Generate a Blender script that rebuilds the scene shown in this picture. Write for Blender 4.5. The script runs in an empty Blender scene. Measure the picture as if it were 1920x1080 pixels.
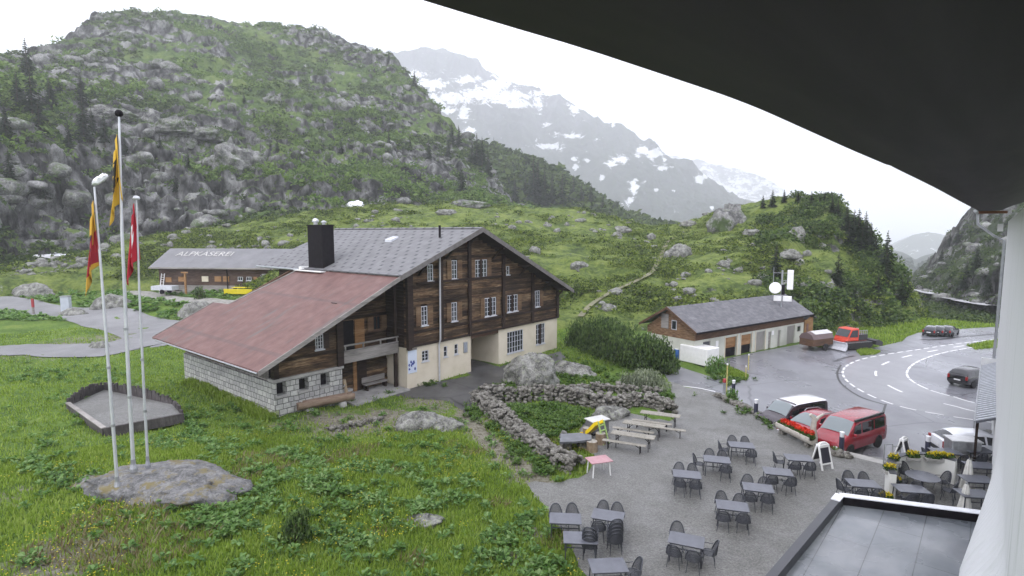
import bpy, bmesh, math, random
import numpy as np
from mathutils import Vector, Matrix
from mathutils.bvhtree import BVHTree
R = math.radians
sc = bpy.context.scene
COL = sc.collection
random.seed(7)
RNG = np.random.default_rng(11)

# ------------------------------------------------------------------ camera, sky, sun, exposure
CAM = np.array([0.0, 0.0, 11.5])
FPX = 1050.0
PITCH = math.atan(105 / FPX)
cd = bpy.data.cameras.new('camera')
cam = bpy.data.objects.new('camera', cd)
COL.objects.link(cam)
cam.location = CAM
cam.rotation_euler = (R(90) - PITCH, 0, 0)
cd.sensor_width = 36
cd.lens = 36 * FPX / 1920
cd.clip_start = 0.05
cd.clip_end = 12000
sc.camera = cam

SUN_EL, SUN_AZ = 52, 215          # soft light through the cloud, from behind the camera to the left
w = bpy.data.worlds.new('World')
sc.world = w
w.use_nodes = True
nt = w.node_tree
nt.nodes.clear()
wo = nt.nodes.new('ShaderNodeOutputWorld')
bg = nt.nodes.new('ShaderNodeBackground')
sky = nt.nodes.new('ShaderNodeTexSky')
sky.sky_type = 'NISHITA'
sky.sun_disc = False
sky.sun_elevation = R(SUN_EL)
sky.sun_rotation = R(SUN_AZ)
tc = nt.nodes.new('ShaderNodeTexCoord')
mp = nt.nodes.new('ShaderNodeMapping')
mp.inputs['Scale'].default_value = (1.2, 1.2, 5)
ns = nt.nodes.new('ShaderNodeTexNoise')
ns.inputs['Scale'].default_value = 1.6
ns.inputs['Detail'].default_value = 5
cr = nt.nodes.new('ShaderNodeValToRGB')
cr.color_ramp.elements[0].position = .3
cr.color_ramp.elements[0].color = (8.6, 8.6, 9.8, 1)
cr.color_ramp.elements[1].position = .7
cr.color_ramp.elements[1].color = (10.15, 10.15, 11.3, 1)
mx = nt.nodes.new('ShaderNodeMix')
mx.data_type = 'RGBA'
mx.inputs[0].default_value = .93
L_ = nt.links.new
L_(tc.outputs['Generated'], mp.inputs['Vector'])
L_(mp.outputs[0], ns.inputs['Vector'])
L_(ns.outputs['Fac'], cr.inputs['Fac'])
L_(sky.outputs[0], mx.inputs[6])
L_(cr.outputs[0], mx.inputs[7])
L_(mx.outputs[2], bg.inputs['Color'])
bg.inputs['Strength'].default_value = .15
L_(bg.outputs[0], wo.inputs['Surface'])

sd = bpy.data.lights.new('sun', 'SUN')
sd.energy = .9
sd.angle = R(25)
sd.color = (1, .97, .93)
sun = bpy.data.objects.new('sun', sd)
COL.objects.link(sun)
_a, _e = R(SUN_AZ), R(SUN_EL)
sun.rotation_euler = Vector((-math.sin(_a) * math.cos(_e), -math.cos(_a) * math.cos(_e), -math.sin(_e))).to_track_quat('-Z', 'Y').to_euler()

vs = sc.view_settings
vs.view_transform = 'Standard'
vs.look = 'None'
vs.exposure = .62
vs.gamma = 1
vs.use_curve_mapping = False
sc.cycles.use_denoising = True
sc.cycles.volume_bounces = 4
sc.cycles.max_bounces = 6
sc.cycles.diffuse_bounces = 3
sc.cycles.transparent_max_bounces = 6

# ------------------------------------------------------------------ geometry helpers
_c, _s = math.cos(PITCH), math.sin(PITCH)
def ray(px, py):
    dx, dz = (px - 960) / FPX, -(py - 540) / FPX
    return np.array([dx, _c + dz * _s, -_s + dz * _c])
def at(px, py, z=0.0):
    """the point of the level plane z that the survey pixel looks at"""
    r = ray(px, py); t = (z - CAM[2]) / r[2]
    return CAM + r * t
def atr(px, py, rr):
    """the point at horizontal range rr"""
    r = ray(px, py)
    return CAM + r * (rr / math.hypot(r[0], r[1]))

_h = np.array([[127.1, 311.7, 74.7], [269.5, 183.3, 246.1], [113.5, 271.9, 124.6]])
def _hash(i):
    x = (i[..., 0].astype(np.int64) * 73856093) ^ (i[..., 1].astype(np.int64) * 19349663) ^ (i[..., 2].astype(np.int64) * 83492791)
    x = (x ^ (x >> 13)) * 1274126177 & 0x7fffffff
    x = (x ^ (x >> 15)) * 668265263 & 0x7fffffff
    return ((x >> 7) & 0xffff) / 65535.0
def vnoise(p):
    i = np.floor(p).astype(np.int64); f = p - i
    u = f * f * f * (f * (f * 6 - 15) + 10)
    r = 0
    for dx in (0, 1):
        for dy in (0, 1):
            for dz in (0, 1):
                wgt = (u[..., 0] if dx else 1 - u[..., 0]) * (u[..., 1] if dy else 1 - u[..., 1]) * (u[..., 2] if dz else 1 - u[..., 2])
                r = r + wgt * _hash(i + np.array([dx, dy, dz]))
    return r * 2 - 1
def fbm(p, o=5, g=.5):
    a, t, n = 1.0, 0, 0
    for k in range(o):
        t = t + a * vnoise(p * 2 ** k + 17.3 * k); n += a; a *= g
    return t / n
def ridged(p, o=4):
    a, t, n = 1.0, 0, 0
    for k in range(o):
        t = t + a * (1 - 2 * np.abs(vnoise(p * 2 ** k + 9.1 * k))); n += a; a *= .5
    return t / n
def worley(p):
    i = np.floor(p).astype(np.int64); f = p - i
    d = np.full(p.shape[:-1], 9.0); cid = np.zeros(p.shape[:-1])
    for dx in (-1, 0, 1):
        for dy in (-1, 0, 1):
            for dz in (-1, 0, 1):
                o = np.array([dx, dy, dz]); j = i + o
                h = _hash(j)
                c = o + np.stack([h, _hash(j + 101), _hash(j + 211)], -1) - f
                dd = np.sqrt((c * c).sum(-1))
                m = dd < d
                d = np.where(m, dd, d); cid = np.where(m, h, cid)
    return d, cid
def sstep(a, b, x):
    t = np.clip((x - a) / (b - a), 0, 1)
    return t * t * (3 - 2 * t)

def mesh_np(name, V, F, smooth=False, attrs=None):
    V = np.asarray(V, np.float32); F = np.asarray(F, np.int32)
    k = F.shape[1]
    me = bpy.data.meshes.new(name)
    me.vertices.add(len(V)); me.vertices.foreach_set('co', V.ravel())
    me.loops.add(F.size); me.loops.foreach_set('vertex_index', F.ravel())
    me.polygons.add(len(F))
    me.polygons.foreach_set('loop_start', np.arange(0, F.size, k, dtype=np.int32))
    if smooth:
        me.polygons.foreach_set('use_smooth', np.ones(len(F), bool))
    for n, a in (attrs or {}).items():
        t = me.attributes.new(n, 'FLOAT', 'POINT'); t.data.foreach_set('value', np.asarray(a, np.float32))
    me.update(calc_edges=True)
    return me
def link(name, me, m=None, parent=None):
    o = bpy.data.objects.new(name, me)
    COL.objects.link(o)
    if m is not None:
        for q in (m if isinstance(m, (list, tuple)) else [m]):
            me.materials.append(q)
    if parent is not None:
        o.parent = parent
    return o
def tag(o, label=None, cat=None, group=None, kind=None):
    if label: o['label'] = label
    if cat: o['category'] = cat
    if group: o['group'] = group
    if kind: o['kind'] = kind
    return o
def thing(name, label, cat, loc=(0, 0, 0), rz=0, group=None):
    o = bpy.data.objects.new(name, None)
    COL.objects.link(o)
    o.empty_display_size = .3
    o.location = Vector([float(q) for q in loc]); o.rotation_euler = (0, 0, rz)
    return tag(o, label, cat, group)
def copy_tree(o, loc=None, rz=None, label=None, parent=None, scale=None):
    c = o.copy(); COL.objects.link(c)
    if parent is not None: c.parent = parent
    if loc is not None: c.location = Vector([float(q) for q in loc])
    if rz is not None: c.rotation_euler = (0, 0, rz)
    if scale is not None: c.scale = (scale[0], scale[0], scale[1]) if isinstance(scale, tuple) else (scale,) * 3
    if label: c['label'] = label
    for ch in [q for q in COL.objects if q.parent == o]:
        copy_tree(ch, parent=c)
    return c

class MB:
    def __init__(s): s.v = []; s.f = []
    def add(s, vs, fs):
        n = len(s.v)
        s.v += [tuple(float(x) for x in q) for q in vs]
        s.f += [tuple(n + i for i in f) for f in fs]
        return s
    def box(s, x0, x1, y0, y1, z0, z1):
        return s.add([(x0, y0, z0), (x1, y0, z0), (x1, y1, z0), (x0, y1, z0), (x0, y0, z1), (x1, y0, z1), (x1, y1, z1), (x0, y1, z1)],
                     [(0, 3, 2, 1), (4, 5, 6, 7), (0, 1, 5, 4), (1, 2, 6, 5), (2, 3, 7, 6), (3, 0, 4, 7)])
    def obox(s, c, size, rot=(0, 0, 0)):
        from mathutils import Euler
        m = Euler(rot).to_matrix(); h = Vector(size) / 2; c = Vector([float(q) for q in c])
        vs = [c + m @ Vector((sx * h.x, sy * h.y, sz * h.z)) for sz in (-1, 1) for sx, sy in ((-1, -1), (1, -1), (1, 1), (-1, 1))]
        return s.add(vs, [(0, 3, 2, 1), (4, 5, 6, 7), (0, 1, 5, 4), (1, 2, 6, 5), (2, 3, 7, 6), (3, 0, 4, 7)])
    def bar(s, a, b, wd, ht=None, up=(0, 0, 1)):
        a, b = Vector([float(q) for q in a]), Vector([float(q) for q in b]); d = (b - a).normalized(); ht = ht or wd
        u = Vector(up)
        if abs(d.dot(u)) > .97: u = Vector((1, 0, 0))
        x = d.cross(u).normalized() * wd / 2; y = x.cross(d).normalized() * ht / 2
        vs = [p + q for p in (a, b) for q in (-x - y, x - y, x + y, -x + y)]
        return s.add(vs, [(0, 1, 2, 3), (7, 6, 5, 4), (0, 4, 5, 1), (1, 5, 6, 2), (2, 6, 7, 3), (3, 7, 4, 0)])
    def tube(s, pts, r, n=8, caps=True):
        pts = [Vector([float(q) for q in p]) for p in pts]; rs = r if isinstance(r, (list, tuple)) else [r] * len(pts)
        vs = []; k = len(pts)
        px = None
        for i, p in enumerate(pts):
            d = (pts[min(i + 1, k - 1)] - pts[max(i - 1, 0)]).normalized()
            if px is None:
                u = Vector((0, 0, 1)) if abs(d.z) < .95 else Vector((1, 0, 0))
                px = d.cross(u).normalized()
            x = (px - d * px.dot(d)).normalized(); px = x; y = d.cross(x)
            for j in range(n):
                a = 2 * math.pi * j / n
                vs.append(p + (x * math.cos(a) + y * math.sin(a)) * rs[i])
        fs = [(i * n + j, i * n + (j + 1) % n, (i + 1) * n + (j + 1) % n, (i + 1) * n + j) for i in range(k - 1) for j in range(n)]
        if caps: fs += [tuple(range(n))[::-1], tuple((k - 1) * n + j for j in range(n))]
        return s.add(vs, fs)
    def lathe(s, prof, n=16, c=(0, 0, 0)):
        vs = [(c[0] + r * math.cos(2 * math.pi * j / n), c[1] + r * math.sin(2 * math.pi * j / n), c[2] + z) for r, z in prof for j in range(n)]
        k = len(prof)
        fs = [(i * n + j, i * n + (j + 1) % n, (i + 1) * n + (j + 1) % n, (i + 1) * n + j) for i in range(k - 1) for j in range(n)]
        fs += [tuple(range(n))[::-1], tuple((k - 1) * n + j for j in range(n))]
        return s.add(vs, fs)
    def prism(s, poly, ax, a0, a1):
        def P(q, a): return {'x': (a, q[0], q[1]), 'y': (q[0], a, q[1]), 'z': (q[0], q[1], a)}[ax]
        n = len(poly)
        vs = [P(q, a0) for q in poly] + [P(q, a1) for q in poly]
        return s.add(vs, [tuple(range(n))[::-1], tuple(range(n, 2 * n))] + [(i, (i + 1) % n, n + (i + 1) % n, n + i) for i in range(n)])
    def wallh(s, ax, a0, a1, x0, x1, z0, z1, holes):
        """a wall slab with rectangular holes (x0,x1,z0,z1), built of butted blocks"""
        xs = sorted({x0, x1, *[q for h in holes for q in h[:2] if x0 < q < x1]})
        zs = sorted({z0, z1, *[q for h in holes for q in h[2:] if z0 < q < z1]})
        for i in range(len(xs) - 1):
            run = None
            for j in range(len(zs) - 1):
                cx, cz = (xs[i] + xs[i + 1]) / 2, (zs[j] + zs[j + 1]) / 2
                if any(h[0] < cx < h[1] and h[2] < cz < h[3] for h in holes): continue
                if ax == 'y': s.box(xs[i], xs[i + 1], a0, a1, zs[j], zs[j + 1])
                else: s.box(a0, a1, xs[i], xs[i + 1], zs[j], zs[j + 1])
        return s
    def mesh(s, name, smooth=None, bevel=0):
        me = bpy.data.meshes.new(name)
        me.from_pydata(s.v, [], s.f)
        bm = bmesh.new(); bm.from_mesh(me)
        if bevel: bmesh.ops.bevel(bm, geom=list(bm.edges), offset=bevel, segments=1, affect='EDGES')
        bmesh.ops.recalc_face_normals(bm, faces=bm.faces)
        if smooth is not None:
            for f in bm.faces: f.smooth = True
            for e in bm.edges:
                if len(e.link_faces) == 2 and e.calc_face_angle(0) > R(smooth): e.smooth = False
        bm.to_mesh(me); bm.free()
        return me
    def build(s, name, m, parent=None, smooth=None, bevel=0):
        return link(name, s.mesh(name, smooth, bevel), m, parent)

# ------------------------------------------------------------------ materials
def newmat(name):
    m = bpy.data.materials.new(name); m.use_nodes = True
    n = m.node_tree; b = n.nodes['Principled BSDF']
    return m, n, b
def nd(n, t, **kw):
    q = n.nodes.new(t)
    for k, v in kw.items():
        if k in q.inputs.keys(): q.inputs[k].default_value = v
        else: setattr(q, k, v)
    return q
def ramp(n, cols, lo=.3, hi=.7):
    q = n.nodes.new('ShaderNodeValToRGB'); e = q.color_ramp.elements
    k = len(cols)
    while len(e) < k: e.new(.5)
    for i, c in enumerate(cols):
        e[i].position = lo + (hi - lo) * i / max(k - 1, 1); e[i].color = (*c, 1)
    return q
def coords(n, kind='Object', scale=(1, 1, 1), rot=(0, 0, 0)):
    t = n.nodes.new('ShaderNodeTexCoord'); p = n.nodes.new('ShaderNodeMapping')
    p.inputs['Scale'].default_value = scale; p.inputs['Rotation'].default_value = rot
    n.links.new(t.outputs[kind], p.inputs['Vector'])
    return p.outputs[0]
def mixc(n, f, a, b, mode='MIX'):
    q = n.nodes.new('ShaderNodeMix'); q.data_type = 'RGBA'; q.blend_type = mode
    for i, v in ((0, f), (6, a), (7, b)):
        if hasattr(v, 'is_output'): n.links.new(v, q.inputs[i])
        elif i == 0: q.inputs[i].default_value = v
        else: q.inputs[i].default_value = (*v, 1)
    return q.outputs[2]
def math_(n, op, a, b=0.0, c=None):
    q = n.nodes.new('ShaderNodeMath'); q.operation = op
    for i, v in enumerate((a, b) if c is None else (a, b, c)):
        if hasattr(v, 'is_output'): n.links.new(v, q.inputs[i])
        else: q.inputs[i].default_value = v
    return q.outputs[0]
def noise(n, vec, scale, detail=5, rough=.55, dist=0):
    q = nd(n, 'ShaderNodeTexNoise', Scale=scale, Detail=detail, Roughness=rough, Distortion=dist)
    n.links.new(vec, q.inputs['Vector'])
    return q.outputs['Fac']
def bump_(n, b, h, strength=.3, dist=.05):
    q = nd(n, 'ShaderNodeBump', Strength=strength, Distance=dist)
    n.links.new(h, q.inputs['Height']); n.links.new(q.outputs[0], b.inputs['Normal'])
def M(name, cols, scale=3, rough=.7, bump=0, bdist=.03, stretch=(1, 1, 1), metal=0, lo=.32, hi=.68, detail=6, spec=.5, fine=0):
    m, n, b = newmat(name)
    if not isinstance(cols[0], (list, tuple)): cols = [tuple(x * .88 for x in cols), tuple(min(1, x * 1.1) for x in cols)]
    v = coords(n, 'Object', stretch)
    f = noise(n, v, scale, detail)
    r = ramp(n, cols, lo, hi); n.links.new(f, r.inputs['Fac'])
    c = r.outputs[0]
    if fine:
        g = ramp(n, [(1 - fine,) * 3, (1 + fine,) * 3], .35, .65); n.links.new(noise(n, v, scale * 14, 3), g.inputs['Fac'])
        c = mixc(n, 1.0, c, g.outputs[0], 'MULTIPLY')
    n.links.new(c, b.inputs['Base Color'])
    b.inputs['Roughness'].default_value = rough; b.inputs['Metallic'].default_value = metal
    b.inputs['Specular IOR Level'].default_value = spec
    if bump: bump_(n, b, noise(n, v, scale * 3, 4), bump, bdist)
    return m
def glass_mat(name, col=(.02, .025, .03), rough=.08):
    m, n, b = newmat(name)
    b.inputs['Base Color'].default_value = (*col, 1); b.inputs['Roughness'].default_value = rough
    b.inputs['Specular IOR Level'].default_value = .8
    return m
def attr(n, name):
    q = n.nodes.new('ShaderNodeAttribute'); q.attribute_name = name
    return q.outputs['Fac']
# ------------------------------------------------------------------ ground and terrain
def hillmat(name, veg, rock, vs_, rs, snowcol=None, crack=1.0, vbump=.6):
    m, n, b = newmat(name)
    v = coords(n)
    n1, n2 = noise(n, v, vs_, 6, .6), noise(n, v, vs_ * 6, 5, .65)
    f = math_(n, 'ADD', math_(n, 'MULTIPLY', n1, .55), math_(n, 'MULTIPLY', n2, .45))
    rv = ramp(n, veg, .36, .64); n.links.new(f, rv.inputs['Fac'])
    vz = coords(n, 'Object', (1, 1, .45))
    n3 = noise(n, vz, rs, 10, .76, .35)
    n4 = noise(n, v, rs * .22, 4)
    fr = math_(n, 'ADD', math_(n, 'MULTIPLY', n3, .7), math_(n, 'MULTIPLY', n4, .3))
    rr = ramp(n, rock, .38, .6); n.links.new(fr, rr.inputs['Fac'])
    cv = nd(n, 'ShaderNodeTexVoronoi', Scale=rs * .42, feature='DISTANCE_TO_EDGE'); n.links.new(mixc(n, .12 / rs, vz, nd(n, 'ShaderNodeTexNoise', Scale=rs * .8, Detail=4.0).outputs['Color'], 'ADD'), cv.inputs['Vector'])
    ck = ramp(n, [(.22,) * 3, (1,) * 3], .02, .20); n.links.new(cv.outputs['Distance'], ck.inputs['Fac'])
    rcol = mixc(n, 1, rr.outputs[0], ck.outputs[0], 'MULTIPLY')
    mask = math_(n, 'ADD', attr(n, 'rock'), math_(n, 'MULTIPLY', math_(n, 'SUBTRACT', noise(n, v, rs * .7, 7, .7), .5), 1.5))
    mr = ramp(n, [(0, 0, 0), (1, 1, 1)], .46, .56); n.links.new(mask, mr.inputs['Fac'])
    c = mixc(n, mr.outputs[0], rv.outputs[0], rcol)
    if snowcol:
        sm = math_(n, 'ADD', attr(n, 'snow'), math_(n, 'MULTIPLY', math_(n, 'SUBTRACT', noise(n, coords(n, 'Object', (1, 1, 1.3)), rs * .9, 9, .78, .6), .5), 4.6))
        sr = ramp(n, [(0, 0, 0), (1, 1, 1)], .48, .53); n.links.new(sm, sr.inputs['Fac'])
        c = mixc(n, sr.outputs[0], c, snowcol)
    n.links.new(c, b.inputs['Base Color'])
    b.inputs['Roughness'].default_value = .85
    b.inputs['Specular IOR Level'].default_value = .25
    h = math_(n, 'ADD', n3, math_(n, 'MULTIPLY', n2, vbump))
    bump_(n, b, h, .9 * crack, 1.2 / rs ** .7)
    return m

GREENS = [(.03, .056, .018), (.068, .118, .03), (.125, .19, .048), (.18, .235, .068)]
ROCKS = [(.016, .016, .017), (.13, .13, .13), (.29, .29, .288), (.44, .44, .43)]

class Terrain:
    def __init__(s, V, F):
        s.V = V; s.F = F; s.bvh = BVHTree.FromPolygons([tuple(q) for q in V.tolist()], F.tolist())
    def hit(s, px, py):
        r = Vector(ray(px, py)).normalized()
        q = s.bvh.ray_cast(Vector(CAM), r)
        return None if q[0] is None else np.array(q[0])
    def down(s, x, y):
        q = s.bvh.ray_cast(Vector((x, y, 900)), Vector((0, 0, -1)))
        return None if q[0] is None else q[0].z
    def hit_slide(s, px, py):
        for k in range(0, 80, 4):
            h = s.hit(px, py + k)
            if h is not None: return h
        return None

def hill(name, cols, nu, nv, mat, disp, rockf, seed=0, snowf=None, back=((1.05, .93), (1.2, .6), (1.5, .0)), skirt=4):
    """terrain sheet: columns of (survey pixel, range) controls give its real profile; disp(P) adds relief"""
    pxs = np.linspace(cols[0][0], cols[-1][0], nu)
    K = len(cols[0][1])
    ctl = np.zeros((nu, K, 3))
    cp = [c[0] for c in cols]
    for k in range(K):
        py = np.interp(pxs, cp, [c[1][k][0] for c in cols]); rr = np.interp(pxs, cp, [c[1][k][1] for c in cols])
        for i in range(nu): ctl[i, k] = atr(pxs[i], py[i], rr[i])
    pre = ctl[:, :1].copy(); d = pre[..., :2] / np.linalg.norm(pre[..., :2], axis=-1, keepdims=True)
    pre[..., :2] -= d * skirt; pre[..., 2] -= skirt * .9
    post = []
    for f, zf in back:
        q = ctl[:, -1:].copy(); q[..., :2] *= f; q[..., 2] = np.minimum(q[..., 2], q[..., 2] * zf) - 2; post.append(q)
    A = np.concatenate([pre, ctl] + post, 1)
    # catmull-rom along each column
    n = A.shape[1]
    wts = [.4] + [1.0] * (K - 1) + [.35] * len(back)
    seg = np.repeat(np.arange(n - 1), np.maximum(2, (np.array(wts) / sum(wts) * nv).astype(int)))
    T = np.concatenate([np.linspace(0, 1, c, endpoint=False) for c in np.bincount(seg)])
    seg = np.append(seg, n - 2); T = np.append(T, 1.0)
    p0, p1, p2, p3 = (A[:, np.clip(seg + o, 0, n - 1)] for o in (-1, 0, 1, 2))
    t = T[None, :, None]
    P = p1 + .5 * t * (p2 - p0 + t * (2 * p0 - 5 * p1 + 4 * p2 - p3 + t * (3 * (p1 - p2) + p3 - p0)))
    P = .5 * P + .5 * (p1 + t * (p2 - p1))
    rad = P[..., :2] / np.linalg.norm(P[..., :2], axis=-1, keepdims=True)
    dv = np.concatenate([-rad * .75, np.full(P.shape[:2] + (1,), .66)], -1)
    sv = np.broadcast_to((seg + T - 1)[None, :], P.shape[:2])
    P = P + dv * disp(P, sv)[..., None]
    du = np.gradient(P, axis=0); dw = np.gradient(P, axis=1)
    N = np.cross(du, dw); N /= np.linalg.norm(N, axis=-1, keepdims=True) + 1e-9
    N[N[..., 2] < 0] *= -1
    rock = rockf(P, N, sv)
    nvv = P.shape[1]
    idx = np.arange(nu * nvv).reshape(nu, nvv)
    F = np.stack([idx[:-1, :-1], idx[1:, :-1], idx[1:, 1:], idx[:-1, 1:]], -1).reshape(-1, 4)
    at_ = {'rock': rock.ravel()}
    if snowf is not None: at_['snow'] = snowf(P, N).ravel()
    o = link(name, mesh_np(name, P.reshape(-1, 3), F, True, at_), mat)
    tag(o, kind='structure')
    T_ = Terrain(P.reshape(-1, 3), F); T_.rock = rock.ravel(); T_.N = N.reshape(-1, 3); T_.sv = sv.ravel()
    return T_

# --- heights of the near ground
HP = [(310, 905, 1.5), (200, 905, 1.4), (430, 905, 1.1), (60, 930, 1.5), (100, 1000, 1.5), (400, 1050, 1.2), (700, 1000, .5), (900, 1000, .15), (0, 1075, 1.6),
      (900, 850, 0), (600, 850, .15), (240, 800, .4), (100, 800, .6), (-100, 850, 1.2), (120, 700, .1), (300, 700, -.1), (500, 790, .1), (700, 770, 0), (0, 640, .5),
      (250, 610, .7), (50, 590, .9), (200, 545, 2.2), (330, 560, 2.2), (420, 548, 2.6), (50, 520, 2.8), (50, 490, 3.4), (250, 500, 3.2), (450, 500, 3.2), (-200, 560, 2.5), (-300, 700, 1.5),
      (1000, 900, 0), (1100, 1060, 0), (1300, 900, 0), (1400, 1060, 0), (1600, 920, 0), (1000, 700, 0), (850, 740, 0), (1150, 680, -.2), (1050, 640, -.1), (1100, 620, .3),
      (1300, 700, -.6), (1450, 680, -.6), (1600, 650, -.6), (1700, 700, -.6), (1800, 760, -.6), (1850, 650, -.6), (1700, 625, -.6), (1560, 640, -.5), (1950, 640, -.6), (2100, 700, -.6)]
_hp = np.array([[*at(a, b, z)[:2], z] for a, b, z in HP] + [[0, 8, .2], [-12, 6, 1.2], [14, 5, 0], [-70, 30, 4], [80, 20, -.6], [0, -40, 0], [60, -40, -.6], [-60, -40, 3]])
def gz0(x, y):
    x, y = np.asarray(x, float), np.asarray(y, float)
    d2 = (x[..., None] - _hp[:, 0]) ** 2 + (y[..., None] - _hp[:, 1]) ** 2 + 3.0
    wt = d2 ** -1.6
    return (wt * _hp[:, 2]).sum(-1) / wt.sum(-1)
def inpoly(x, y, poly):
    poly = np.asarray(poly)[:, :2]; r = np.zeros(np.shape(x), bool)
    j = len(poly) - 1
    for i in range(len(poly)):
        xi, yi = poly[i]; xj, yj = poly[j]
        c = ((yi > y) != (yj > y)) & (x < (xj - xi) * (y - yi) / (yj - yi + 1e-12) + xi)
        r ^= c; j = i
    return r
def segdist(x, y, poly, closed=True):
    d = np.full(np.shape(x), 1e9); n = len(poly)
    for i in range(n if closed else n - 1):
        a, b = np.asarray(poly[i])[:2], np.asarray(poly[(i + 1) % n])[:2]
        ab = b - a; t = np.clip(((x - a[0]) * ab[0] + (y - a[1]) * ab[1]) / (ab @ ab + 1e-9), 0, 1)
        d = np.minimum(d, np.hypot(x - a[0] - t * ab[0], y - a[1] - t * ab[1]))
    return d
def wig(pts, amp=.12, step=.5, seed=1):
    """a hand-laid edge: resample a polygon and let it wander a little"""
    out = []; rg = np.random.default_rng(seed); n = len(pts)
    for i in range(n):
        a, b = np.asarray(pts[i], float)[:2], np.asarray(pts[(i + 1) % n], float)[:2]
        k = max(1, int(np.linalg.norm(b - a) / step))
        for j in range(k):
            p = a + (b - a) * j / k + rg.normal(0, amp, 2) * (1 if j else .3); out.append(p)
    return out
PASS = [np.array([-7.68, 40.14]) + u * np.array([math.sin(R(39.5)), math.cos(R(39.5))]) + 3.15 * np.array([-math.cos(R(39.5)), math.sin(R(39.5))]) for u in (6.9, 10.1)]
def PXP(lst, z): return [at(a, b, z)[:2] if a != -1 else PASS[b] for a, b in lst]

TERR = PXP([(985, 905), (1000, 925), (1035, 968), (1072, 1030), (1098, 1100), (1112, 1250), (1500, 1400), (2300, 1300), (2050, 900), (1925, 812), (1850, 806), (1796, 850), (1700, 850), (1668, 862), (1575, 846), (1548, 838),
            (1500, 812), (1440, 782), (1400, 757), (1340, 736), (1278, 724), (1258, 716), (1262, 745), (1272, 775), (1255, 790), (1180, 775), (1120, 770), (1090, 800), (1080, 835), (1115, 855), (1100, 888), (1050, 905)], 0)
FORE = PXP([(735, 742), (762, 727), (822, 716), (884, 703), (-1, 0), (-1, 1), (938, 688), (1005, 672), (1050, 659), (1062, 672), (1000, 700), (955, 702), (948, 720), (915, 738), (893, 752), (885, 780), (868, 770), (840, 752), (790, 748)], 0)
PATH = PXP([(884, 760), (900, 790), (925, 820), (955, 850), (1000, 880), (1035, 900), (1010, 925), (985, 900), (950, 870), (915, 845), (880, 815), (855, 785), (862, 765)], 0)
ASPH = PXP([(1062, 652), (1060, 640), (1110, 640), (1180, 660), (1262, 684), (1330, 706), (1352, 690), (1345, 676), (1420, 660), (1509, 644), (1535, 652), (1590, 652), (1640, 652), (1692, 640), (1700, 632), (1722, 624), (1800, 617), (1900, 611), (2050, 602), (2300, 620), (2500, 800), (2200, 900),
            (1926, 815), (1860, 816), (1800, 862), (1700, 862), (1668, 874), (1575, 858), (1545, 850), (1500, 824), (1440, 794), (1400, 768), (1340, 745), (1280, 731), (1254, 718), (1246, 700), (1200, 682), (1150, 668)], -.6)

_naz = np.concatenate([np.linspace(-180, -62, 24, endpoint=False), np.linspace(-62, 62, 520), np.linspace(62, 180, 25)[1:]])
_nr = np.concatenate([np.linspace(1.5, 9, 10, endpoint=False), np.geomspace(9, 110, 300, endpoint=False), np.geomspace(110, 7000, 34)])
A_, R_ = np.meshgrid(np.radians(_naz), _nr, indexing='ij')
GX, GY = R_ * np.sin(A_), R_ * np.cos(A_)
GZ = gz0(GX, GY)
_p = np.stack([GX, GY, np.zeros_like(GX)], -1)
bumps = fbm(_p * .35, 3) * .22 + fbm(_p * 1.3 + 7, 2) * .07
FLAT = [(TERR, 0.0), (FORE, 0.0), (ASPH, -.6)]
near = np.ones_like(GX)
hard = np.zeros_like(GX)
for poly, z in FLAT:
    ins = inpoly(GX, GY, poly); d = segdist(GX, GY, poly)
    sd_ = np.where(ins, -d, d)
    k = 1 - sstep(.0, 1.6 if z == 0 else .9, sd_)
    GZ = GZ * (1 - k) + z * k; near *= 1 - sstep(1.8, 0, sd_)
    hard = np.maximum(hard, sstep(-.05, -.35, sd_))
pi_ = inpoly(GX, GY, PATH); pd_ = segdist(GX, GY, PATH)
dirt = sstep(.9, -.5, np.where(pi_, -pd_, pd_)) * .95
for px, py, z, rr, amt in [(640, 800, 0, 3.2, .8), (720, 785, 0, 2.5, .8), (600, 790, 0, 2.0, .7), (820, 765, 0, 2.2, .6), (150, 640, .5, 6, .5), (350, 920, 1.4, 2.5, .5), (150, 900, 1.4, 1.5, .5), (180, 520, 2.6, 12, .35),
                           (20, 515, 2.8, 12, .4), (60, 1060, 1.5, 1.6, .6), (160, 1030, 1.5, 1.2, .5), (1000, 1000, .1, .7, .6), (920, 1010, .1, .5, .7), (960, 1050, .1, .6, .6), (1060, 725, 0, 2, .4), (800, 752, 0, 2.6, .7), (880, 790, 0, 2.0, .75), (940, 862, 0, 1.3, .7), (980, 895, 0, 1.2, .7), (700, 805, 0, 2.2, .75), (560, 805, .1, 1.8, .6), (530, 800, .1, 1.2, .6), (110, 1045, 1.5, 2.2, .75), (220, 1030, 1.4, 1.3, .6), (20, 930, 1.5, 1.5, .5), (90, 655, .5, 7, .6), (220, 630, .7, 5, .6)]:
    q = at(px, py, z); dirt = np.maximum(dirt, amt * np.exp(-((GX - q[0]) ** 2 + (GY - q[1]) ** 2) / rr ** 2))
near *= 1 - sstep(70, 140, R_)
GZ = GZ + bumps * near - hard * .06 - np.clip(R_ - 150, 0, 620) * .17 - np.clip(R_ - 96, 0, 90) * .27 * sstep(33, 37, np.degrees(A_)) * sstep(70, 60, np.degrees(A_))
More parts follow.
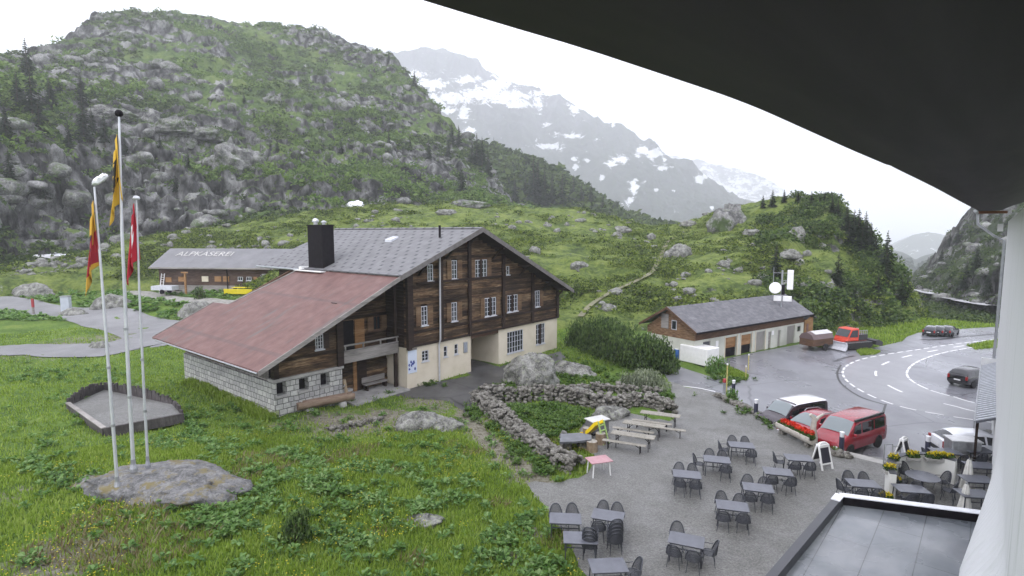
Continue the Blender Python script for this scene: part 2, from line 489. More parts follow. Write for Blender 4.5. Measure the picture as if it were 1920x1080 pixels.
def gz(x, y):
    """ground height (grid lookup)"""
    x, y = np.asarray(x, float), np.asarray(y, float)
    a = np.degrees(np.arctan2(x, y)); r = np.hypot(x, y)
    fi = np.interp(a, _naz, np.arange(len(_naz))); fj = np.interp(r, _nr, np.arange(len(_nr)))
    i = np.clip(fi.astype(int), 0, len(_naz) - 2); j = np.clip(fj.astype(int), 0, len(_nr) - 2); u, v = fi - i, fj - j
    return (GZ[i, j] * (1 - u) + GZ[i + 1, j] * u) * (1 - v) + (GZ[i, j + 1] * (1 - u) + GZ[i + 1, j + 1] * u) * v
_ny = len(_nr)
_ix = np.arange(GX.size).reshape(GX.shape)
GF = np.stack([_ix[:-1, :-1], _ix[1:, :-1], _ix[1:, 1:], _ix[:-1, 1:]], -1).reshape(-1, 4)[:, ::-1]

mg, n, b = newmat('meadow')
v = coords(n)
f = math_(n, 'ADD', math_(n, 'MULTIPLY', noise(n, v, .45, 5), .5), math_(n, 'MULTIPLY', noise(n, v, 4.5, 6, .7), .5))
rg_ = ramp(n, [(.040, .078, .014), (.072, .128, .02), (.105, .17, .03), (.15, .20, .045)], .36, .64); n.links.new(f, rg_.inputs['Fac'])
rd_ = ramp(n, [(.06, .055, .035), (.13, .12, .085), (.22, .21, .17), (.10, .10, .05)], .33, .68); n.links.new(noise(n, v, 5, 8, .75), rd_.inputs['Fac'])
dm = math_(n, 'ADD', attr(n, 'dirt'), math_(n, 'MULTIPLY', math_(n, 'SUBTRACT', noise(n, v, 2.2, 7, .7), .5), 1.3))
dr_ = ramp(n, [(0, 0, 0), (1, 1, 1)], .4, .62); n.links.new(dm, dr_.inputs['Fac'])
n.links.new(mixc(n, dr_.outputs[0], rg_.outputs[0], rd_.outputs[0]), b.inputs['Base Color'])
b.inputs['Roughness'].default_value = .9; b.inputs['Specular IOR Level'].default_value = .2
bump_(n, b, noise(n, v, 9, 6, .7), .8, .12)
ground = link('ground', mesh_np('ground', np.stack([GX, GY, GZ], -1).reshape(-1, 3), GF, True, {'dirt': dirt.ravel()}), mg)
tag(ground, kind='structure')

# --- paved and gravelled sheets
def gravel_mat(name, cols, puddle=0.0, big=.35):
    m, n, b = newmat(name); v = coords(n)
    f = math_(n, 'ADD', math_(n, 'MULTIPLY', noise(n, v, 16, 5, .8), .8), math_(n, 'MULTIPLY', noise(n, v, big, 5), .2))
    r = ramp(n, cols, .4, .62); n.links.new(f, r.inputs['Fac'])
    vo = nd(n, 'ShaderNodeTexVoronoi', Scale=16.0); n.links.new(v, vo.inputs['Vector'])
    g = ramp(n, [(.82,) * 3, (1.18,) * 3], .2, .8); n.links.new(vo.outputs['Color'], g.inputs['Fac'])
    n.links.new(mixc(n, 1, r.outputs[0], g.outputs[0], 'MULTIPLY'), b.inputs['Base Color'])
    rr = ramp(n, [(.42,) * 3, (.8,) * 3], .42, .58); n.links.new(noise(n, v, .5, 4), rr.inputs['Fac'])
    n.links.new(rr.outputs[0], b.inputs['Roughness'])
    bump_(n, b, vo.outputs['Distance'], .6, .03)
    return m
def asphalt_mat(name, c0, c1, r0, r1, crack=True):
    m, n, b = newmat(name); v = coords(n)
    f = math_(n, 'ADD', math_(n, 'MULTIPLY', noise(n, v, .35, 6, .6), .6), math_(n, 'MULTIPLY', noise(n, v, 30, 3, .8), .4))
    r = ramp(n, [c0, c1], .4, .6); n.links.new(f, r.inputs['Fac'])
    c = r.outputs[0]
    if crack:
        vo = nd(n, 'ShaderNodeTexVoronoi', Scale=.16, feature='DISTANCE_TO_EDGE'); 
        wv = nd(n, 'ShaderNodeTexNoise', Scale=.6, Detail=4.0); n.links.new(v, wv.inputs['Vector'])
        n.links.new(mixc(n, .25, v, wv.outputs['Color']), vo.inputs['Vector'])
        k = ramp(n, [(.45,) * 3, (1,) * 3], .002, .006); n.links.new(vo.outputs['Distance'], k.inputs['Fac'])
        c = mixc(n, 1, c, k.outputs[0], 'MULTIPLY')
    n.links.new(c, b.inputs['Base Color'])
    rr = ramp(n, [(r0,) * 3, (r1,) * 3], .38, .62); n.links.new(noise(n, coords(n, 'Object', (1, .6, 1)), .22, 5, .6), rr.inputs['Fac'])
    n.links.new(rr.outputs[0], b.inputs['Roughness'])
    bump_(n, b, noise(n, v, 60, 3), .12, .01)
    return m
def sheet(name, poly, z, m, kind='structure'):
    from mathutils.geometry import delaunay_2d_cdt
    k = len(poly)
    r = delaunay_2d_cdt([Vector((float(p[0]), float(p[1]))) for p in poly], [(i, (i + 1) % k) for i in range(k)], [], 0, 1e-5)
    P = np.array([[q.x, q.y, z] for q in r[0]]); F = np.array(r[2])
    c = P[F].mean(1); F = F[inpoly(c[:, 0], c[:, 1], poly)]
    a = P[F]; fl = np.cross(a[:, 1] - a[:, 0], a[:, 2] - a[:, 0])[:, 2] < 0
    F[fl] = F[fl][:, ::-1]
    me = mesh_np(name, P, F)
    return tag(link(name, me, m), kind=kind)
def strip(name, pts, wd, zoff, m, zf=None, kind='structure', build=True):
    """ribbon of width wd along points; rides at zf(x,y)+zoff (or on the points' own z)"""
    P = np.array([list(p)[:3] if len(p) > 2 else [*p, 0] for p in pts], float)
    d = np.gradient(P[:, :2], axis=0); d /= np.linalg.norm(d, axis=1, keepdims=True) + 1e-9
    nn = np.stack([-d[:, 1], d[:, 0]], 1)
    wd = np.broadcast_to(np.asarray(wd, float), (len(P),))
    rows = []
    for t in (-.5, -.25, 0, .25, .5):
        q = P.copy(); q[:, :2] += nn * (wd * t)[:, None]
        q[:, 2] = (zf(q[:, 0], q[:, 1]) if zf else q[:, 2]) + zoff
        rows.append(q)
    V = np.stack(rows, 1); k = len(P)
    ix = np.arange(k * 5).reshape(k, 5)
    F = np.stack([ix[:-1, :-1], ix[:-1, 1:], ix[1:, 1:], ix[1:, :-1]], -1).reshape(-1, 4)[:, ::-1]
    return tag(link(name, mesh_np(name, V.reshape(-1, 3), F, True), m), kind=kind)
def resample(P, step):
    P = np.array([np.asarray(p, float) for p in P])
    # smooth with catmull-rom then walk
    Q = []
    n = len(P)
    for i in range(n - 1):
        p0, p1, p2, p3 = P[max(i - 1, 0)], P[i], P[i + 1], P[min(i + 2, n - 1)]
        for t in np.linspace(0, 1, 24, endpoint=False):
            Q.append(p1 + .5 * t * (p2 - p0 + t * (2 * p0 - 5 * p1 + 4 * p2 - p3 + t * (3 * (p1 - p2) + p3 - p0))))
    Q.append(P[-1]); Q = np.array(Q)
    L = np.append(0, np.cumsum(np.linalg.norm(np.diff(Q, axis=0), axis=1)))
    s = np.arange(0, L[-1], step)
    return np.stack([np.interp(s, L, Q[:, k]) for k in range(Q.shape[1])], 1)

M_gravel = gravel_mat('gravel', [(.10, .10, .095), (.13, .13, .123), (.155, .155, .147), (.20, .20, .19)])
M_fore = asphalt_mat('old_asphalt', (.045, .045, .046), (.085, .085, .083), .4, .8)
M_asph = asphalt_mat('wet_asphalt', (.15, .152, .168), (.20, .203, .222), .2, .4)
M_road = asphalt_mat('road_asphalt', (.215, .216, .23), (.25, .251, .265), .28, .45, False)
M_paint = M('road_paint', (.72, .72, .72), 8, .5)
M_conc = M('concrete', [(.24, .235, .22), (.33, .325, .31), (.40, .39, .37)], 1.2, .75, .2)
sheet('gravel_terrace', wig(TERR, .1, .5, 3), .012, M_gravel)
sheet('forecourt', wig(FORE, .08, .5, 4), .016, M_fore)
sheet('car_park', ASPH, -.585, M_asph)
OUT = [(2150, 602), (1990, 621), (1888, 634), (1800, 644), (1720, 656), (1660, 665), (1615, 674), (1588, 686), (1580, 700), (1592, 718), (1632, 742), (1690, 763), (1765, 778), (1835, 789), (1990, 812), (2200, 850)]
INN = [(2200, 615), (1990, 632), (1885, 643), (1815, 653), (1760, 664), (1718, 680), (1701, 697), (1708, 713), (1742, 731), (1790, 745), (1835, 757), (1990, 785), (2200, 815)]
MID = [(2180, 608), (1990, 627), (1886, 638), (1810, 648), (1745, 659), (1690, 671), (1655, 684), (1642, 698), (1650, 713), (1690, 735), (1740, 750), (1790, 762), (1835, 773), (1990, 800)]
def RP(l): return resample([at(a, b, -.6)[:2] for a, b in l], .4)
_o, _i = RP(OUT), RP(INN)
sheet('road', list(_o[::3]) + list(_i[::-3]), -.581, M_road)
def dashes(name, line, wd, on, off, z, skip=lambda k, p: False):
    P = resample(line, .25); mb = MB(); k = 0; i = 0; no, nf = max(1, int(on / .25)), int(off / .25)
    while i + 1 < len(P):
        j = min(i + no, len(P) - 1)
        seg = P[i:j + 1]
        if len(seg) > 1 and not skip(k, seg[0]):
            d = np.gradient(seg, axis=0); d /= np.linalg.norm(d, axis=1, keepdims=True); q = np.stack([-d[:, 1], d[:, 0]], 1) * wd / 2
            for a in range(len(seg) - 1):
                mb.add([(*(seg[a] + q[a]), z), (*(seg[a] - q[a]), z), (*(seg[a + 1] - q[a + 1]), z), (*(seg[a + 1] + q[a + 1]), z)], [(0, 1, 2, 3)])
        i = j + nf; k += 1
    return tag(mb.build(name, M_paint), kind='structure')
dashes('edge_marking', [at(a, b, -.6)[:2] for a, b in OUT], .16, 1.0, .6, -.577, lambda k, p: False)
dashes('edge_marking', [at(a, b, -.6)[:2] for a, b in INN], .16, 1.6, .35, -.577)
dashes('centre_marking', [at(a, b, -.6)[:2] for a, b in MID], .18, 2.2, 3.0, -.577)
dashes('edge_marking', PXP([(1276, 724), (1310, 728), (1342, 735)], -.6), .14, 3.4, .1, -.578)
dashes('edge_marking', PXP([(1592, 846), (1612, 838), (1626, 832)], -.6), .12, 9, .1, -.578)
M_seam = M('tar_seam', (.02, .02, .022), 5, .4)
def seam(name, l, wd=.22):
    P = resample([np.append(at(a, b, -.6)[:2], -.579) for a, b in l], .4)
    return strip(name, P, wd, 0, M_seam)
seam('tar_seam', [(1577, 684), (1570, 700), (1578, 720), (1612, 744), (1655, 758), (1661, 760)], .16)
seam('tar_seam', [(1661, 758), (1656, 775), (1655, 792)], .14)
seam('tar_seam', [(1565, 678), (1585, 671), (1606, 667)], .3)
# far-left lane, yard and cheese-dairy track
def LP(l): return resample([at(a, b, z)[:2] for a, b, z in l], .6)
M_lane = asphalt_mat('grey_lane', (.15, .15, .155), (.20, .20, .205), .45, .7, False)
strip('lane', LP([(-260, 560, 1.2), (-80, 568, 1.1), (60, 580, .95), (150, 592, .85), (230, 605, .75), (300, 618, .65), (360, 640, .5)]), np.interp(np.linspace(0, 1, len(LP([(-260, 560, 1.2), (-80, 568, 1.1), (60, 580, .95), (150, 592, .85), (230, 605, .75), (300, 618, .65), (360, 640, .5)]))), [0, .5, .8, 1], [4.6, 5.2, 7.5, 10]), .05, M_lane, gz)
strip('lane', LP([(-200, 665, .5), (0, 661, .4), (100, 661, .35), (180, 658, .3), (250, 646, .35), (315, 630, .5)]), 5.0, .07, M_lane, gz)
strip('farm_track', LP([(-300, 508, 3.0), (0, 508, 3.0), (120, 514, 2.9), (220, 528, 2.9), (300, 548, 2.9), (420, 556, 2.9), (520, 556, 3.0)]), 3.4, .06, M('track_gravel', [(.16, .16, .13), (.24, .235, .215), (.30, .29, .27)], 2, .9), gz)

# ------------------------------------------------------------------ hills
def LEDGE(P, step=17.0):
    wv = fbm(P * .022 + 11, 4) * 1.5 + fbm(P * .09 + 5, 3) * .35
    ph = (P[..., 2] / step + wv) % 1.0
    amt = sstep(-.25, .35, fbm(P * .03 + 33, 4) + .1)
    return (sstep(0, .3, ph) - ph) * amt, np.exp(-((ph - .12) / .13) ** 2) * amt
def BLK(P, k=1.0):
    Q = P * k; wq = np.stack([fbm(Q * .12, 3), fbm(Q * .12 + 50, 3), fbm(Q * .12 + 90, 3)], -1) * 2.0
    d1, c1 = worley((Q + wq) * np.array([.17, .17, .10])); d2, c2 = worley((Q + wq * .5) * np.array([.45, .45, .28]) + 7)
    return ((c1 - .5) * 3.4 + (c2 - .5) * 1.5 - sstep(.45, .75, d1) * 1.6) / k
def disp_left(P, s):
    cl = np.exp(-((s - 1.6) / .9) ** 2)
    d, _ = worley(P * np.array([.10, .10, .07]))
    d2, _ = worley(P * .27 + 5)
    cracks = ridged(P * np.array([.11, .11, .02]), 3)
    led = LEDGE(P)
    up = np.clip((s - 2.0) / 1.0, 0, 1)
    return led[0] * (4.2 * up + 1.5) + fbm(P * .018, 5) * 9 + fbm(P * .07, 4) * 2.5 + (.5 - d) * 5.0 * (.35 + cl) + (.45 - d2) * 1.8 + cracks * 1.6 * cl + ridged(P * .16 + 3, 3) * .7 + BLK(P) * (.35 + .9 * cl)
def rock_left(P, N, s):
    cl = np.exp(-((s - 1.6) / .75) ** 2)
    return .27 + (.76 - N[..., 2]) * .9 + cl * .22 + fbm(P * .025 + 40, 5) * .75 + LEDGE(P)[1] * .42 * np.clip((s - 1.6) / .8, 0, 1)
LEFT = [(-420, [(505, 110), (470, 130), (260, 160), (190, 190), (140, 230), (110, 280)]),
        (-100, [(505, 118), (480, 140), (240, 172), (180, 205), (140, 255), (118, 300)]),
        (0, [(505, 122), (487, 146), (250, 180), (185, 220), (148, 270), (122, 315)]),
        (45, [(505, 124), (483, 147), (262, 184), (192, 226), (140, 290), (112, 325)]),
        (95, [(505, 126), (480, 148), (275, 186), (200, 230), (124, 300), (80, 345)]),
        (170, [(500, 130), (470, 152), (290, 190), (208, 238), (112, 315), (40, 372)]),
        (320, [(480, 136), (445, 158), (300, 196), (213, 248), (110, 325), (24, 392)]),
        (440, [(468, 142), (420, 164), (292, 204), (210, 256), (118, 332), (48, 392)]),
        (600, [(452, 148), (398, 170), (312, 214), (230, 262), (140, 330), (64, 382)]),
        (690, [(440, 152), (390, 176), (318, 219), (248, 263), (168, 318), (94, 366)]),
        (735, [(430, 156), (387, 182), (325, 222), (262, 263), (190, 308), (107, 348)]),
        (785, [(425, 160), (385, 190), (335, 226), (285, 260), (222, 298), (160, 332)]),
        (835, [(420, 164), (385, 195), (345, 226), (308, 252), (268, 280), (235, 308)]),
        (875, [(418, 167), (388, 198), (355, 226), (325, 248), (292, 270), (262, 290)]),
        (910, [(415, 170), (392, 201), (366, 226), (344, 246), (322, 262), (300, 280)]),
        (935, [(412, 173), (396, 203), (380, 226), (366, 242), (355, 256), (345, 270)]),
        (965, [(412, 176), (404, 205), (396, 224), (391, 238), (388, 250), (385, 262)]),
        (1040, [(414, 180), (410, 205), (408, 224), (407, 238), (406, 250), (405, 262)])]
M_hill = hillmat('rocky_hillside', GREENS, ROCKS, .06, .32)
T_left = hill('rocky_hill', LEFT, 560, 420, M_hill, disp_left, rock_left)

def disp_moor(P, s):
    r = np.hypot(P[..., 0], P[..., 1]); a = np.degrees(np.arctan2(P[..., 0], P[..., 1]))
    kn = sstep(20, 27, a)
    d, _ = worley(P * .16 + 3)
    e = sstep(0, .6, s)
    return e * (fbm(P * .03 + 2, 4) * 2.4 + fbm(P * .14, 4) * 1.1 + fbm(P * .5, 3) * .3 + (.5 - d) * (.6 + 2.4 * kn) + (.5 - worley(P * .42 + 9)[0]) * .7)
def rock_moor(P, N, s):
    a = np.degrees(np.arctan2(P[..., 0], P[..., 1])); kn = sstep(22, 30, a)
    return .10 + (.86 - N[..., 2]) * (.35 + .5 * kn) + fbm(P * .05 + 21, 4) * .42 + .5 * kn * np.exp(-((s - .9) / .8) ** 2) * sstep(-.1, .25, fbm(P * .09 + 4, 3)) + .22 * sstep(3.2, 4.6, s) * (1 - kn)
MOOR = [(-160, [(530, 112), (524, 116), (518, 120), (514, 124), (512, 128)]),
        (0, [(524, 113), (516, 118), (511, 122), (508, 126), (506, 130)]),
        (120, [(526, 112), (508, 118), (500, 123), (494, 127), (489, 132)]),
        (260, [(528, 108), (495, 116), (475, 122), (460, 128), (450, 134)]),
        (400, [(528, 101), (490, 108), (464, 116), (446, 124), (428, 134)]),
        (560, [(575, 70), (500, 85), (458, 100), (430, 116), (404, 135)]),
        (700, [(590, 68), (500, 82), (450, 100), (413, 120), (388, 142)]),
        (860, [(604, 64), (515, 78), (457, 95), (410, 116), (377, 142)]),
        (1000, [(610, 64), (525, 76), (462, 92), (416, 113), (387, 141)]),
        (1100, [(606, 66), (533, 76), (472, 92), (427, 111), (393, 138)]),
        (1200, [(611, 66), (543, 76), (487, 91), (447, 109), (420, 132)]),
        (1250, [(616, 67), (548, 77), (492, 91), (452, 109), (424, 130)]),
        (1310, [(618, 69), (546, 79), (488, 92), (445, 110), (408, 130)]),
        (1345, [(618, 70), (543, 80), (480, 93), (430, 111), (390, 130)]),
        (1400, [(616, 72), (536, 82), (472, 94), (422, 110), (386, 128)]),
        (1470, [(616, 74), (536, 84), (470, 95), (416, 108), (372, 124)]),
        (1560, [(622, 76), (545, 86), (474, 96), (418, 106), (373, 118)]),
        (1580, [(623, 78), (550, 88), (484, 97), (434, 106), (396, 116)]),
        (1610, [(625, 81), (562, 89), (502, 97), (456, 104), (420, 112)]),
        (1640, [(627, 84), (580, 91), (532, 97), (494, 103), (460, 110)]),
        (1670, [(628, 87), (596, 92), (560, 98), (532, 102), (508, 108)]),
        (1705, [(629, 90), (610, 94), (586, 98), (566, 102), (550, 106)]),
        (1735, [(634, 93), (630, 96), (622, 99), (616, 102), (612, 106)]),
        (1765, [(646, 94), (648, 97), (650, 100), (652, 103), (654, 106)]),
        (1810, [(700, 94), (700, 97), (700, 100), (700, 103), (700, 106)])]
M_moor = hillmat('moor_slope', [(.032, .055, .014), (.085, .128, .026), (.16, .21, .044), (.225, .265, .07)], ROCKS, .30, .7, crack=.8)
T_moor = hill('moorland_hill', MOOR, 560, 300, M_moor, disp_moor, rock_moor, back=((1.06, .8), (1.2, .3), (1.4, -.2)))

M_valley = hillmat('valley_slope', [(.012, .022, .012), (.022, .036, .018), (.035, .052, .024)], ROCKS, .03, .15)
M_rear = hillmat('rear_slope', GREENS[:3], ROCKS, .04, .2)
T_rear = hill('rear_ridge', [(820, [(400, 290), (350, 320), (300, 350), (270, 390)]), (900, [(400, 290), (350, 320), (305, 350), (268, 390)]), (960, [(405, 290), (360, 320), (315, 350), (280, 390)]), (1010, [(408, 290), (370, 320), (330, 350), (304, 390)]), (1060, [(410, 290), (382, 320), (352, 350), (332, 390)]),
                              (1110, [(415, 290), (398, 320), (378, 350), (364, 390)]), (1160, [(425, 290), (415, 320), (405, 350), (396, 390)]), (1230, [(440, 290), (434, 320), (428, 350), (422, 390)]), (1330, [(450, 290), (447, 320), (443, 350), (440, 390)])], 220, 120, M_rear,
              lambda P, s: fbm(P * .02, 5) * 8 + ridged(P * .05, 3) * 2, lambda P, N, s: .2 + (.75 - N[..., 2]) * .8 + fbm(P * .02, 3) * .3)

SNOW = [(800, 158, 58, 13), (850, 185, 70, 15), (905, 175, 60, 16), (945, 185, 55, 14), (960, 178, 45, 12), (825, 205, 40, 9), (870, 213, 14, 18), (880, 245, 16, 7), (975, 195, 35, 9), (1010, 190, 12, 22), (930, 160, 40, 10), (770, 140, 45, 9), (940, 145, 18, 22), (795, 190, 45, 9), (880, 150, 30, 9), (1015, 175, 25, 9),
        (1077, 206, 14, 10), (1026, 232, 11, 6), (1070, 255, 28, 6), (1028, 273, 32, 7), (1150, 235, 5, 8), (1120, 262, 8, 4), (1163, 300, 17, 11), (1190, 355, 10, 20), (1180, 375, 10, 12), (1225, 287, 22, 12), (1205, 280, 12, 10), (1145, 308, 18, 6), (1100, 300, 8, 5), (1240, 316, 12, 6), (1245, 300, 6, 8), (1312, 336, 10, 9), (1322, 330, 8, 7), (1080, 312, 7, 9), (1075, 298, 5, 5), (1195, 292, 8, 5), (1128, 333, 9, 6), (1262, 357, 6, 5), (1230, 356, 6, 5), (1335, 390, 6, 5)]
def snow_main(P, N):
    x, y, z = P[..., 0], P[..., 1], P[..., 2] - CAM[2]
    f = y * _c - z * _s; u = y * _s + z * _c
    px, py = 960 + FPX * x / f, 540 - FPX * u / f
    s = np.zeros_like(px)
    for a, b_, rx, ry in SNOW:
        s = np.maximum(s, np.exp(-(((px - a) / rx) ** 2 + ((py - b_) / ry) ** 2) * 1.1))
    return s * 1.12 - .16
def disp_mtn(P, s):
    a = np.degrees(np.arctan2(P[..., 0], P[..., 1]))
    g = np.stack([P[..., 0] * .009, P[..., 1] * .003, P[..., 2] * .003], -1)
    return ridged(g, 5) * 50 + fbm(P * .006 + 3, 6) * 34 + fbm(P * .025, 4) * 12 - 20
MTN = [(520, [(440, 1400), (300, 1700), (200, 1960), (130, 2240), (60, 2600)]), (690, [(440, 1400), (320, 1700), (220, 1960), (150, 2240), (88, 2600)]), (745, [(440, 1400), (320, 1700), (225, 1960), (155, 2240), (97, 2600)]), (800, [(440, 1400), (325, 1700), (235, 1960), (160, 2240), (95, 2600)]), (875, [(440, 1400), (330, 1700), (240, 1960), (168, 2240), (102, 2600)]),
       (920, [(440, 1400), (335, 1700), (250, 1960), (185, 2240), (138, 2580)]), (945, [(440, 1400), (340, 1700), (255, 1960), (195, 2240), (152, 2560)]), (1010, [(440, 1400), (345, 1700), (268, 1960), (210, 2220), (168, 2500)]), (1060, [(440, 1400), (350, 1700), (280, 1940), (226, 2180), (192, 2420)]),
       (1110, [(440, 1400), (355, 1680), (290, 1900), (240, 2120), (207, 2340)]), (1175, [(440, 1380), (365, 1640), (312, 1840), (272, 2040), (243, 2240)]), (1240, [(440, 1360), (378, 1600), (335, 1780), (300, 1960), (276, 2140)]), (1300, [(440, 1340), (390, 1560), (355, 1720), (330, 1880), (312, 2040)]),
       (1345, [(440, 1320), (400, 1520), (370, 1660), (348, 1800), (332, 1960)]), (1395, [(440, 1300), (415, 1480), (395, 1600), (380, 1720), (368, 1860)]), (1440, [(445, 1280), (425, 1440), (412, 1560), (402, 1660), (392, 1780)]), (1490, [(450, 1260), (440, 1400), (430, 1500), (424, 1600), (416, 1700)]), (1600, [(470, 1260), (465, 1380), (462, 1480), (460, 1560), (458, 1660)])]
M_mtn = hillmat('mountain_rock', [(.010, .015, .013), (.022, .028, .022), (.04, .046, .034)], [(.012, .012, .014), (.04, .04, .043), (.10, .10, .105)], .006, .025, (.85, .86, .88))
T_mtn = hill('snowy_mountain', MTN, 420, 260, M_mtn, disp_mtn, lambda P, N, s: .35 + (s - 2.2) * .12 + (.7 - N[..., 2]) * .5 + fbm(P * .005, 5) * .45, snowf=snow_main, skirt=150)
M_far = hillmat('far_mountain', [(.03, .036, .034), (.05, .058, .05)], [(.06, .06, .068), (.14, .14, .15)], .006, .02, (.85, .86, .88))
hill('far_snow_peak', [(1240, [(440, 3420), (380, 3600), (340, 3780), (290, 4050)]), (1330, [(440, 3420), (385, 3600), (345, 3780), (302, 4050)]), (1390, [(440, 3420), (395, 3600), (360, 3780), (318, 4050)]), (1440, [(440, 3420), (405, 3600), (375, 3780), (338, 4014)]), (1480, [(445, 3420), (415, 3600), (392, 3762), (366, 3960)]), (1530, [(450, 3420), (430, 3600), (415, 3744), (400, 3924)]), (1640, [(455, 3420), (445, 3600), (440, 3744), (436, 3924)])], 120, 80, M_far,
     lambda P, s: ridged(P * .006, 5) * 54 - 30, lambda P, N, s: .9 + 0 * s, snowf=lambda P, N: .42 + fbm(P * .007, 5) * .6, skirt=150)
hill('valley_peak', [(1560, [(530, 2700), (525, 2880), (520, 3150)]), (1640, [(520, 2700), (505, 2880), (492, 3150)]), (1680, [(520, 2700), (490, 2880), (460, 3150)]), (1712, [(520, 2700), (480, 2880), (440, 3150)]), (1740, [(520, 2700), (478, 2880), (436, 3150)]), (1770, [(520, 2700), (482, 2880), (444, 3150)]), (1810, [(520, 2700), (490, 2880), (462, 3150)]), (1900, [(520, 2700), (505, 2880), (490, 3150)])], 80, 60, M_far,
     lambda P, s: fbm(P * .004, 5) * 24, lambda P, N, s: .2 + 0 * s, snowf=lambda P, N: 0 * P[..., 0], skirt=150)
T_val = hill('valley_ridge', [(1600, [(590, 756), (520, 900), (470, 1080)]), (1665, [(590, 756), (530, 900), (480, 1080)]), (1690, [(590, 756), (535, 900), (488, 1080)]), (1715, [(590, 756), (545, 900), (508, 1080)]), (1735, [(590, 756), (540, 900), (496, 1080)]), (1765, [(590, 756), (530, 900), (486, 1080)]), (1810, [(590, 756), (530, 900), (482, 1080)]), (1900, [(590, 756), (520, 900), (470, 1080)])], 110, 70, M_valley,
     lambda P, s: fbm(P * .02, 5) * 11, lambda P, N, s: .15 + 0 * s, skirt=60)
def disp_cliff(P, s):
    d, _ = worley(P * .06 + 2)
    g = np.stack([P[..., 0] * .05, P[..., 1] * .05, P[..., 2] * .016], -1)
    e = sstep(1.9, 2.8, s)
    return e * ((.6 - d) * 7 + ridged(g, 4) * 3.0 + BLK(P, .7)) + fbm(P * .05, 4) * (1.2 + 3 * e)
CLIFF = [(1640, [(650, 96), (640, 120), (630, 175), (628, 186), (626, 200), (624, 220), (622, 240)]),
         (1690, [(634, 96), (618, 120), (600, 175), (594, 186), (588, 200), (584, 220), (580, 240)]),
         (1722, [(628, 97), (600, 120), (566, 178), (556, 188), (545, 205), (532, 235), (525, 255)]),
         (1742, [(626, 98), (602, 118), (572, 172), (560, 182), (538, 202), (515, 240), (498, 262)]),
         (1768, [(626, 98), (604, 116), (580, 164), (566, 174), (525, 198), (488, 240), (462, 270)]),
         (1790, [(625, 98), (606, 114), (586, 158), (570, 166), (515, 192), (470, 238), (440, 272)]),
         (1818, [(624, 98), (608, 112), (592, 150), (573, 158), (505, 186), (452, 232), (410, 272)]),
         (1848, [(623, 98), (610, 110), (598, 144), (576, 151), (495, 180), (430, 228), (370, 272)]),
         (1885, [(622, 98), (612, 108), (603, 138), (577, 145), (485, 174), (410, 222), (340, 270)]),
         (1960, [(621, 98), (616, 106), (613, 130), (578, 137), (470, 166), (370, 214), (290, 268)]),
         (2250, [(620, 96), (620, 104), (622, 122), (575, 128), (440, 155), (300, 200), (180, 260)])]
M_cliff = hillmat('cliff_slope', [(.025, .042, .018), (.048, .072, .028), (.075, .10, .04)], ROCKS, .08, .3)
T_cliff = hill('valley_cliff', CLIFF, 260, 260, M_cliff, disp_cliff, lambda P, N, s: .04 + .36 * sstep(1.95, 2.6, s) + .40 * np.exp(-((s - 2.7) / .5) ** 2) + (.7 - N[..., 2]) * .55 * sstep(1.9, 2.5, s) + fbm(P * .03, 4) * .4 * sstep(1.8, 2.6, s))
# ------------------------------------------------------------------ buildings
def wood_mat(name, cols, zf=7.0, uf=.5, rough=.8, plank=.22):
    m, n, b = newmat(name)
    v = coords(n, 'Object', (uf, uf, zf))
    f = noise(n, v, 2.2, 7, .65, .4)
    g = noise(n, coords(n, 'Object', (.35, .35, 1.4)), 1.1, 4)
    r = ramp(n, cols, .36, .64); n.links.new(math_(n, 'ADD', math_(n, 'MULTIPLY', f, .55), math_(n, 'MULTIPLY', g, .45)), r.inputs['Fac'])
    n.links.new(r.outputs[0], b.inputs['Base Color']); b.inputs['Roughness'].default_value = rough
    b.inputs['Specular IOR Level'].default_value = .3
    bump_(n, b, f, .5, .02)
    return m
def log_mat(name, cols):
    m = wood_mat(name, cols); n = m.node_tree; b = n.nodes['Principled BSDF']
    src = b.inputs['Base Color'].links[0].from_socket; g = n.nodes.new('ShaderNodeNewGeometry')
    r = ramp(n, [(.45, .42, .40), (.8, .78, .75), (1.25, 1.2, 1.1), (1.9, 1.8, 1.6)], .05, .95); n.links.new(g.outputs['Random Per Island'], r.inputs['Fac'])
    n.links.new(mixc(n, 1, src, r.outputs[0], 'MULTIPLY'), b.inputs['Base Color'])
    return m
M_log = log_mat('weathered_logs', [(.010, .006, .004), (.034, .020, .012), (.10, .066, .04), (.25, .19, .125)])
M_dark = wood_mat('dark_timber', [(.012, .007, .006), (.028, .017, .013), (.05, .032, .024)])
M_mid = wood_mat('brown_boards', [(.045, .024, .015), (.10, .055, .032), (.15, .09, .055)])
M_grey = wood_mat('grey_boards', [(.14, .13, .12), (.24, .225, .21), (.33, .31, .29)])
M_orange = wood_mat('larch_boards', [(.16, .075, .028), (.27, .145, .06), (.36, .22, .11)])
M_shut = wood_mat('shutter_wood', [(.07, .04, .025), (.15, .092, .05), (.24, .165, .095)])
M_plas = M('cream_plaster', [(.56, .50, .38), (.62, .56, .44), (.66, .60, .48)], .8, .9, .08, .01)
M_white = M('white_paint', [(.72, .72, .71), (.80, .80, .79)], 3, .5)
M_frame = M('window_paint', [(.46, .47, .50), (.58, .59, .62)], 5, .5)
M_glass = glass_mat('window_glass')
M_zinc = M('zinc', [(.30, .31, .33), (.42, .43, .45)], 3, .4, metal=.6)
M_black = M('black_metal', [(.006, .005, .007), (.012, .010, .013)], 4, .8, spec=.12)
M_steel = M('steel', [(.42, .43, .44), (.55, .56, .57)], 6, .35, metal=.8)

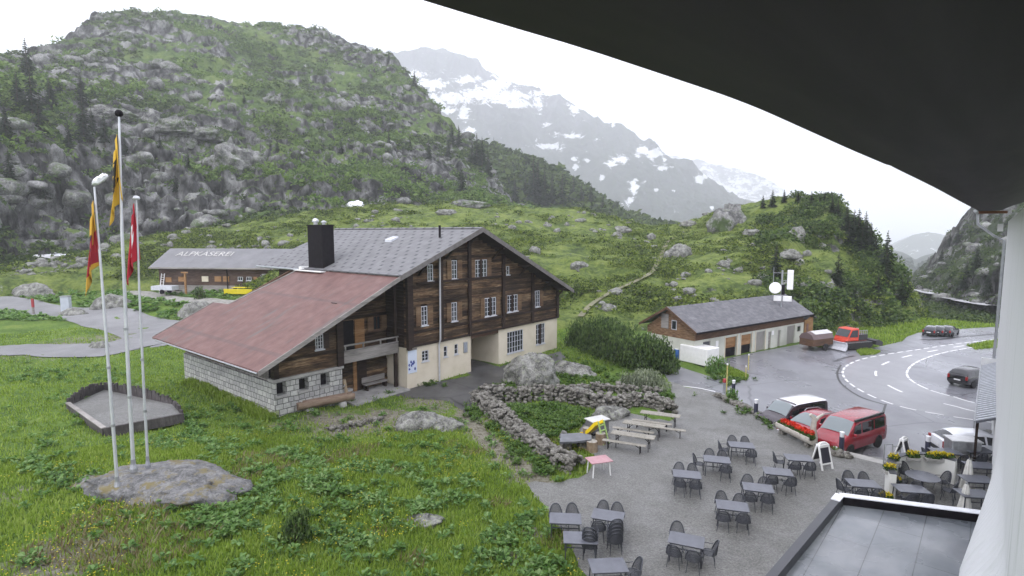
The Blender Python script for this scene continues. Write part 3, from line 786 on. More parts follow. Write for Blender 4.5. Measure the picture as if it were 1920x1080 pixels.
def block_mat(name, c1, c2, mort, bw=.5, bh=.34, off=.5):
    m, n, b = newmat(name)
    t = n.nodes.new('ShaderNodeTexCoord'); sp = n.nodes.new('ShaderNodeSeparateXYZ'); n.links.new(t.outputs['Object'], sp.inputs[0])
    cb = n.nodes.new('ShaderNodeCombineXYZ'); n.links.new(math_(n, 'ADD', sp.outputs[0], sp.outputs[1]), cb.inputs[0]); n.links.new(sp.outputs[2], cb.inputs[1])
    wn = nd(n, 'ShaderNodeTexNoise', Scale=1.7, Detail=2.0); n.links.new(t.outputs['Object'], wn.inputs['Vector'])
    q = nd(n, 'ShaderNodeTexBrick', Scale=1.0); q.offset = off; q.inputs['Brick Width'].default_value = bw; q.inputs['Row Height'].default_value = bh
    q.squash = .72; q.squash_frequency = 3
    q.inputs['Mortar Size'].default_value = .02; q.inputs['Mortar Smooth'].default_value = .3; q.inputs['Bias'].default_value = 0
    q.inputs['Color1'].default_value = (*c1, 1); q.inputs['Color2'].default_value = (*c2, 1); q.inputs['Mortar'].default_value = (*mort, 1)
    va = nd(n, 'ShaderNodeVectorMath', operation='MULTIPLY_ADD'); n.links.new(wn.outputs['Color'], va.inputs[0]); va.inputs[1].default_value = (.13, .09, 0); n.links.new(cb.outputs[0], va.inputs[2])
    n.links.new(va.outputs[0], q.inputs['Vector'])
    g = ramp(n, [(.7,) * 3, (1.2,) * 3], .3, .7); n.links.new(noise(n, t.outputs['Object'], 5, 7, .7), g.inputs['Fac'])
    n.links.new(mixc(n, 1, q.outputs['Color'], g.outputs[0], 'MULTIPLY'), b.inputs['Base Color']); b.inputs['Roughness'].default_value = .85
    bump_(n, b, math_(n, 'SUBTRACT', 1.0, q.outputs['Fac']), .9, .03)
    return m
M_block = block_mat('granite_blocks', (.50, .50, .47), (.33, .33, .32), (.08, .08, .08))

def roof_mat(name, cols, hook=None, seams=None, rough=.55, rust=None, nsc=1.2):
    """sheet or slate roofing; x runs up the slope, y along the eave"""
    m, n, b = newmat(name)
    v = coords(n)
    r = ramp(n, cols, .34, .66); n.links.new(math_(n, 'ADD', math_(n, 'MULTIPLY', noise(n, v, nsc, 6, .65), .7), math_(n, 'MULTIPLY', noise(n, coords(n, 'Object', (1, 12, 1)), 1.0, 4), .3)), r.inputs['Fac'])
    c = r.outputs[0]
    sp = n.nodes.new('ShaderNodeSeparateXYZ'); n.links.new(v, sp.inputs[0])
    if rust:
        rr = ramp(n, [(0, 0, 0), (1, 1, 1)], .56, .66); n.links.new(noise(n, coords(n, 'Object', (.22, 1.6, .2)), .9, 7, .7), rr.inputs['Fac'])
        c = mixc(n, rr.outputs[0], c, rust)
    if seams:
        fx = math_(n, 'FRACT', math_(n, 'DIVIDE', sp.outputs[1], seams[0])); fy = math_(n, 'FRACT', math_(n, 'DIVIDE', sp.outputs[0], seams[1]))
        k = math_(n, 'MAXIMUM', math_(n, 'LESS_THAN', fx, .05), math_(n, 'LESS_THAN', fy, .05))
        c = mixc(n, math_(n, 'MULTIPLY', k, seams[2]), c, (.05, .045, .045))
    if hook:
        row = math_(n, 'FLOOR', math_(n, 'DIVIDE', sp.outputs[0], hook[1])); sh = math_(n, 'MULTIPLY', math_(n, 'MODULO', row, 2.0), .5)
        fx = math_(n, 'ABSOLUTE', math_(n, 'SUBTRACT', math_(n, 'FRACT', math_(n, 'ADD', math_(n, 'DIVIDE', sp.outputs[1], hook[0]), sh)), .5))
        fy = math_(n, 'ABSOLUTE', math_(n, 'SUBTRACT', math_(n, 'FRACT', math_(n, 'DIVIDE', sp.outputs[0], hook[1])), .5))
        k = math_(n, 'MULTIPLY', math_(n, 'LESS_THAN', fx, .13), math_(n, 'LESS_THAN', fy, .2))
        c = mixc(n, math_(n, 'MULTIPLY', k, .95), c, (.035, .035, .04))
    n.links.new(c, b.inputs['Base Color']); b.inputs['Roughness'].default_value = rough
    bump_(n, b, noise(n, v, 8, 4), .15, .01)
    return m
M_slate = roof_mat('grey_slate', [(.10, .10, .105), (.135, .135, .14), (.175, .175, .18)], hook=(1.15, .62), rough=.62)
M_red = roof_mat('rusty_red_sheet', [(.088, .040, .035), (.132, .064, .055), (.172, .096, .084)], seams=(1.05, 5.2, .35), rust=(.10, .088, .08), rough=.6)
M_eternit = roof_mat('lichen_slate', [(.06, .06, .068), (.105, .105, .115), (.17, .17, .18)], seams=(.42, .38, .5), nsc=1.6, rough=.7)
M_tin = roof_mat('grey_tin', [(.11, .11, .115), (.14, .14, .148), (.175, .175, .18)], rough=.5, nsc=.5)

class Fr:
    """local frame of a building: u along the front, v into the house"""
    def __init__(s, x, y, deg, z0=0):
        a = R(deg); s.U = np.array([math.sin(a), math.cos(a), 0]); s.V = np.array([-math.cos(a), math.sin(a), 0]); s.O = np.array([x, y, z0]); s.rz = R(90 - deg)
    def hit(s, px, py, n, k):
        r = ray(px, py); t = (k - (CAM - s.O) @ n) / (r @ n); p = CAM - s.O + r * t
        return p @ s.U, p @ s.V, p[2]
    def f(s, px, py, v=0.0):
        u, _, z = s.hit(px, py, s.V, v); return u, z
    def g(s, px, py, u=0.0):
        _, v, z = s.hit(px, py, s.U, u); return v, z
    def rect(s, x0, y0, x1, y1, v=0.0):
        u0, za = s.f(x0, (y0 + y1) / 2, v); u1, zb = s.f(x1, (y0 + y1) / 2, v)
        _, zt = s.f((x0 + x1) / 2, y0, v); _, zl = s.f((x0 + x1) / 2, y1, v)
        return u0, u1, zl, zt
    def w(s, u, v, z): return s.O + s.U * u + s.V * v + np.array([0, 0, z])

def window(th, u0, u1, z0, z1, v, cols=2, rows=3, shut=(), frame=None, d=1, sw=None, pane=None):
    """casement in the front plane v (outside is -v): frame, pane, shutters"""
    fm = frame or M_frame; w_ = .055; mb = MB(); y0, y1 = v - .05, v + .05
    mb.box(u0, u0 + w_, y0, y1, z0, z1).box(u1 - w_, u1, y0, y1, z0, z1).box(u0 + w_, u1 - w_, y0, y1, z0, z0 + w_).box(u0 + w_, u1 - w_, y0, y1, z1 - w_, z1)
    for i in range(1, cols):
        x = u0 + (u1 - u0) * i / cols; mb.box(x - .025, x + .025, v - .035, v + .03, z0 + w_, z1 - w_)
    for j in range(1, rows):
        z = z0 + (z1 - z0) * j / rows; mb.box(u0 + w_, u1 - w_, v - .03, v + .02, z - .014, z + .014)
    if cols == 4 and u1 - u0 > .9: pass
    wn = mb.build('window', fm, th)
    if cols == 4 and u1 - u0 > .9: MB().box((u0 + u1) / 2 - .13, (u0 + u1) / 2 + .13, v - .065, v + .0, z0 - .01, z1 + .01).build('centre_post', M_dark, wn)
    MB().box(u0 + w_, u1 - w_, v + .001, v + .012, z0 + w_, z1 - w_).build('pane', pane or M_glass, wn)
    MB().box(u0 - .07, u1 + .07, v - .14, v - .052, z0 - .08, z0).build('sill', fm, wn)
    for sd_ in shut:
        k = sw or (u1 - u0) * .62
        a0, a1 = (u0 - .03 - k, u0 - .03) if sd_ < 0 else (u1 + .03, u1 + .03 + k)
        m2 = MB(); m2.box(a0, a1, v - .10, v - .06, z0, z1)
        m2.box(a0 + .04, a1 - .04, v - .125, v - .101, z0 + .2, z0 + .3).box(a0 + .04, a1 - .04, v - .125, v - .101, z1 - .3, z1 - .2)
        m2.build('shutter', M_shut, wn)
    return wn

# ---- the big chalet with its red-roofed barn wing
C = Fr(-7.68, 40.14, 39.5)
chalet = thing('wooden_chalet', 'large dark timber chalet with grey slate roof, cream ground floor and red-roofed stone barn wing', 'chalet', C.O, C.rz)
W, ZP, PU, PZ, JU, JZ, RU, RZ, LU, LZ = 19.09, 3.06, 6.61, 11.82, -1.6, 8.54, 19.66, 5.91, -11.65, 3.9
DEP = 18.0
s1, s2, s3 = (PZ - JZ) / (PU - JU), (PZ - RZ) / (RU - PU), (JZ - LZ) / (JU - LU)
def roofz(u): return PZ - s1 * (PU - u) if u < PU else PZ - s2 * (u - PU)
def roofu(z, side): return PU - (PZ - z) / s1 if side < 0 else PU + (PZ - z) / s2
rect = C.rect
wins = []   # (u0,u1,z0,z1,cols,rows,shutters)
for x0, y0, x1, y1, c_, r_, sh in [(801, 496, 811, 527, 2, 4, ()), (846, 488, 856, 523, 2, 4, (-1, 1)), (890, 487, 912, 520, 4, 4, (-1, 1)), (789, 574, 800.5, 610, 2, 4, (-1, 1)), (845.5, 567, 856, 602, 2, 4, (-1, 1)),
                                   (908, 558, 929, 592, 4, 4, (-1, 1)), (950, 553, 969.5, 584, 4, 4, (-1, 1)), (1003, 545, 1011, 575, 2, 4, (1,)), (949, 499, 954, 515, 1, 2, ())]:
    wins.append((*rect(x0, y0, x1, y1), c_, r_, sh))
recu0, recu1 = C.f(883, 680)[0], C.f(935, 660)[0]
gw = [(*rect(791, 657, 804, 677), 2, 3), (*rect(832, 649, 839, 669), 1, 2), (*rect(852, 645, 859, 664), 1, 2), (*rect(951, 620, 981, 660), 6, 4), (*rect(1005, 607, 1021.5, 645), 4, 4)]
wall = MB()
wall.wallh('y', 0, .35, 0, recu0, -.5, ZP, [g[:4] for g in gw])
wall.wallh('y', 0, .35, recu1, W, -.5, ZP, [g[:4] for g in gw])
wall.box(0, .35, .35, DEP, -.5, ZP).box(W - .35, W, .35, DEP, -.5, ZP).box(.35, W - .35, DEP - .35, DEP, -.5, ZP)
wall.box(recu0 - .3, recu0, .35, 3.2, -.5, ZP).box(recu1, recu1 + .3, .35, 3.2, -.5, ZP).box(recu0 - .3, recu1 + .3, 3.2, 3.5, -.5, ZP)
wall.build('plaster_wall', M_plas, chalet)
MB().box(recu0, recu1, .05, 3.2, ZP - .3, ZP - .02).build('passage_ceiling', M_mid, chalet)
timb = MB(); rg = random.Random(3); z = ZP + .02; H_ = .235; proto_h = [q[:4] for q in wins]
posts = [C.f(x, 600)[0] for x in (764, 826, 879, 942, 996.5)]
while z < PZ - .75:
    z1 = min(z + H_ - .015, PZ - .75)
    a, b_ = max(0, roofu(z1, -1) + .35), min(W, roofu(z1, 1) - .35)
    if z1 > 6.1: b_ = min(b_, roofu(z1 + .25, 1))
    xs = [a] + [q for q in posts if a < q < b_] + [b_]
    for i in range(len(xs) - 1):
        o = rg.uniform(-.02, .035)
        cuts = sorted([xs[i]] + [max(xs[i], min(xs[i + 1], q)) for h in proto_h if h[2] - .02 < (z + z1) / 2 < h[3] + .02 for q in h[:2]] + [xs[i + 1]])
        for j in range(0, len(cuts) - 1):
            m_ = (cuts[j] + cuts[j + 1]) / 2
            if cuts[j + 1] - cuts[j] < .02 or any(h[0] < m_ < h[1] and h[2] - .02 < (z + z1) / 2 < h[3] + .02 for h in proto_h): continue
            timb.box(cuts[j], cuts[j + 1], -o, .22, z, z1)
    z += H_
timb.build('timber_wall', M_log, chalet)
sidew = MB()
for k in range(int((JZ - ZP) / .235) + 1):
    zz = ZP + .02 + k * .235
    sidew.box(rg.uniform(-.03, .02), .2, .25, DEP - .1, zz, zz + .22)
    if zz < RZ - .1: sidew.box(W - .2, W + rg.uniform(-.02, .03), .25, DEP - .1, zz, zz + .22)
sidew.build('side_wall', M_dark, chalet)
MB().prism([(.1, ZP), (W - .1, ZP), (W - .1, roofz(W) - .3), (PU, PZ - .4), (.1, roofz(.1) - .3)], 'y', .24, .3).build('backing_wall', M_dark, chalet)
MB().prism([(.1, ZP), (W - .1, ZP), (W - .1, roofz(W) - .3), (PU, PZ - .4), (.1, roofz(.1) - .3)], 'y', DEP - .3, DEP - .1).build('rear_gable', M_dark, chalet)
bm_ = MB()
for i, q in enumerate(posts + [W - .12]):
    zt = roofz(q) - .3; wd = .3 if i not in (0,) else .5
    bm_.box(q - wd / 2 + (.15 if i == 0 else 0), q + wd / 2 + (.15 if i == 0 else 0), -.22, -.045, ZP, zt)
for zz, (a, b_) in [(ZP, (0, W)), (C.f(855, 524)[1] - .12, (1.0, roofu(9.4, 1) - .9))]:
    bm_.box(a, b_, -.15, -.04, zz, zz + .16)
for i in range(5):
    a = posts[i] + .2; b_ = (posts + [W - .12])[i + 1] - .16
    bm_.box(a, b_, -.17, -.042, C.f(855, 606)[1] - .2, C.f(855, 606)[1] - .04)
bm_.build('timber_frame', M_dark, chalet)
for q in wins: window(chalet, *q[:4], .0, q[4], q[5], q[6], sw=.5)
for g in gw: window(chalet, *g[:4], .08, g[4], g[5])
# roofs
T_ = .16
rf = MB()
rf.prism([(JU - .05, JZ - .02), (PU, PZ), (PU, PZ - T_), (JU - .05, JZ - .02 - T_)], 'y', -1.5, DEP + .6)
rf.prism([(PU, PZ), (RU, RZ), (RU, RZ - T_), (PU, PZ - T_)], 'y', -1.5, DEP + .6)
rf.prism([(PU - .25, PZ - .03), (PU, PZ + .07), (PU + .25, PZ - .03)], 'y', -1.52, DEP + .62)
roof = rf.build('roof', M_slate, chalet)
bb = MB()
bb.prism([(JU - .05, JZ + .03), (PU, PZ + .06), (PU, PZ - .32), (JU - .05, JZ - .34)], 'y', -1.58, -1.502)
bb.prism([(PU, PZ + .06), (RU + .03, RZ + .03), (RU + .03, RZ - .34), (PU, PZ - .32)], 'y', -1.58, -1.502)
bb.build('barge_board', M('barge_grey', [(.10, .09, .085), (.16, .15, .145)], 3, .7), chalet)
for uu in (1.2, 4.0, PU, 9.4, 13.0, 16.6, 18.6):
    pl = MB(); zz = roofz(uu) - T_ - .16; pl.box(uu - .11, uu + .11, -1.35, .2, zz - .15, zz); pl.bar((uu, -.1, zz - 1.0), (uu, -1.0, zz - .16), .14); pl.build('purlin', M_dark, chalet)
MB().prism([(JU, JZ - T_ - .03), (PU, PZ - T_ - .012), (PU, PZ - T_ - .04), (JU, JZ - T_ - .07)], 'y', -1.48, DEP + .4).prism([(PU, PZ - T_ - .012), (RU, RZ - T_ - .012), (RU, RZ - T_ - .04), (PU, PZ - T_ - .04)], 'y', -1.48, DEP + .4).build('soffit', M_dark, chalet)
def slab(mb, poly, zf, th):
    vs = [(p[0], p[1], zf(p[0])) for p in poly] + [(p[0], p[1], zf(p[0]) - th) for p in poly]; n_ = len(poly)
    return mb.add(vs, [tuple(range(n_)), tuple(range(n_, 2 * n_))[::-1]] + [(i, n_ + i, n_ + (i + 1) % n_, (i + 1) % n_) for i in range(n_)])
redz = lambda u: JZ - .06 - s3 * (JU - u)
slab(MB(), [(JU, -1.45), (JU, 11.3), (-4.4, 11.8), (-7.0, 12.4), (-7.1, 14.9), (LU, 14.5), (LU, -1.45)], redz, .09).build('barn_roof', M_red, chalet)
e_ = MB(); slab(e_, [(JU, -1.52), (JU, -1.452), (LU - .03, -1.452), (LU - .03, -1.52)], lambda u: redz(u) + .05, .3); e_.build('barn_barge_board', M_grey, chalet)
e_ = MB(); slab(e_, [(JU, 11.3), (JU, 11.42), (-4.4, 11.92), (-7.0, 12.5), (-7.0, 12.4), (-4.4, 11.8)], lambda u: redz(u) + .06, .2)
slab(e_, [(-7.1, 14.9), (-7.1, 15.0), (LU, 14.61), (LU, 14.5)], lambda u: redz(u) + .05, .18)
e_.build('roof_edge', M_grey, chalet)
fl = MB(); fl.box(JU - .16, JU + .1, -1.4, 11.3, JZ - .02, JZ + .05); fl.build('flashing', M('lead_flashing', [(.09, .09, .1), (.16, .16, .17)], 3, .5), chalet)
fl = MB(); fl.box(-2.2, -1.7, 7.4, 11.4, redz(-1.9) + .04, redz(-1.9) + .10); fl.box(-2.0, -1.2, 10.5, 10.9, JZ - .05, JZ + .16); fl.build('bright_flashing', M_white, chalet)
gu = MB(); gu.tube([(JU - .1, 11.5, JZ - .12), (JU - .1, DEP + .6, JZ - .12)], .09, 8); MB().tube([(LU - .06, -1.4, redz(LU) - .1), (LU - .06, 13.8, redz(LU) - .1)], .05, 6).build('gutter', M_zinc, chalet); gu.build('gutter', M_zinc, chalet)
rt = MB()
for k in range(19):
    y = -1.0 + k * .8; rt.bar((LU + .02, y, redz(LU) - .16), (LU + 2.4, y, redz(LU + 2.4) - .16), .09, .13)
rt.build('rafter_ends', M_dark, chalet)
ch = MB().box(-1.4, -.35, 8.3, 10.4, 7.6, 12.0).build('chimney', M_black, chalet)
MB().box(-1.46, -.29, 8.24, 10.46, 12.0, 12.08).build('chimney_cap', M_black, ch)
MB().lathe([(.16, 12.08), (.16, 12.28), (.27, 12.3), (.27, 12.42), (.2, 12.55), (.05, 12.62)], 12, (-.9, 10.0, 0)).build('flue_cowl', M_steel, ch)
MB().lathe([(.13, 12.08), (.13, 12.2), (.22, 12.24), (.22, 12.32), (.05, 12.42)], 12, (-.9, 8.8, 0)).build('flue_cowl', M_steel, ch)
sk = MB(); zz = roofz(4.1); sk.prism([(3.7, roofz(3.7) + .005), (4.5, roofz(4.5) + .005), (4.5, roofz(4.5) + .14), (3.7, roofz(3.7) + .2)], 'y', 6.2, 7.0); sk.build('skylight', M('skylight_glass', (.6, .62, .66), 2, .1), chalet)
MB().tube([(4.75, 1.4, roofz(4.75) - .1), (4.75, 1.4, roofz(4.75) + .95)], .09).build('vent_pipe', M_black, chalet)
u_ = C.f(821, 600)[0]
dp = MB(); dp.tube([(u_, -.55, roofz(u_) - .3), (u_, -.3, roofz(u_) - .8), (u_, -.26, 3.3), (u_, -.1, 2.9), (u_, -.1, -.2)], .07); dp.build('downpipe', M('pale_pipe', (.5, .5, .51), 4, .4), chalet)
pp = rect(764.5, 657, 781, 699)
pst = thing('poster', 'pale blue poster with dark blue figures on the cream wall beside the barn yard', 'poster', C.w((pp[0] + pp[1]) / 2, -.03, pp[2]), C.rz)
wd_ = (pp[1] - pp[0]) / 2; hh = pp[3] - pp[2]
MB().box(-wd_, wd_, -.015, .015, 0, hh).build('panel', M('poster_blue', [(.52, .60, .72), (.66, .70, .78)], .8, .4), pst)
MB().box(-wd_, wd_, -.05, -.02, hh + .02, hh + .16).build('header_board', M_grey, pst)
fg = MB(); rg = random.Random(5)
for k in range(9):
    x, y = rg.uniform(-.75, .7) * wd_, rg.uniform(.12, .5) * hh; fg.prism([(x + rg.uniform(.04, .12) * math.cos(t), y + rg.uniform(.06, .16) * math.sin(t)) for t in np.linspace(0, 6.0, 7)], 'y', -.021 - k * .0012, -.018 - k * .0012)
fg.build('picture', M('poster_ink', [(.02, .03, .16), (.06, .09, .35)], 5, .4), pst)
pp = rect(868.5, 641, 876, 661)
ib = thing('notice_board', 'small grey notice board on the cream wall left of the passage', 'board', C.w((pp[0] + pp[1]) / 2, -.02, pp[2]), C.rz)
wd_ = (pp[1] - pp[0]) / 2; hh = pp[3] - pp[2]
MB().box(-wd_, wd_, -.03, 0, 0, hh).build('frame', M_steel, ib); MB().box(-wd_ + .05, wd_ - .05, -.036, -.031, .05, hh - .05).build('panel', M('notice', [(.2, .22, .26), (.34, .37, .42)], 5, .4), ib)
# barn wing
SV, SU0, SU1 = .8, -9.65, -4.9
ops = [rect(518.5, 717, 537, 741, SV), rect(560.6, 709, 578.6, 732, SV), rect(601, 700, 618, 724, SV)]
st = MB(); st.wallh('y', SV, SV + .6, SU0, SU1, -.9, 2.4, [o for o in ops])
st.box(SU0, SU0 + .6, SV + .6, 14.5, -1.2, 2.35).box(SU0 + .6, SU1 + 2.0, 13.9, 14.5, -1.2, 2.35).box(SU1 - .5, SU1, SV + .6, 3.4, -.9, 2.38)
st.build('stone_wall', M_block, chalet)
cp = MB(); cp.box(SU0 - .06, SU1 + .1, SV - .08, SV + .64, 2.4, 2.58); cp.build('wall_coping', M_conc, chalet)
for o in ops:
    f_ = MB(); f_.box(o[0] - .06, o[1] + .06, SV - .06, SV - .005, o[2] - .14, o[2]); f_.build('window_sill', M_conc, chalet)
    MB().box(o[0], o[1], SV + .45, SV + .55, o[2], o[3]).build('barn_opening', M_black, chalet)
tw = MB(); z = 2.6; rg = random.Random(8)
bwin = rect(591, 627, 606, 655, SV + .05)
while z < 6.6:
    z1 = z + .235
    a = max(SU0 + .25, JU - (JZ - z1 - .2) / s3)
    if a < SU1 - .1:
        o = rg.uniform(-.02, .03)
        for x0, x1 in ([(a, bwin[0]), (bwin[1], SU1)] if bwin[2] < z + .12 < bwin[3] else [(a, SU1)]):
            if x1 > x0 + .05: tw.box(x0, x1, SV + .05 - o, SV + .3, z, z1 - .015)
    z += .235
tw.build('barn_timber_wall', M_log, chalet)
window(chalet, *bwin, SV + .08, 3, 4, ())
MB().box(bwin[1] + .05, bwin[1] + .4, SV - .02, SV + .03, bwin[2], bwin[3]).build('shutter', M_dark, chalet)
po = MB(); po.box(SU1 - .35, SU1 + .12, SV - .12, SV + .5, 2.58, redz(SU1) - .12); MB().box(SU0 + .02, SU0 + .34, SV - .03, SV + .4, 2.58, redz(SU0 + .1) - .12).build('corner_post', M_dark, chalet); po.build('corner_post', M_dark, chalet)
# long low side of the barn under the eave: slats and boards
sl_ = MB()
for k in range(30):
    y = SV + .9 + k * .2; sl_.box(SU0 + .1, SU0 + .17, y, y + .08, 2.36, 3.9 + .3)
sl_.box(SU0 + .08, SU0 + .19, SV + .4, 14.4, 2.352, 2.44)
sl_.build('slatted_vent', M_grey, chalet)
MB().box(SU0 + .12, SU0 + .3, SV + 7.0, 14.4, 2.36, redz(SU0 + .3) - .12).build('side_boarding', M_mid, chalet)
MB().box(SU0 + .5, SU0 + .55, SV + .65, 12.7, 2.3, redz(SU0 + .55) - .1).build('inner_lining', M_black, chalet)
MB().prism([(SU0 + .6, 2.35), (0, 2.35), (0, redz(JU) - .3), (JU, redz(JU) - .2), (SU0 + .6, redz(SU0 + .6) - .15)], 'y', 12.9, 13.1).build('rear_barn_wall', M_mid, chalet)
# recess with balcony between barn and house
RV = 2.3
rw = MB(); z = -.3; rg = random.Random(9)
while z < 8.1:
    o = rg.uniform(-.02, .03); rw.box(max(SU1 + .01, JU - (JZ - z - .5) / s3), -.01, RV - o, RV + .25, z, z + .22); z += .235
rw.build('recess_wall', M_log, chalet)
bz0, bz1 = C.f(690, 672, SV + .1)[1], C.f(690, 646, SV + .1)[1]
bal = MB(); bal.box(SU1 + .14, -.12, SV + .02, RV - .04, bz0 + .35, bz0 + .47); bal.box(SU1 + .14, -.1, SV - .02, SV + .03, bz0, bz0 + .75)
bal.build('balcony', M_grey, chalet)
zr = bz0 + 1.15
ra = MB(); ra.box(SU1 + .14, -.1, SV - .06, SV + .06, zr, zr + .09)
ra.box(SU1 + .14, -.1, SV - .05, SV + .05, bz0 + .78, bz0 + .86)
for k in range(4): x = SU1 + .3 + k * 1.45; ra.box(x - .05, x + .05, SV - .04, SV + .04, bz0 + .86, zr)
ra.build('balcony_rail', M_grey, chalet)
pq = rect(698, 592, 712, 618, RV)
window(chalet, *pq, RV - .06, 2, 1, (-1, 1), frame=M_mid, sw=.5)
pq = rect(664, 598, 682, 645, RV)
dr = MB().box(pq[0], pq[1], RV - .09, RV - .04, bz0 + .5, pq[3]).build('balcony_door', M_orange, chalet)
MB().box(pq[0] - .95, pq[0] - .1, RV - .075, RV - .035, bz0 + .5, pq[3]).build('dark_doorway', M_black, chalet)
pq = rect(668, 672, 686, 714, RV)
dr = MB(); dr.box(pq[0], pq[1], RV - .1, RV - .04, .1, pq[3]); dr.build('barn_door', M_dark, chalet)
MB().box(pq[0] - .32, pq[0] - .04, RV - .12, RV - .04, .1, pq[3] + .1).build('door_jamb', M_orange, chalet)
bp = MB(); bp.box(-.42, -.2, SV, SV + .2, -.2, redz(-.3) - .6); bp.build('balcony_post', M_dark, chalet); MB().box(-.05, .3, -.3, -.05, ZP - .1, roofz(.2) - .4).build('house_corner_post', M_dark, chalet)
MB().box(SU1 + .1, -.05, -.4, RV, -.3, .12).build('stone_step', M_conc, chalet)

# bench and clutter in front of the barn door
bn = thing('bench', 'old grey plank bench against the timber wall under the balcony', 'bench', C.w(-1.5, RV - .55, .12), C.rz)
MB().box(-1.0, 1.0, -.22, .22, .40, .46).build('seat', M_grey, bn); MB().box(-1.0, 1.0, .24, .29, .5, .9).build('backrest', M_grey, bn)
for x in (-.8, .8): MB().box(x - .06, x + .06, -.2, .2, 0, .40).build('leg', M_dark, bn)
sw_ = thing('stone_bench', 'pale stone bench block beside the dark barn door', 'bench', C.w(-4.1, RV - .5, .12), C.rz)
MB().box(-.55, .55, -.22, .22, .3, .44).build('seat', M_conc, sw_); MB().box(-.4, -.15, -.18, .18, 0, .3).box(.15, .4, -.18, .18, 0, .3).build('base', M_conc, sw_)
# hollowed log trough with its spout post
p_ = at(612, 768, .05); q_ = at(560, 778, .05); r_ = at(664, 757, .05)
ang_ = math.atan2(r_[1] - q_[1], r_[0] - q_[0])
tr = thing('log_trough', 'hollowed log trough with orange wet inside lying by the stone barn', 'trough', (p_[0], p_[1], gz(p_[0], p_[1])), ang_)
Lt = float(np.linalg.norm(r_ - q_)) / 2
mb = MB(); prof = [(.34 * math.cos(t), .34 * math.sin(t)) for t in np.linspace(R(-205), R(25), 13)]; inn = [(.24 * math.cos(t), .12 + .26 * math.sin(t)) for t in np.linspace(R(10), R(-190), 9)]
mb.prism([(y, z + .55) for y, z in prof + inn], 'x', -Lt, Lt); mb.box(-Lt, -Lt + .3, -.24, .24, .35, .66); mb.box(Lt - .3, Lt, -.24, .24, .35, .66)
mb.build('trough', M_mid if False else wood_mat('wet_log', [(.16, .10, .07), (.25, .18, .13), (.33, .25, .19)], 1.5, .6), tr, 40)
MB().box(-Lt + .31, Lt - .31, -.22, .22, .40, .46).build('water', M('trough_water', [(.25, .11, .02), (.36, .19, .04)], 3, .12), tr)
for x in (-Lt * .6, Lt * .6): MB().lathe([(.3, -.1), (.28, .1), (.22, .24)], 8, (x, 0, 0)).build('stone_support', M_conc, tr)
p_ = at(651, 752, .1)
sp_ = thing('spout_post', 'pale leaning wooden spout post at the far end of the log trough', 'post', (p_[0], p_[1], gz(p_[0], p_[1])), 0)
MB().tube([(0, 0, -.1), (-.05, 0, .8), (-.16, 0, 1.6)], [.14, .12, .10]).build('post', wood_mat('pale_post', [(.25, .19, .12), (.4, .33, .23)], 1, 3), sp_, 40); MB().tube([(-.12, 0, 1.25), (-.1, -.4, 1.2)], .04).build('spout', M_zinc, sp_)
# ---- the long garage building with aerials
G = Fr(16.66, 50.40, 55.3, -.6)
gar = thing('garage_building', 'long low garage with grey slate roof, pale walls and brown timber gable', 'garage', G.O, G.rz)
L, GW, zt, ze, zr = 18.96, 5.6, 2.17, 3.1, 5.05
M_pale = M('pale_render', [(.44, .45, .39), (.52, .53, .46), (.58, .59, .52)], .7, .9, .08, .01)
doors = [G.rect(1359.5, 632, 1381, 672), G.rect(1389, 627, 1409, 667), G.rect(1417, 622, 1434, 658), G.rect(1440, 622, 1445.5, 656), G.rect(1458, 619, 1463, 650), G.rect(1475.5, 611, 1490, 644)]
gwin = [G.rect(1318, 640, 1332, 655), G.rect(1495, 611, 1501.5, 622)]
dz = [(d[0], d[1], -.6, min(d[3], zt - .05)) for d in doors]
wl = MB(); wl.wallh('y', 0, .25, 0, L, -.5, zt, dz + [g for g in gwin])
wl.box(0, .25, .25, GW, -.5, zt).box(L - .25, L, .25, GW, -.5, zt).box(.25, L - .25, GW - .25, GW, -.5, zt)
wl.build('wall', M_pale, gar)
MB().box(.02, L - .02, .03, .2, zt + .005, ze + .12).build('timber_band', M_mid, gar)
gt = MB(); z = zt + .01; rg = random.Random(2)
gwn = None
while z < zr - .45:
    hw = GW / 2 * (zr - z - .3) / (zr - ze); a, b_ = max(.02, GW / 2 - hw), min(GW - .02, GW / 2 + hw)
    gt.box(-.03 + rg.uniform(-.015, .015), .15, a, b_, z, z + .19); z += .2
gt.build('timber_gable', M('gable_planks', [(.09, .045, .022), (.19, .11, .055), (.30, .20, .12)], 2, .8, .3, .02, (1, 1, 7)), gar)
MB().prism([(0.1, zt), (GW - .1, zt), (GW / 2, zr - .2)], 'x', L - .25, L - .05).build('far_gable', M_mid, gar)
va, za = G.g(1241, 611); vb, zb = G.g(1255, 591)
MB().box(-.10, -.055, min(va, vb), max(va, vb), zt + .75, zb + .1).build('gable_shutter', M_grey, gar)
va, _ = G.g(1260.5, 605); vb, _ = G.g(1270, 605)
gx = MB(); gx.box(-.1, -.05, min(va, vb), max(va, vb), zt + .75, zt + 1.65); gw_ = gx.build('gable_window', M_frame, gar)
MB().box(-.108, -.101, min(va, vb) + .07, max(va, vb) - .07, zt + .82, zt + 1.58).build('pane', M_glass, gw_)
rr = MB()
oe, og = .6, .55
sl = (zr - ze) / (GW / 2 + oe)
rr.prism([(-oe, ze), (GW / 2, zr), (GW / 2, zr - .12), (-oe, ze - .12)], 'x', -og, L + .9).prism([(GW / 2, zr), (GW + oe, ze), (GW + oe, ze - .12), (GW / 2, zr - .12)], 'x', -og, L + .9)
rr.build('roof', M_eternit, gar)
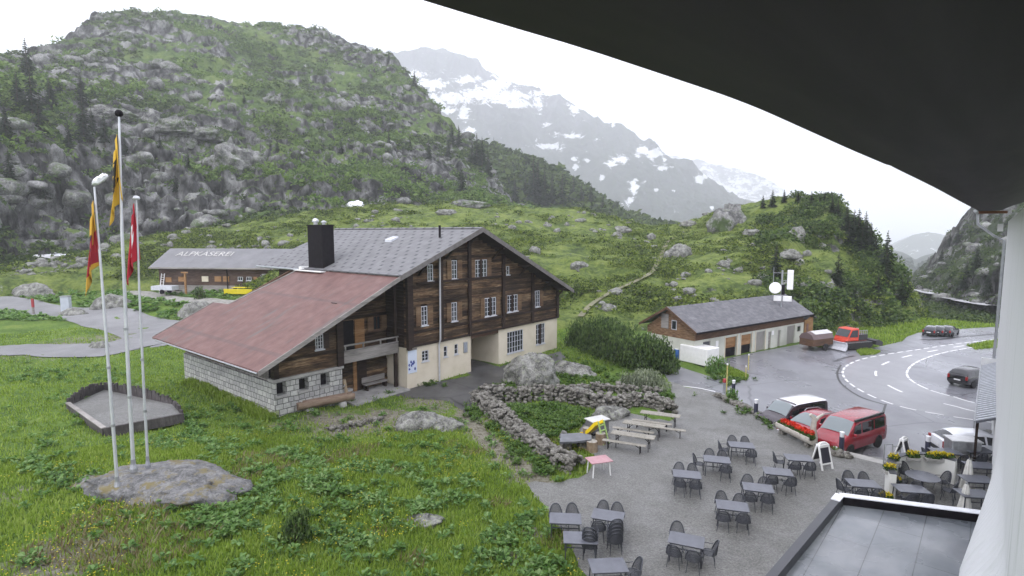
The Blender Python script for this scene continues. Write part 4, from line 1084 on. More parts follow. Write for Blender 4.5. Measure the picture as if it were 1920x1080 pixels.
MB().prism([(-oe, ze + .03), (GW / 2, zr + .04), (GW + oe, ze + .03), (GW + oe, ze - .2), (GW / 2, zr - .2), (-oe, ze - .2)], 'x', -og - .06, -og - .002).build('barge_board', M_mid, gar)
MB().box(-og, L + .9, -oe - .1, -oe, ze - .16, ze - .02).build('gutter', M_black, gar)
M_shed = M('door_grey', [(.22, .21, .19), (.28, .27, .25)], 2, .6, .1, .01, (6, 1, 1))
for i, d in enumerate(dz):
    nm = 'garage_door'
    if i < 2:
        q = MB().box(d[0], d[1], .18, .22, d[2], d[3]).build(nm, M_black, gar)
        MB().box(d[0] + .02, d[1] - .02, .12, .17, d[3] - 1.05, d[3] - .02).build('upper_panel', M_orange, q)
    else:
        q = MB().box(d[0], d[1], .12, .17, d[2], d[3]).build(nm, M_shed if i not in (3,) else M_grey, gar)
for d in doors[:3]:
    MB().box(d[0] - .12, d[0] - .005, -.04, -.003, -.5, zt - .06).box(d[1] + .005, d[1] + .12, -.04, -.003, -.5, zt - .06).build('door_frame', M_plas, gar)
for g in gwin:
    q = MB().box(g[0], g[1], .08, .12, g[2], g[3]).build('window', M_grey, gar); MB().box(g[0] + .08, g[1] - .08, .07, .079, g[2] + .08, g[3] - .08).build('pane', M_glass, q)
for x0, y0, x1, y1, lb in [(1341.5, 639, 1346.5, 650, 'white notice on the garage wall left of the wooden doors'), (1446.5, 620, 1450.5, 628, 'small white notice on the garage wall beside the narrow grey door')]:
    u0, u1, z0, z1 = G.rect(x0, y0, x1, y1)
    q = tag(MB().box(-(u1 - u0) / 2, (u1 - u0) / 2, -.03, 0, 0, z1 - z0).build('notice', M_white), lb, 'notice'); q.location = G.w((u0 + u1) / 2, -.01, z0); q.rotation_euler = (0, 0, G.rz)
# small shed leaning beyond it
sh = thing('wooden_shed', 'small honey coloured wooden shed at the far end of the garage', 'shed', G.w(L + 1.3, .9, 0), G.rz)
MB().box(-.9, .9, -.8, 1.2, -.1, 2.6).build('wall', M_orange, sh); MB().prism([(-1.1, 2.55), (0, 3.05), (1.1, 2.55), (1.1, 2.45), (0, 2.93), (-1.1, 2.45)], 'y', -1.1, 1.3).build('roof', M_eternit, sh)
MB().box(-.5, -.1, -.83, -.805, 1.0, 1.9).build('door', M_red, sh)
# aerial mast behind the roof
p_ = atr(1464, 575, 67.0)
mast = thing('antenna_mast', 'grey aerial mast with white dish and tall white panel behind the garage roof', 'antenna', (p_[0], p_[1], -.6), R(-28))
MB().tube([(0, 0, -.5), (0, 0, 8.0)], .09, 8).tube([(-.85, 0, 6.0), (-.85, 0, 8.3)], .03, 6).bar((-.85, 0, 7.7), (.75, 0, 7.7), .05).bar((0, 0, 6.9), (.75, 0, 6.9), .05).bar((0, 0, 6.2), (.75, 0, 6.2), .05).bar((-.85, 0, 6.3), (0, 0, 6.3), .05).build('mast', M_zinc, mast)
dm = MB(); dm.lathe([(.02, 0), (.38, .04), (.58, .16), (.62, .34), (.56, .36), (.02, .30)], 20); o = dm.build('dish', M_white, mast, 40); o.location = (-.55, -.25, 6.05); o.rotation_euler = (R(80), 0, R(-10))
MB().obox((.8, -.15, 7.0), (.6, .22, 2.1)).build('panel_antenna', M_white, mast, None, .04)
MB().obox((-.35, -.2, 4.95), (.75, .4, .55)).build('radio_box', M_white, mast, None, .03); MB().obox((.6, -.2, 4.95), (.85, .4, .55)).build('radio_box', M_white, mast, None, .03)
MB().obox((.16, -.12, 5.9), (.3, .25, 1.1)).build('cable_box', M_black, mast)
# white tank box beside the garage, blue drum
p0, p1 = at(1274, 676, -.45), at(1325, 691, -.6); p2 = at(1333, 680, -.6)
wb = thing('white_container', 'plain white box container standing against the garage corner', 'container', (p1[0], p1[1], -.6), math.atan2(p0[1] - p1[1], p0[0] - p1[0]))
lw = float(np.hypot(*(p0 - p1)[:2]))
MB().box(0, lw, -1.75, 0, .15, 1.72).build('box', M_white, wb, None, .05); MB().box(.2, lw - .2, -1.6, -.1, .02, .148).build('plinth', M_black, wb)
p_ = at(1270, 672, -.4)
dr = thing('blue_drum', 'small blue plastic drum beside the white box container', 'drum', p_); M_blue = M('blue_plastic', (.02, .10, .32), 3, .4)
MB().lathe([(.27, 0), (.3, .05), (.3, .4), (.31, .42), (.3, .45), (.3, .85), (.26, .9)], 14).build('drum', M_blue, dr, 40); MB().lathe([(.26, .901), (.26, .93), (.05, .94)], 14).build('lid', M_white, dr)

# ---- the alpine dairy at the far left
pA, pB = at(300, 546, 2.6), at(495, 549, 2.6)
A = Fr(pA[0], pA[1], math.degrees(math.atan2(pB[0] - pA[0], pB[1] - pA[1])), 2.6)
AL = float(np.hypot(*(pB - pA)[:2])) + 6
alp = thing('dairy_barn', 'long dark timber dairy barn with pale ALPKÄSEREI lettering on its grey roof', 'barn', A.O, A.rz)
aw = 7.5; _, zev = A.f(400, 502, -.8); _, zrg = A.f(400, 466, aw / 2)
M_bar = wood_mat('barn_boards', [(.03, .018, .014), (.075, .045, .034), (.12, .085, .065)], 3)
MB().box(0, AL, 0, aw, 1.0, zev + .2).build('timber_wall', M_bar, alp)
MB().box(0.02, AL - .02, .02, aw - .02, -1.5, .998).build('base_wall', M_grey, alp)
MB().prism([(0, zev), (aw, zev), (aw / 2, zrg - .2)], 'x', .1, AL - .1).build('gable_wall', M_bar, alp)
M_tin2 = M_tin
MB().prism([(-.9, zev - .02), (aw / 2, zrg), (aw / 2, zrg - .12), (-.9, zev - .14)], 'x', -.9, AL + .5).prism([(aw / 2, zrg), (aw + .9, zev), (aw + .9, zev - .12), (aw / 2, zrg - .12)], 'x', -.9, AL + .5).build('roof', M_tin, alp)
MB().box(-.9, AL + .5, -.98, -.905, zev - .2, zev + .02).build('eave_board', M_grey, alp)
fc = bpy.data.curves.new('roof_lettering', 'FONT'); fc.body = 'ALPKÄSEREI'; fc.size = 1.0; fc.extrude = .02; fc.offset = .0; fc.align_x = 'LEFT'
tmp = bpy.data.objects.new('tmp', fc); COL.objects.link(tmp); dg = bpy.context.evaluated_depsgraph_get()
me = bpy.data.meshes.new_from_object(tmp.evaluated_get(dg)); bpy.data.objects.remove(tmp)
me.name = 'roof_lettering'
lo = link('roof_lettering', me, M('letter_paint', [(.34, .335, .32), (.50, .49, .47)], 3, .7), alp)
co = np.array([v_.co for v_ in me.vertices]); u0, z0_ = A.f(330, 484, 2.0); u1, _ = A.f(434, 484, 2.0)
sp = math.atan2(zrg - zev, aw / 2 + .9); lo.rotation_euler = (sp, 0, 0)
wdt = co[:, 0].max() - co[:, 0].min(); lo.scale = ((u1 - u0) / wdt, 1.7, 1)
vv = 1.85; lo.location = (u0, vv, zev + (vv + .9) * math.tan(sp) + .035)
def arect(x0, y0, x1, y1): return A.rect(x0, y0, x1, y1)
for x0, y0, x1, y1, m_ in [(311, 520, 322, 529, M_orange), (335, 519, 346, 528, M_orange), (379, 518, 391, 528, M_plas), (403, 518, 415, 528, M_orange), (419, 518, 430, 528, M_orange)]:
    q = arect(x0, y0, x1, y1); MB().box(q[0], q[1], -.08, -.003, q[2], q[3]).build('closed_shutter', m_, alp)
for x0, y0, x1, y1 in [(447, 519, 456, 526), (463, 519, 472, 526)]:
    window(alp, *arect(x0, y0, x1, y1), -.08, 2, 1)
q = arect(476, 519, 483, 536); MB().box(q[0], q[1], -.06, -.003, .2, q[3]).build('door', M_orange, alp)
q = arect(490, 514, 506, 538); wp = tag(MB().box(0, 1.6, 0, .05, 0, 2.2).build('pattern_banner', M('banner', [(.06, .05, .05), (.65, .65, .66)], 3.0, .7, lo=.48, hi=.52)), 'black and white patterned banner hung at the right end of the dairy barn', 'banner'); wp.location = A.w(q[0], -.12, .6); wp.rotation_euler = (0, 0, A.rz)
dp = MB(); u_ = A.f(427, 520)[0]; dp.tube([(u_, -.14, zev - .2), (u_, -.14, 0)], .07).build('downpipe', M_black, alp)
pu, _ = A.f(362, 530); pst_ = thing('sign_post', 'pale wooden sign post with crossboard before the dairy barn', 'post', A.w(pu, -1.6, 0), A.rz)
MB().box(-.12, .12, -.1, .1, -.5, 3.1).build('post', M_orange, pst_); MB().box(-.55, .55, -.14, -.102, 2.9, 3.1).build('crossboard', M_orange, pst_)
lu_, _ = A.f(308, 530); ld = thing('ladder', 'white ladder leaning on the left end of the dairy barn', 'ladder', A.w(lu_, -.5, 0), A.rz); lm = MB()
for x in (-.25, .25): lm.bar((x, -.3, -.2), (x, .38, 2.7), .07)
lm.build('rails', M_white, ld); lm = MB()
for k in range(8): lm.bar((-.22, -.3 + k * .085, .1 + k * .34), (.22, -.3 + k * .085, .1 + k * .34), .05)
lm.build('rungs', M_white, ld)
tu, _ = A.f(332, 545); tl = thing('utility_trailer', 'small pale grey flat trailer parked before the dairy barn', 'trailer', A.w(tu, -2.4, -.05), A.rz + .06)
MB().box(-1.6, 1.6, -.75, .75, .55, 1.15).build('body', M('trailer_grey', (.5, .52, .56), 3, .5), tl); MB().bar((1.6, 0, .5), (2.6, 0, .4), .1).build('drawbar', M_black, tl)
for y in (-.8, .8):
    o = MB().lathe([(.2, -.1), (.33, -.1), (.33, .1), (.2, .1)], 14).build('wheel', M_black, tl, 40); o.location = (.1, y, .33); o.rotation_euler = (R(90), 0, 0)
M_yel = M('yellow_cloth', [(.62, .50, .01), (.72, .60, .02)], 2, .6)
for k, (px, lb) in enumerate([(438, 'left yellow bench before the dairy barn'), (468, 'right yellow bench before the dairy barn')]):
    u_, _ = A.f(px, 545, -3.5); b_ = thing('yellow_bench', lb, 'bench', A.w(u_, -3.6, -.05), A.rz)
    MB().box(-1.25, 1.25, -.2, .2, .45, .52).build('seat', M_yel, b_); MB().obox((0, -.24, .62), (2.5, .06, .7), (R(8), 0, 0)).build('backrest', M_yel, b_)
    for x in (-1, 1): MB().box(x - .04, x + .04, -.2, .22, 0, .45).build('leg', M_dark, b_)
u_, _ = A.f(462, 536, -2.2)
tb = thing('long_table', 'long table with yellow edge between the yellow benches and the dairy barn', 'table', A.w(u_, -2.3, 0), A.rz)
MB().box(-2.0, 2.0, -.4, .4, .95, 1.02).build('tabletop', M_yel, tb)
for x in (-1.7, 1.7): MB().box(x - .05, x + .05, -.35, .35, 0, .95).build('leg', M_dark, tb)

# ---- the lodge this view is taken from: facade, eave, canopy, flat annex roof
AZ = R(40.7); Wd = np.array([math.sin(AZ), math.cos(AZ)]); Nd = np.array([math.cos(AZ), -math.sin(AZ)])
def LW(s, o, z): p = Wd * s + Nd * o; return (p[0], p[1], z)
lodge = thing('lodge_building', 'white board-clad lodge facade on the right edge with dark roof overhang above', 'building', (0, 0, 0), math.pi / 2 - AZ)
LY = lambda o: -o      # lodge local frame: x along the wall, y to the left
sS = np.arange(-4, 50.01, .06); zS = np.concatenate([np.linspace(-1, 11, 40), [12.2]])
S2, Z2 = np.meshgrid(sS, zS, indexing='ij')
A2 = np.clip((26.0 - S2) * .085, 0, .72)
off = .62 - A2 * sstep(5.0, 2.9, Z2) 
gro = np.abs(((S2 / .36) % 1) - .5); off = off - .055 * (gro > .38)
V = np.stack([S2, -off, Z2], -1); ix = np.arange(S2.size).reshape(S2.shape)
F = np.stack([ix[:-1, :-1], ix[1:, :-1], ix[1:, 1:], ix[:-1, 1:]], -1).reshape(-1, 4)
M_clad = M('white_boards', [(.22, .23, .22), (.58, .60, .585), (.66, .67, .67)], .9, .7, .15, .01, (3.2, 1, .18), lo=.18, hi=.42)
link('facade', mesh_np('facade', V.reshape(-1, 3), F), M_clad, lodge)
MB().box(49.9, 50, -8, -.62, -1, 12.2).build('end_wall', M_clad, lodge)
# overhang: slightly bowed eave, soffit boards, fascia
es = [-4, -1.5, 0, .82, 1.13, 1.6, 2.95, 5.66, 9, 14.5, 25, 40, 51.2]; eh = [.36, .42, .47, .50, .54, .57, .65, .71, .80, .90, 1.05, 1.28, 1.45]
sq = np.concatenate([np.arange(-4, 8, .2), np.arange(8, 51.3, .8)]); hq = np.interp(sq, es, eh); hq = np.convolve(np.pad(hq, 2, 'edge'), np.ones(5) / 5, 'valid')
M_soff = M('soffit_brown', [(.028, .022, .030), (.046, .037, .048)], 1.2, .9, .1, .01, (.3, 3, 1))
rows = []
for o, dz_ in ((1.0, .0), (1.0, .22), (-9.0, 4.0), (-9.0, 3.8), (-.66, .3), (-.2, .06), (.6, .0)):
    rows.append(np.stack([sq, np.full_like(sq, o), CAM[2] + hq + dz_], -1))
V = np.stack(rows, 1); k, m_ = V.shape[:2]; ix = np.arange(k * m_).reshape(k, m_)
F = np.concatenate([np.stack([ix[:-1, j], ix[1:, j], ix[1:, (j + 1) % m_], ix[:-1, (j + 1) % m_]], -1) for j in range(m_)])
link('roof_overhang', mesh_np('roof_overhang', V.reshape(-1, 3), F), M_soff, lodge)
zz = CAM[2] + hq[-1]
MB().box(50.0, 51.25, -.5, 1.02, zz - .18, zz - .03).build('end_soffit', wood_mat('red_soffit', [(.11, .045, .025), (.19, .085, .05), (.25, .13, .08)], 6), lodge)
gt = MB(); gt.tube([(46, 1.08, zz - .12), (51.3, 1.08, zz - .12)], .10).tube([(50.6, 1.05, zz - .2), (50.6, 1.0, zz - .9), (50.25, .1, zz - 1.7), (50.2, -.45, zz - 2.0), (50.2, -.45, -.6)], .085); gt.build('downpipe', M_zinc, lodge)
MB().obox((50.1, -.2, zz - 1.15), (.25, .3, .5)).build('outside_lamp', M_white, lodge)
for s_ in (27.0, 33.0, 39.0): 
    q = MB().box(s_, s_ + .9, -.60, -.585, 5.2, 6.6).build('window', M_frame, lodge); MB().box(s_ + .1, s_ + .8, -.586, -.58, 5.3, 6.5).build('pane', M_glass, q)
# ribbed canopy along the wall
can = thing('ribbed_canopy', 'grey canopy roof with pale cross ribs along the white lodge wall', 'canopy', LW(34.5, 0, 0), math.pi / 2 - AZ)
MB().prism([(-.60, 2.75), (.15, 2.4), (.15, 2.3), (-.60, 2.65)], 'x', 0, 15).build('roof_sheet', M('canopy_dark', (.09, .095, .11), 3, .45), can)
rb = MB()
for k in range(32): rb.prism([(-.59, 2.80), (.16, 2.45), (.16, 2.40), (-.59, 2.752)], 'x', .1 + k * .47, .28 + k * .47)
rb.build('cross_ribs', M('canopy_pale', (.52, .54, .58), 3, .4), can)
MB().box(0, 15, .17, .23, 2.05, 2.43).build('fascia', M_zinc, can)
for x in (.3, 5, 10, 14.7): MB().box(x - .06, x + .06, .03, .14, -.6, 2.3).build('post', M_dark, can)
MB().box(15.0, 15.12, -.6, .2, 2.0, 2.95).build('end_board', M_white, can)
# flat roofed annex
ann = thing('flat_roof_annex', 'low annex with wet grey flat roof and white-edged parapet below the lodge wall', 'annex', LW(0, 0, 0), math.pi / 2 - AZ)
a0, a1, f0, f1 = 3.0, 20.2, -.5, 3.45
pk = [at(1575, 932, 3), at(1831, 960, 3), at(1450, 1080, 3)]
loc = lambda p: (float(p[:2] @ Wd), float(-(p[:2] @ Nd)))
k0, k1, k2 = map(loc, pk)
k1 = (k1[0] + .03, k1[1] - .5)
dL = ((k2[0] - k0[0]) / 6, (k2[1] - k0[1]) / 6)
nearL = (k0[0] + dL[0] * 16, k0[1] + dL[1] * 16)
poly = [k0, k1, (2.0, -1.2), nearL]
MB().prism(poly, 'z', -.5, 2.72).build('wall', M_plas, ann)
m, n, b = newmat('wet_membrane'); v = coords(n)
r = ramp(n, [(.13, .145, .16), (.18, .195, .21), (.24, .25, .265)], .36, .62); n.links.new(noise(n, v, .45, 5, .6), r.inputs['Fac'])
bk = nd(n, 'ShaderNodeTexBrick', Scale=1.0); bk.inputs['Brick Width'].default_value = 3.2; bk.inputs['Row Height'].default_value = 1.05; bk.inputs['Mortar Size'].default_value = .012; bk.inputs['Color1'].default_value = (1, 1, 1, 1); bk.inputs['Color2'].default_value = (.88, .88, .88, 1); bk.inputs['Mortar'].default_value = (.35, .35, .35, 1)
n.links.new(v, bk.inputs['Vector']); n.links.new(mixc(n, 1, r.outputs[0], bk.outputs['Color'], 'MULTIPLY'), b.inputs['Base Color'])
rr_ = ramp(n, [(.16,) * 3, (.45,) * 3], .4, .6); n.links.new(noise(n, v, .5, 4), rr_.inputs['Fac']); n.links.new(rr_.outputs[0], b.inputs['Roughness'])
MB().prism(poly, 'z', 2.73, 2.80).build('roof_membrane', m, ann)
pr = MB(); pr.bar((*k0, 2.9), (*k1, 2.9), .22, .34); pr.build('end_parapet', M_black, ann)
pc = MB(); pc.bar((*k0, 3.08), (*k1, 3.08), .26, .03); o_ = (k0[0] - .55, k0[1] - .02); pc.build('parapet_cap', M('cap_white', (.78, .79, .82), 3, .35), ann)
pr = MB(); pr.bar((*k0, 2.9), (*nearL, 2.9), .22, .34); pr.build('side_parapet', M_zinc if False else M('parapet_dark', (.05, .052, .06), 3, .4), ann)
pc = MB(); e0 = (k0[0] + dL[0] * .55, k0[1] + dL[1] * .55); pc.bar((*k0, 3.086), (*e0, 3.086), .26, .03); pc.build('parapet_cap_corner', bpy.data.materials['cap_white'], ann)
# ------------------------------------------------------------------ rocks, walls, flagpoles
def rock_material(name, cols, lichen=(.22, .23, .17), moss=None, sc_=1.4):
    m, n, b = newmat(name); v = coords(n)
    f = math_(n, 'ADD', math_(n, 'MULTIPLY', noise(n, v, sc_, 8, .7, .5), .6), math_(n, 'MULTIPLY', noise(n, v, sc_ * 7, 6, .75), .4))
    r = ramp(n, cols, .40, .60); n.links.new(f, r.inputs['Fac'])
    l = ramp(n, [(0, 0, 0), (1, 1, 1)], .54, .62); n.links.new(noise(n, v, sc_ * 2.3, 6, .7), l.inputs['Fac'])
    c = mixc(n, math_(n, 'MULTIPLY', l.outputs[0], .6), r.outputs[0], lichen)
    if moss:
        k = ramp(n, [(0, 0, 0), (1, 1, 1)], .52, .6); n.links.new(noise(n, v, sc_ * .8, 7, .75), k.inputs['Fac'])
        c = mixc(n, k.outputs[0], c, moss)
    n.links.new(c, b.inputs['Base Color']); b.inputs['Roughness'].default_value = .85
    bump_(n, b, f, .8, .12)
    return m
M_rock = rock_material('boulder_rock', [(.03, .03, .028), (.11, .11, .10), (.20, .20, .185), (.30, .30, .28)], (.25, .27, .19))
M_mound = rock_material('mound_rock', [(.05, .05, .05), (.13, .13, .13), (.22, .22, .22)], (.24, .24, .23), (.15, .125, .055), 1.6)
M_stone = rock_material('wall_stone', [(.03, .027, .023), (.095, .088, .075), (.18, .17, .15), (.29, .28, .26)], (.24, .245, .2), None, 3.5)
M_crag = rock_material('crag_rock', [(.02, .02, .02), (.09, .09, .088), (.19, .19, .185), (.30, .30, .29)], (.24, .25, .2), (.05, .08, .02), .35)
def ico(sub):
    bm = bmesh.new(); bmesh.ops.create_icosphere(bm, subdivisions=sub, radius=1)
    V = np.array([v_.co for v_ in bm.verts]); F = np.array([[q.index for q in f.verts] for f in bm.faces]); bm.free()
    return V, F
ICO = {k: ico(k) for k in (1, 2, 3, 4, 5)}
def boulder_V(V, sx, sy, sz, seed, amp=.28, fr=1.1, flat=-.35):
    fr = fr * 1.15
    P = V * np.array([1, 1, 1.0]); nz = fbm(P * fr + seed * 7.7, 4) * amp + (ridged(P * fr * 1.8 + seed * 3.1, 3)) * amp * .25
    d, cid = worley(P * 1.3 + seed); d3, c3 = worley(P * 2.9 + seed); P = P * (1 + nz + (cid - .5) * amp * 1.0 + (c3 - .5) * amp * .28 + ridged(P * 4 + seed, 3) * amp * .12)[:, None]
    P[:, 2] = np.maximum(P[:, 2], flat)
    return P * np.array([sx, sy, sz])
def boulder(px, py, sx, sy, sz, label, z=None, rz=0, seed=1, name='boulder', cat='rock', mat=None, sub=4, amp=.28, sink=.1, flat=-.35, pos=None, fr=1.1):
    p = np.array(pos) if pos is not None else at(px, py, 0 if z is None else z)
    zz = float(gz(p[0], p[1])) if (z is None or z > -90) and pos is None else p[2]
    V, F = ICO[sub]
    o = link(name, mesh_np(name, boulder_V(V, sx, sy, sz, seed, amp, fr, flat), F, True), mat or M_rock)
    o.location = (p[0], p[1], zz - sink); o.rotation_euler = (0, 0, rz)
    return tag(o, label, cat)
boulder(1000, 716, 2.3, 1.9, 2.2, 'great lichen-grey boulder at the corner of the forecourt before the chalet', seed=3, rz=.4, sub=5)
boulder(1066, 698, 1.9, 1.0, .95, 'low grey slab behind the great boulder in the garden', seed=8, rz=-.3)
boulder(1085, 742, 1.0, .8, .65, 'rounded pale stone by the upper garden wall', seed=5)
boulder(1140, 782, 1.25, .8, .75, 'grey rock below the stone wall beside the grey box table', seed=9, rz=.2)
boulder(790, 800, 1.6, 1.0, .85, 'grey lichen rock in the meadow below the chalet forecourt', seed=12, rz=.3)
boulder(838, 806, 1.0, .6, .6, 'smaller angular rock right of the meadow rock', seed=14, rz=-.2)
boulder(785, 992, .95, .5, .22, 'flat grey stone lying in the foreground meadow', seed=16, rz=.2)
boulder(955, 1028, .3, .2, .16, 'small brown stone at the lower right of the meadow', seed=18, sub=3)
boulder(62, 562, 3.0, 1.6, 1.7, 'pale boulder above the left lane at the picture edge', z=1.4, seed=21)
boulder(5, 560, 2.2, 1.4, 1.4, 'pale rock at the far left picture edge by the lane', z=1.4, seed=22)
boulder(213, 582, 2.3, 1.3, 1.6, 'rounded grey boulder behind the flagpoles beside the lane', z=1.2, seed=23)
boulder(368, 588, 1.9, 1.2, 1.9, 'dark split boulder at the bank behind the barn roof', z=1.4, seed=24, rz=.6)
boulder(140, 592, 1.6, .9, .9, 'low rock below the grey blue pillar', z=1.0, seed=25)
boulder(184, 650, .9, .6, .7, 'pale stone beside the left flagpole on the yard verge', z=.5, seed=26)
boulder(235, 518, 1.6, 1.0, .8, 'dark stone in the bank below the track', z=2.6, seed=27)
# the bare rock the flagpoles stand on
mp_ = at(300, 905, 1.45)
mound = link('rock_mound', mesh_np('rock_mound', boulder_V(ICO[5][0], 3.3, 1.9, .85, 31, .2, 1.8, -.5), ICO[5][1], True), M_mound)
mound.location = (mp_[0], mp_[1], gz(mp_[0], mp_[1]) - .22); mound.rotation_euler = (0, 0, -.12)
tag(mound, 'bare grey rock mound with rusty moss in the meadow carrying the flagpoles', 'rock')
# rocks on the hills
for px, py, s_, T, lab, sd in [(1273, 478, (2.3, 1.8, 1.9), 'm', 'big grey boulder beside the hiking path on the moor', 41), (1366, 412, (5.4, 3.4, 4.4), 'm', 'pointed grey crag on the crest of the moor', 42), (1490, 448, (1.9, 1.5, 2.2), 'm', 'upright rounded boulder on the right knoll', 43),
                               (868, 384, (5.5, 3, 1.3), 'm', 'long flat bare slab on the moor crest above the chalet ridge', 44), (1088, 500, (1.6, 1.1, .9), 'm', 'grey stone on the moor right of the chalet gable', 45), (1165, 432, (2.3, 1.5, 1.1), 'm', 'low pale slab near the moor crest', 46),
                               (1410, 437, (1.3, 1, .8), 'm', 'small pale boulder on the right knoll below the crag', 47), (1480, 478, (2.4, 1.5, 1.0), 'm', 'sloping bare slab above the aerial mast', 48), (388, 418, (5.2, 3.6, 3.2), 'l', 'big angular boulder at the foot of the cliff above the dairy barn', 49),
                               (1290, 422, (1.8, 1.4, 1.0), 'm', 'rounded rock on the moor saddle left of the crag', 50), (840, 400, (2.5, 1.6, 1.0), 'm', 'pinkish scree block above the chalet roof', 51)]:
    h = (T_moor if T == 'm' else T_left).hit_slide(px, py)
    if h is not None: big_ = s_[0] > 4; boulder(0, 0, *s_, lab, pos=h, seed=sd, sink=s_[2] * (.4 if big_ else .15), rz=sd, mat=M_crag if big_ else None, amp=.4 if big_ else .32)
# cliff boulders of the left hill
for px, py, s_, lab, sd in [(440, 300, (10, 7, 7), 'large pale rounded crag in the middle of the rocky hillside', 61), (320, 238, (9, 5, 3.6), 'long pale slab on the hillside right of the tallest flag', 62), (375, 250, (7, 4, 3.2), 'tilted pale slab next to the long slab on the hillside', 63), (210, 212, (6, 4, 2.6), 'flat pale dome above the tallest flagpole', 64), (650, 200, (5, 4, 4.5), 'light rounded rock high on the right flank of the hill', 65), (280, 222, (3, 3, 4), 'small upright pale block on the hillside', 66), (345, 265, (5, 4, 4), 'domed pale rock above the cliff band', 67)]:
    h = T_left.hit_slide(px, py)
    if h is not None: boulder(0, 0, *s_, lab, pos=h, seed=sd, sink=s_[2] * .42, rz=sd * .7, mat=M_crag, amp=.42, sub=5)
# late snow patches
M_snow = M('old_snow', [(.72, .73, .76), (.84, .85, .88)], 1.5, .6)
for px, py, s_, lab, T in [(666, 388, (2.6, 1.5, 1.7), 'late snow patch in the gully above the chalet roof', 'l'), (100, 484, (3.4, 2, .9), 'late snow patch at the cliff foot on the left', 'l'), (8, 502, (5, 2, .6), 'thin snow strip at the left picture edge', 'g')]:
    h = (T_left.hit_slide(px, py) if T == 'l' else at(px, py, 3.1)); 
    o = link('snow_patch', mesh_np('snow_patch', boulder_V(ICO[4][0], *s_, 71 + px, .5, 1.3), ICO[4][1], True), M_snow); o.location = h; tag(o, lab, 'snow')

def stone_wall(name, pts, wd, ht, label, seed, step=.3, big=.2):
    rg = np.random.default_rng(seed); P = resample([np.array([*at(a, b, 0)[:2]]) for a, b in pts], .2)
    d = np.gradient(P, axis=0); d /= np.linalg.norm(d, axis=1, keepdims=True); nn = np.stack([-d[:, 1], d[:, 0]], 1)
    V, F = ICO[2]; VV, FF, k = [], [], 0
    L = len(P) * .2; n_l = max(2, int(ht / .17)); base = []
    for lay in range(n_l):
        z = .06 + lay * ht / n_l; w2 = wd * (1 - .3 * lay / n_l)
        for s_ in np.arange(0, L, .26):
            i = min(int(s_ / .2), len(P) - 1)
            offs = np.arange(-w2 / 2, w2 / 2 + .01, .3) if lay == n_l - 1 else ([-w2 / 2, w2 / 2] + ([0] if lay == n_l - 2 else []))
            for o in offs:
                q = P[i] + nn[i] * (o + rg.normal(0, .05)) + d[i] * rg.normal(0, .06)
                sz = big * np.array([rg.uniform(.6, 1.25), rg.uniform(.6, 1.2), rg.uniform(.4, .8)])
                B = V * (1 + rg.normal(0, .12, len(V)))[:, None]; B = np.clip(B, -.8, .8) * sz
                a = rg.uniform(0, 6.28); c_, s__ = math.cos(a), math.sin(a)
                B = np.stack([B[:, 0] * c_ - B[:, 1] * s__, B[:, 0] * s__ + B[:, 1] * c_, B[:, 2] + B[:, 0] * rg.normal(0, .3)], 1)
                VV.append(B + [q[0], q[1], z + rg.normal(0, .05) + gz(q[0], q[1])]); FF.append(F + k); k += len(V)
    return tag(link(name, mesh_np(name, np.concatenate(VV), np.concatenate(FF)), M_stone), label, 'wall')
stone_wall('dry_stone_wall', [(900, 750), (925, 775), (965, 812), (1010, 845), (1055, 872), (1092, 884)], 1.1, .75, 'broad dry stone wall running down beside the stony path to the pink table', 1)
stone_wall('dry_stone_wall', [(906, 748), (960, 752), (1030, 752), (1100, 760), (1140, 770)], .8, 1.0, 'dry stone wall along the back of the green garden bed', 2)
stone_wall('dry_stone_wall', [(1140, 766), (1190, 762), (1240, 768), (1258, 782)], .8, .85, 'dry stone wall ending behind the wooden picnic tables', 3)
stone_wall('dry_stone_wall', [(1050, 738), (1110, 732), (1170, 736), (1235, 738)], .7, .6, 'upper low stone wall beneath the silvery shrub', 4)
stone_wall('stone_edging', [(1346, 742), (1390, 762), (1440, 786), (1490, 812), (1545, 846), (1590, 856)], .5, .22, 'row of edging stones between gravel terrace and car park', 5, big=.22)
lg = stone_wall('stone_edging', [(620, 815), (670, 800), (725, 790)], .3, .3, 'short stone edging in the bare ground below the log trough', 6)

M_wire = M('anthracite_wire', [(.045, .048, .06), (.075, .08, .095)], 6, .45, metal=.3)
M_alu = M('flagpole_alu', [(.50, .52, .55), (.62, .63, .66)], 2, .35, metal=.4)
# flagpoles
def flagpole(bx, by, z, ty, r0, label, lean=0):
    p = at(bx, by, z); zz = float(gz(p[0], p[1])) if bx > 260 else z
    rr_ = math.hypot(p[0], p[1]); r_ = ray(bx, ty); top = CAM[2] + r_[2] / math.hypot(r_[0], r_[1]) * rr_; H = top - z
    o = thing('flagpole', label, 'flagpole', (p[0], p[1], z - .25), 0)
    MB().tube([(0, 0, 0), (lean * .15, 0, H * .3), (lean * .5, 0, H * .7), (lean, 0, H + .25)], [r0, r0 * .95, r0 * .75, r0 * .5], 10).build('pole', M_alu, o, 40)
    MB().lathe([(r0 * 1.9, 0), (r0 * 1.9, .12), (r0 * 1.2, .3), (r0 * 1.1, .5)], 12).build('base_sleeve', M_zinc, o)
    for k in (.22, .42): MB().lathe([(r0 * 1.15, 0), (r0 * 1.15, .1)], 10, (lean * .15 * k / .3, 0, H * k)).build('collar', M_zinc, o)
    return o, H, p
FP1, H1, P1 = flagpole(220, 905, 1.9, 352, .065, 'left flagpole carrying the red and yellow flag and a white cloth', -.05)
FP2, H2, P2 = flagpole(250, 872, 2.2, 222, .075, 'tallest middle flagpole with black ball, carrying the yellow flag', .38)
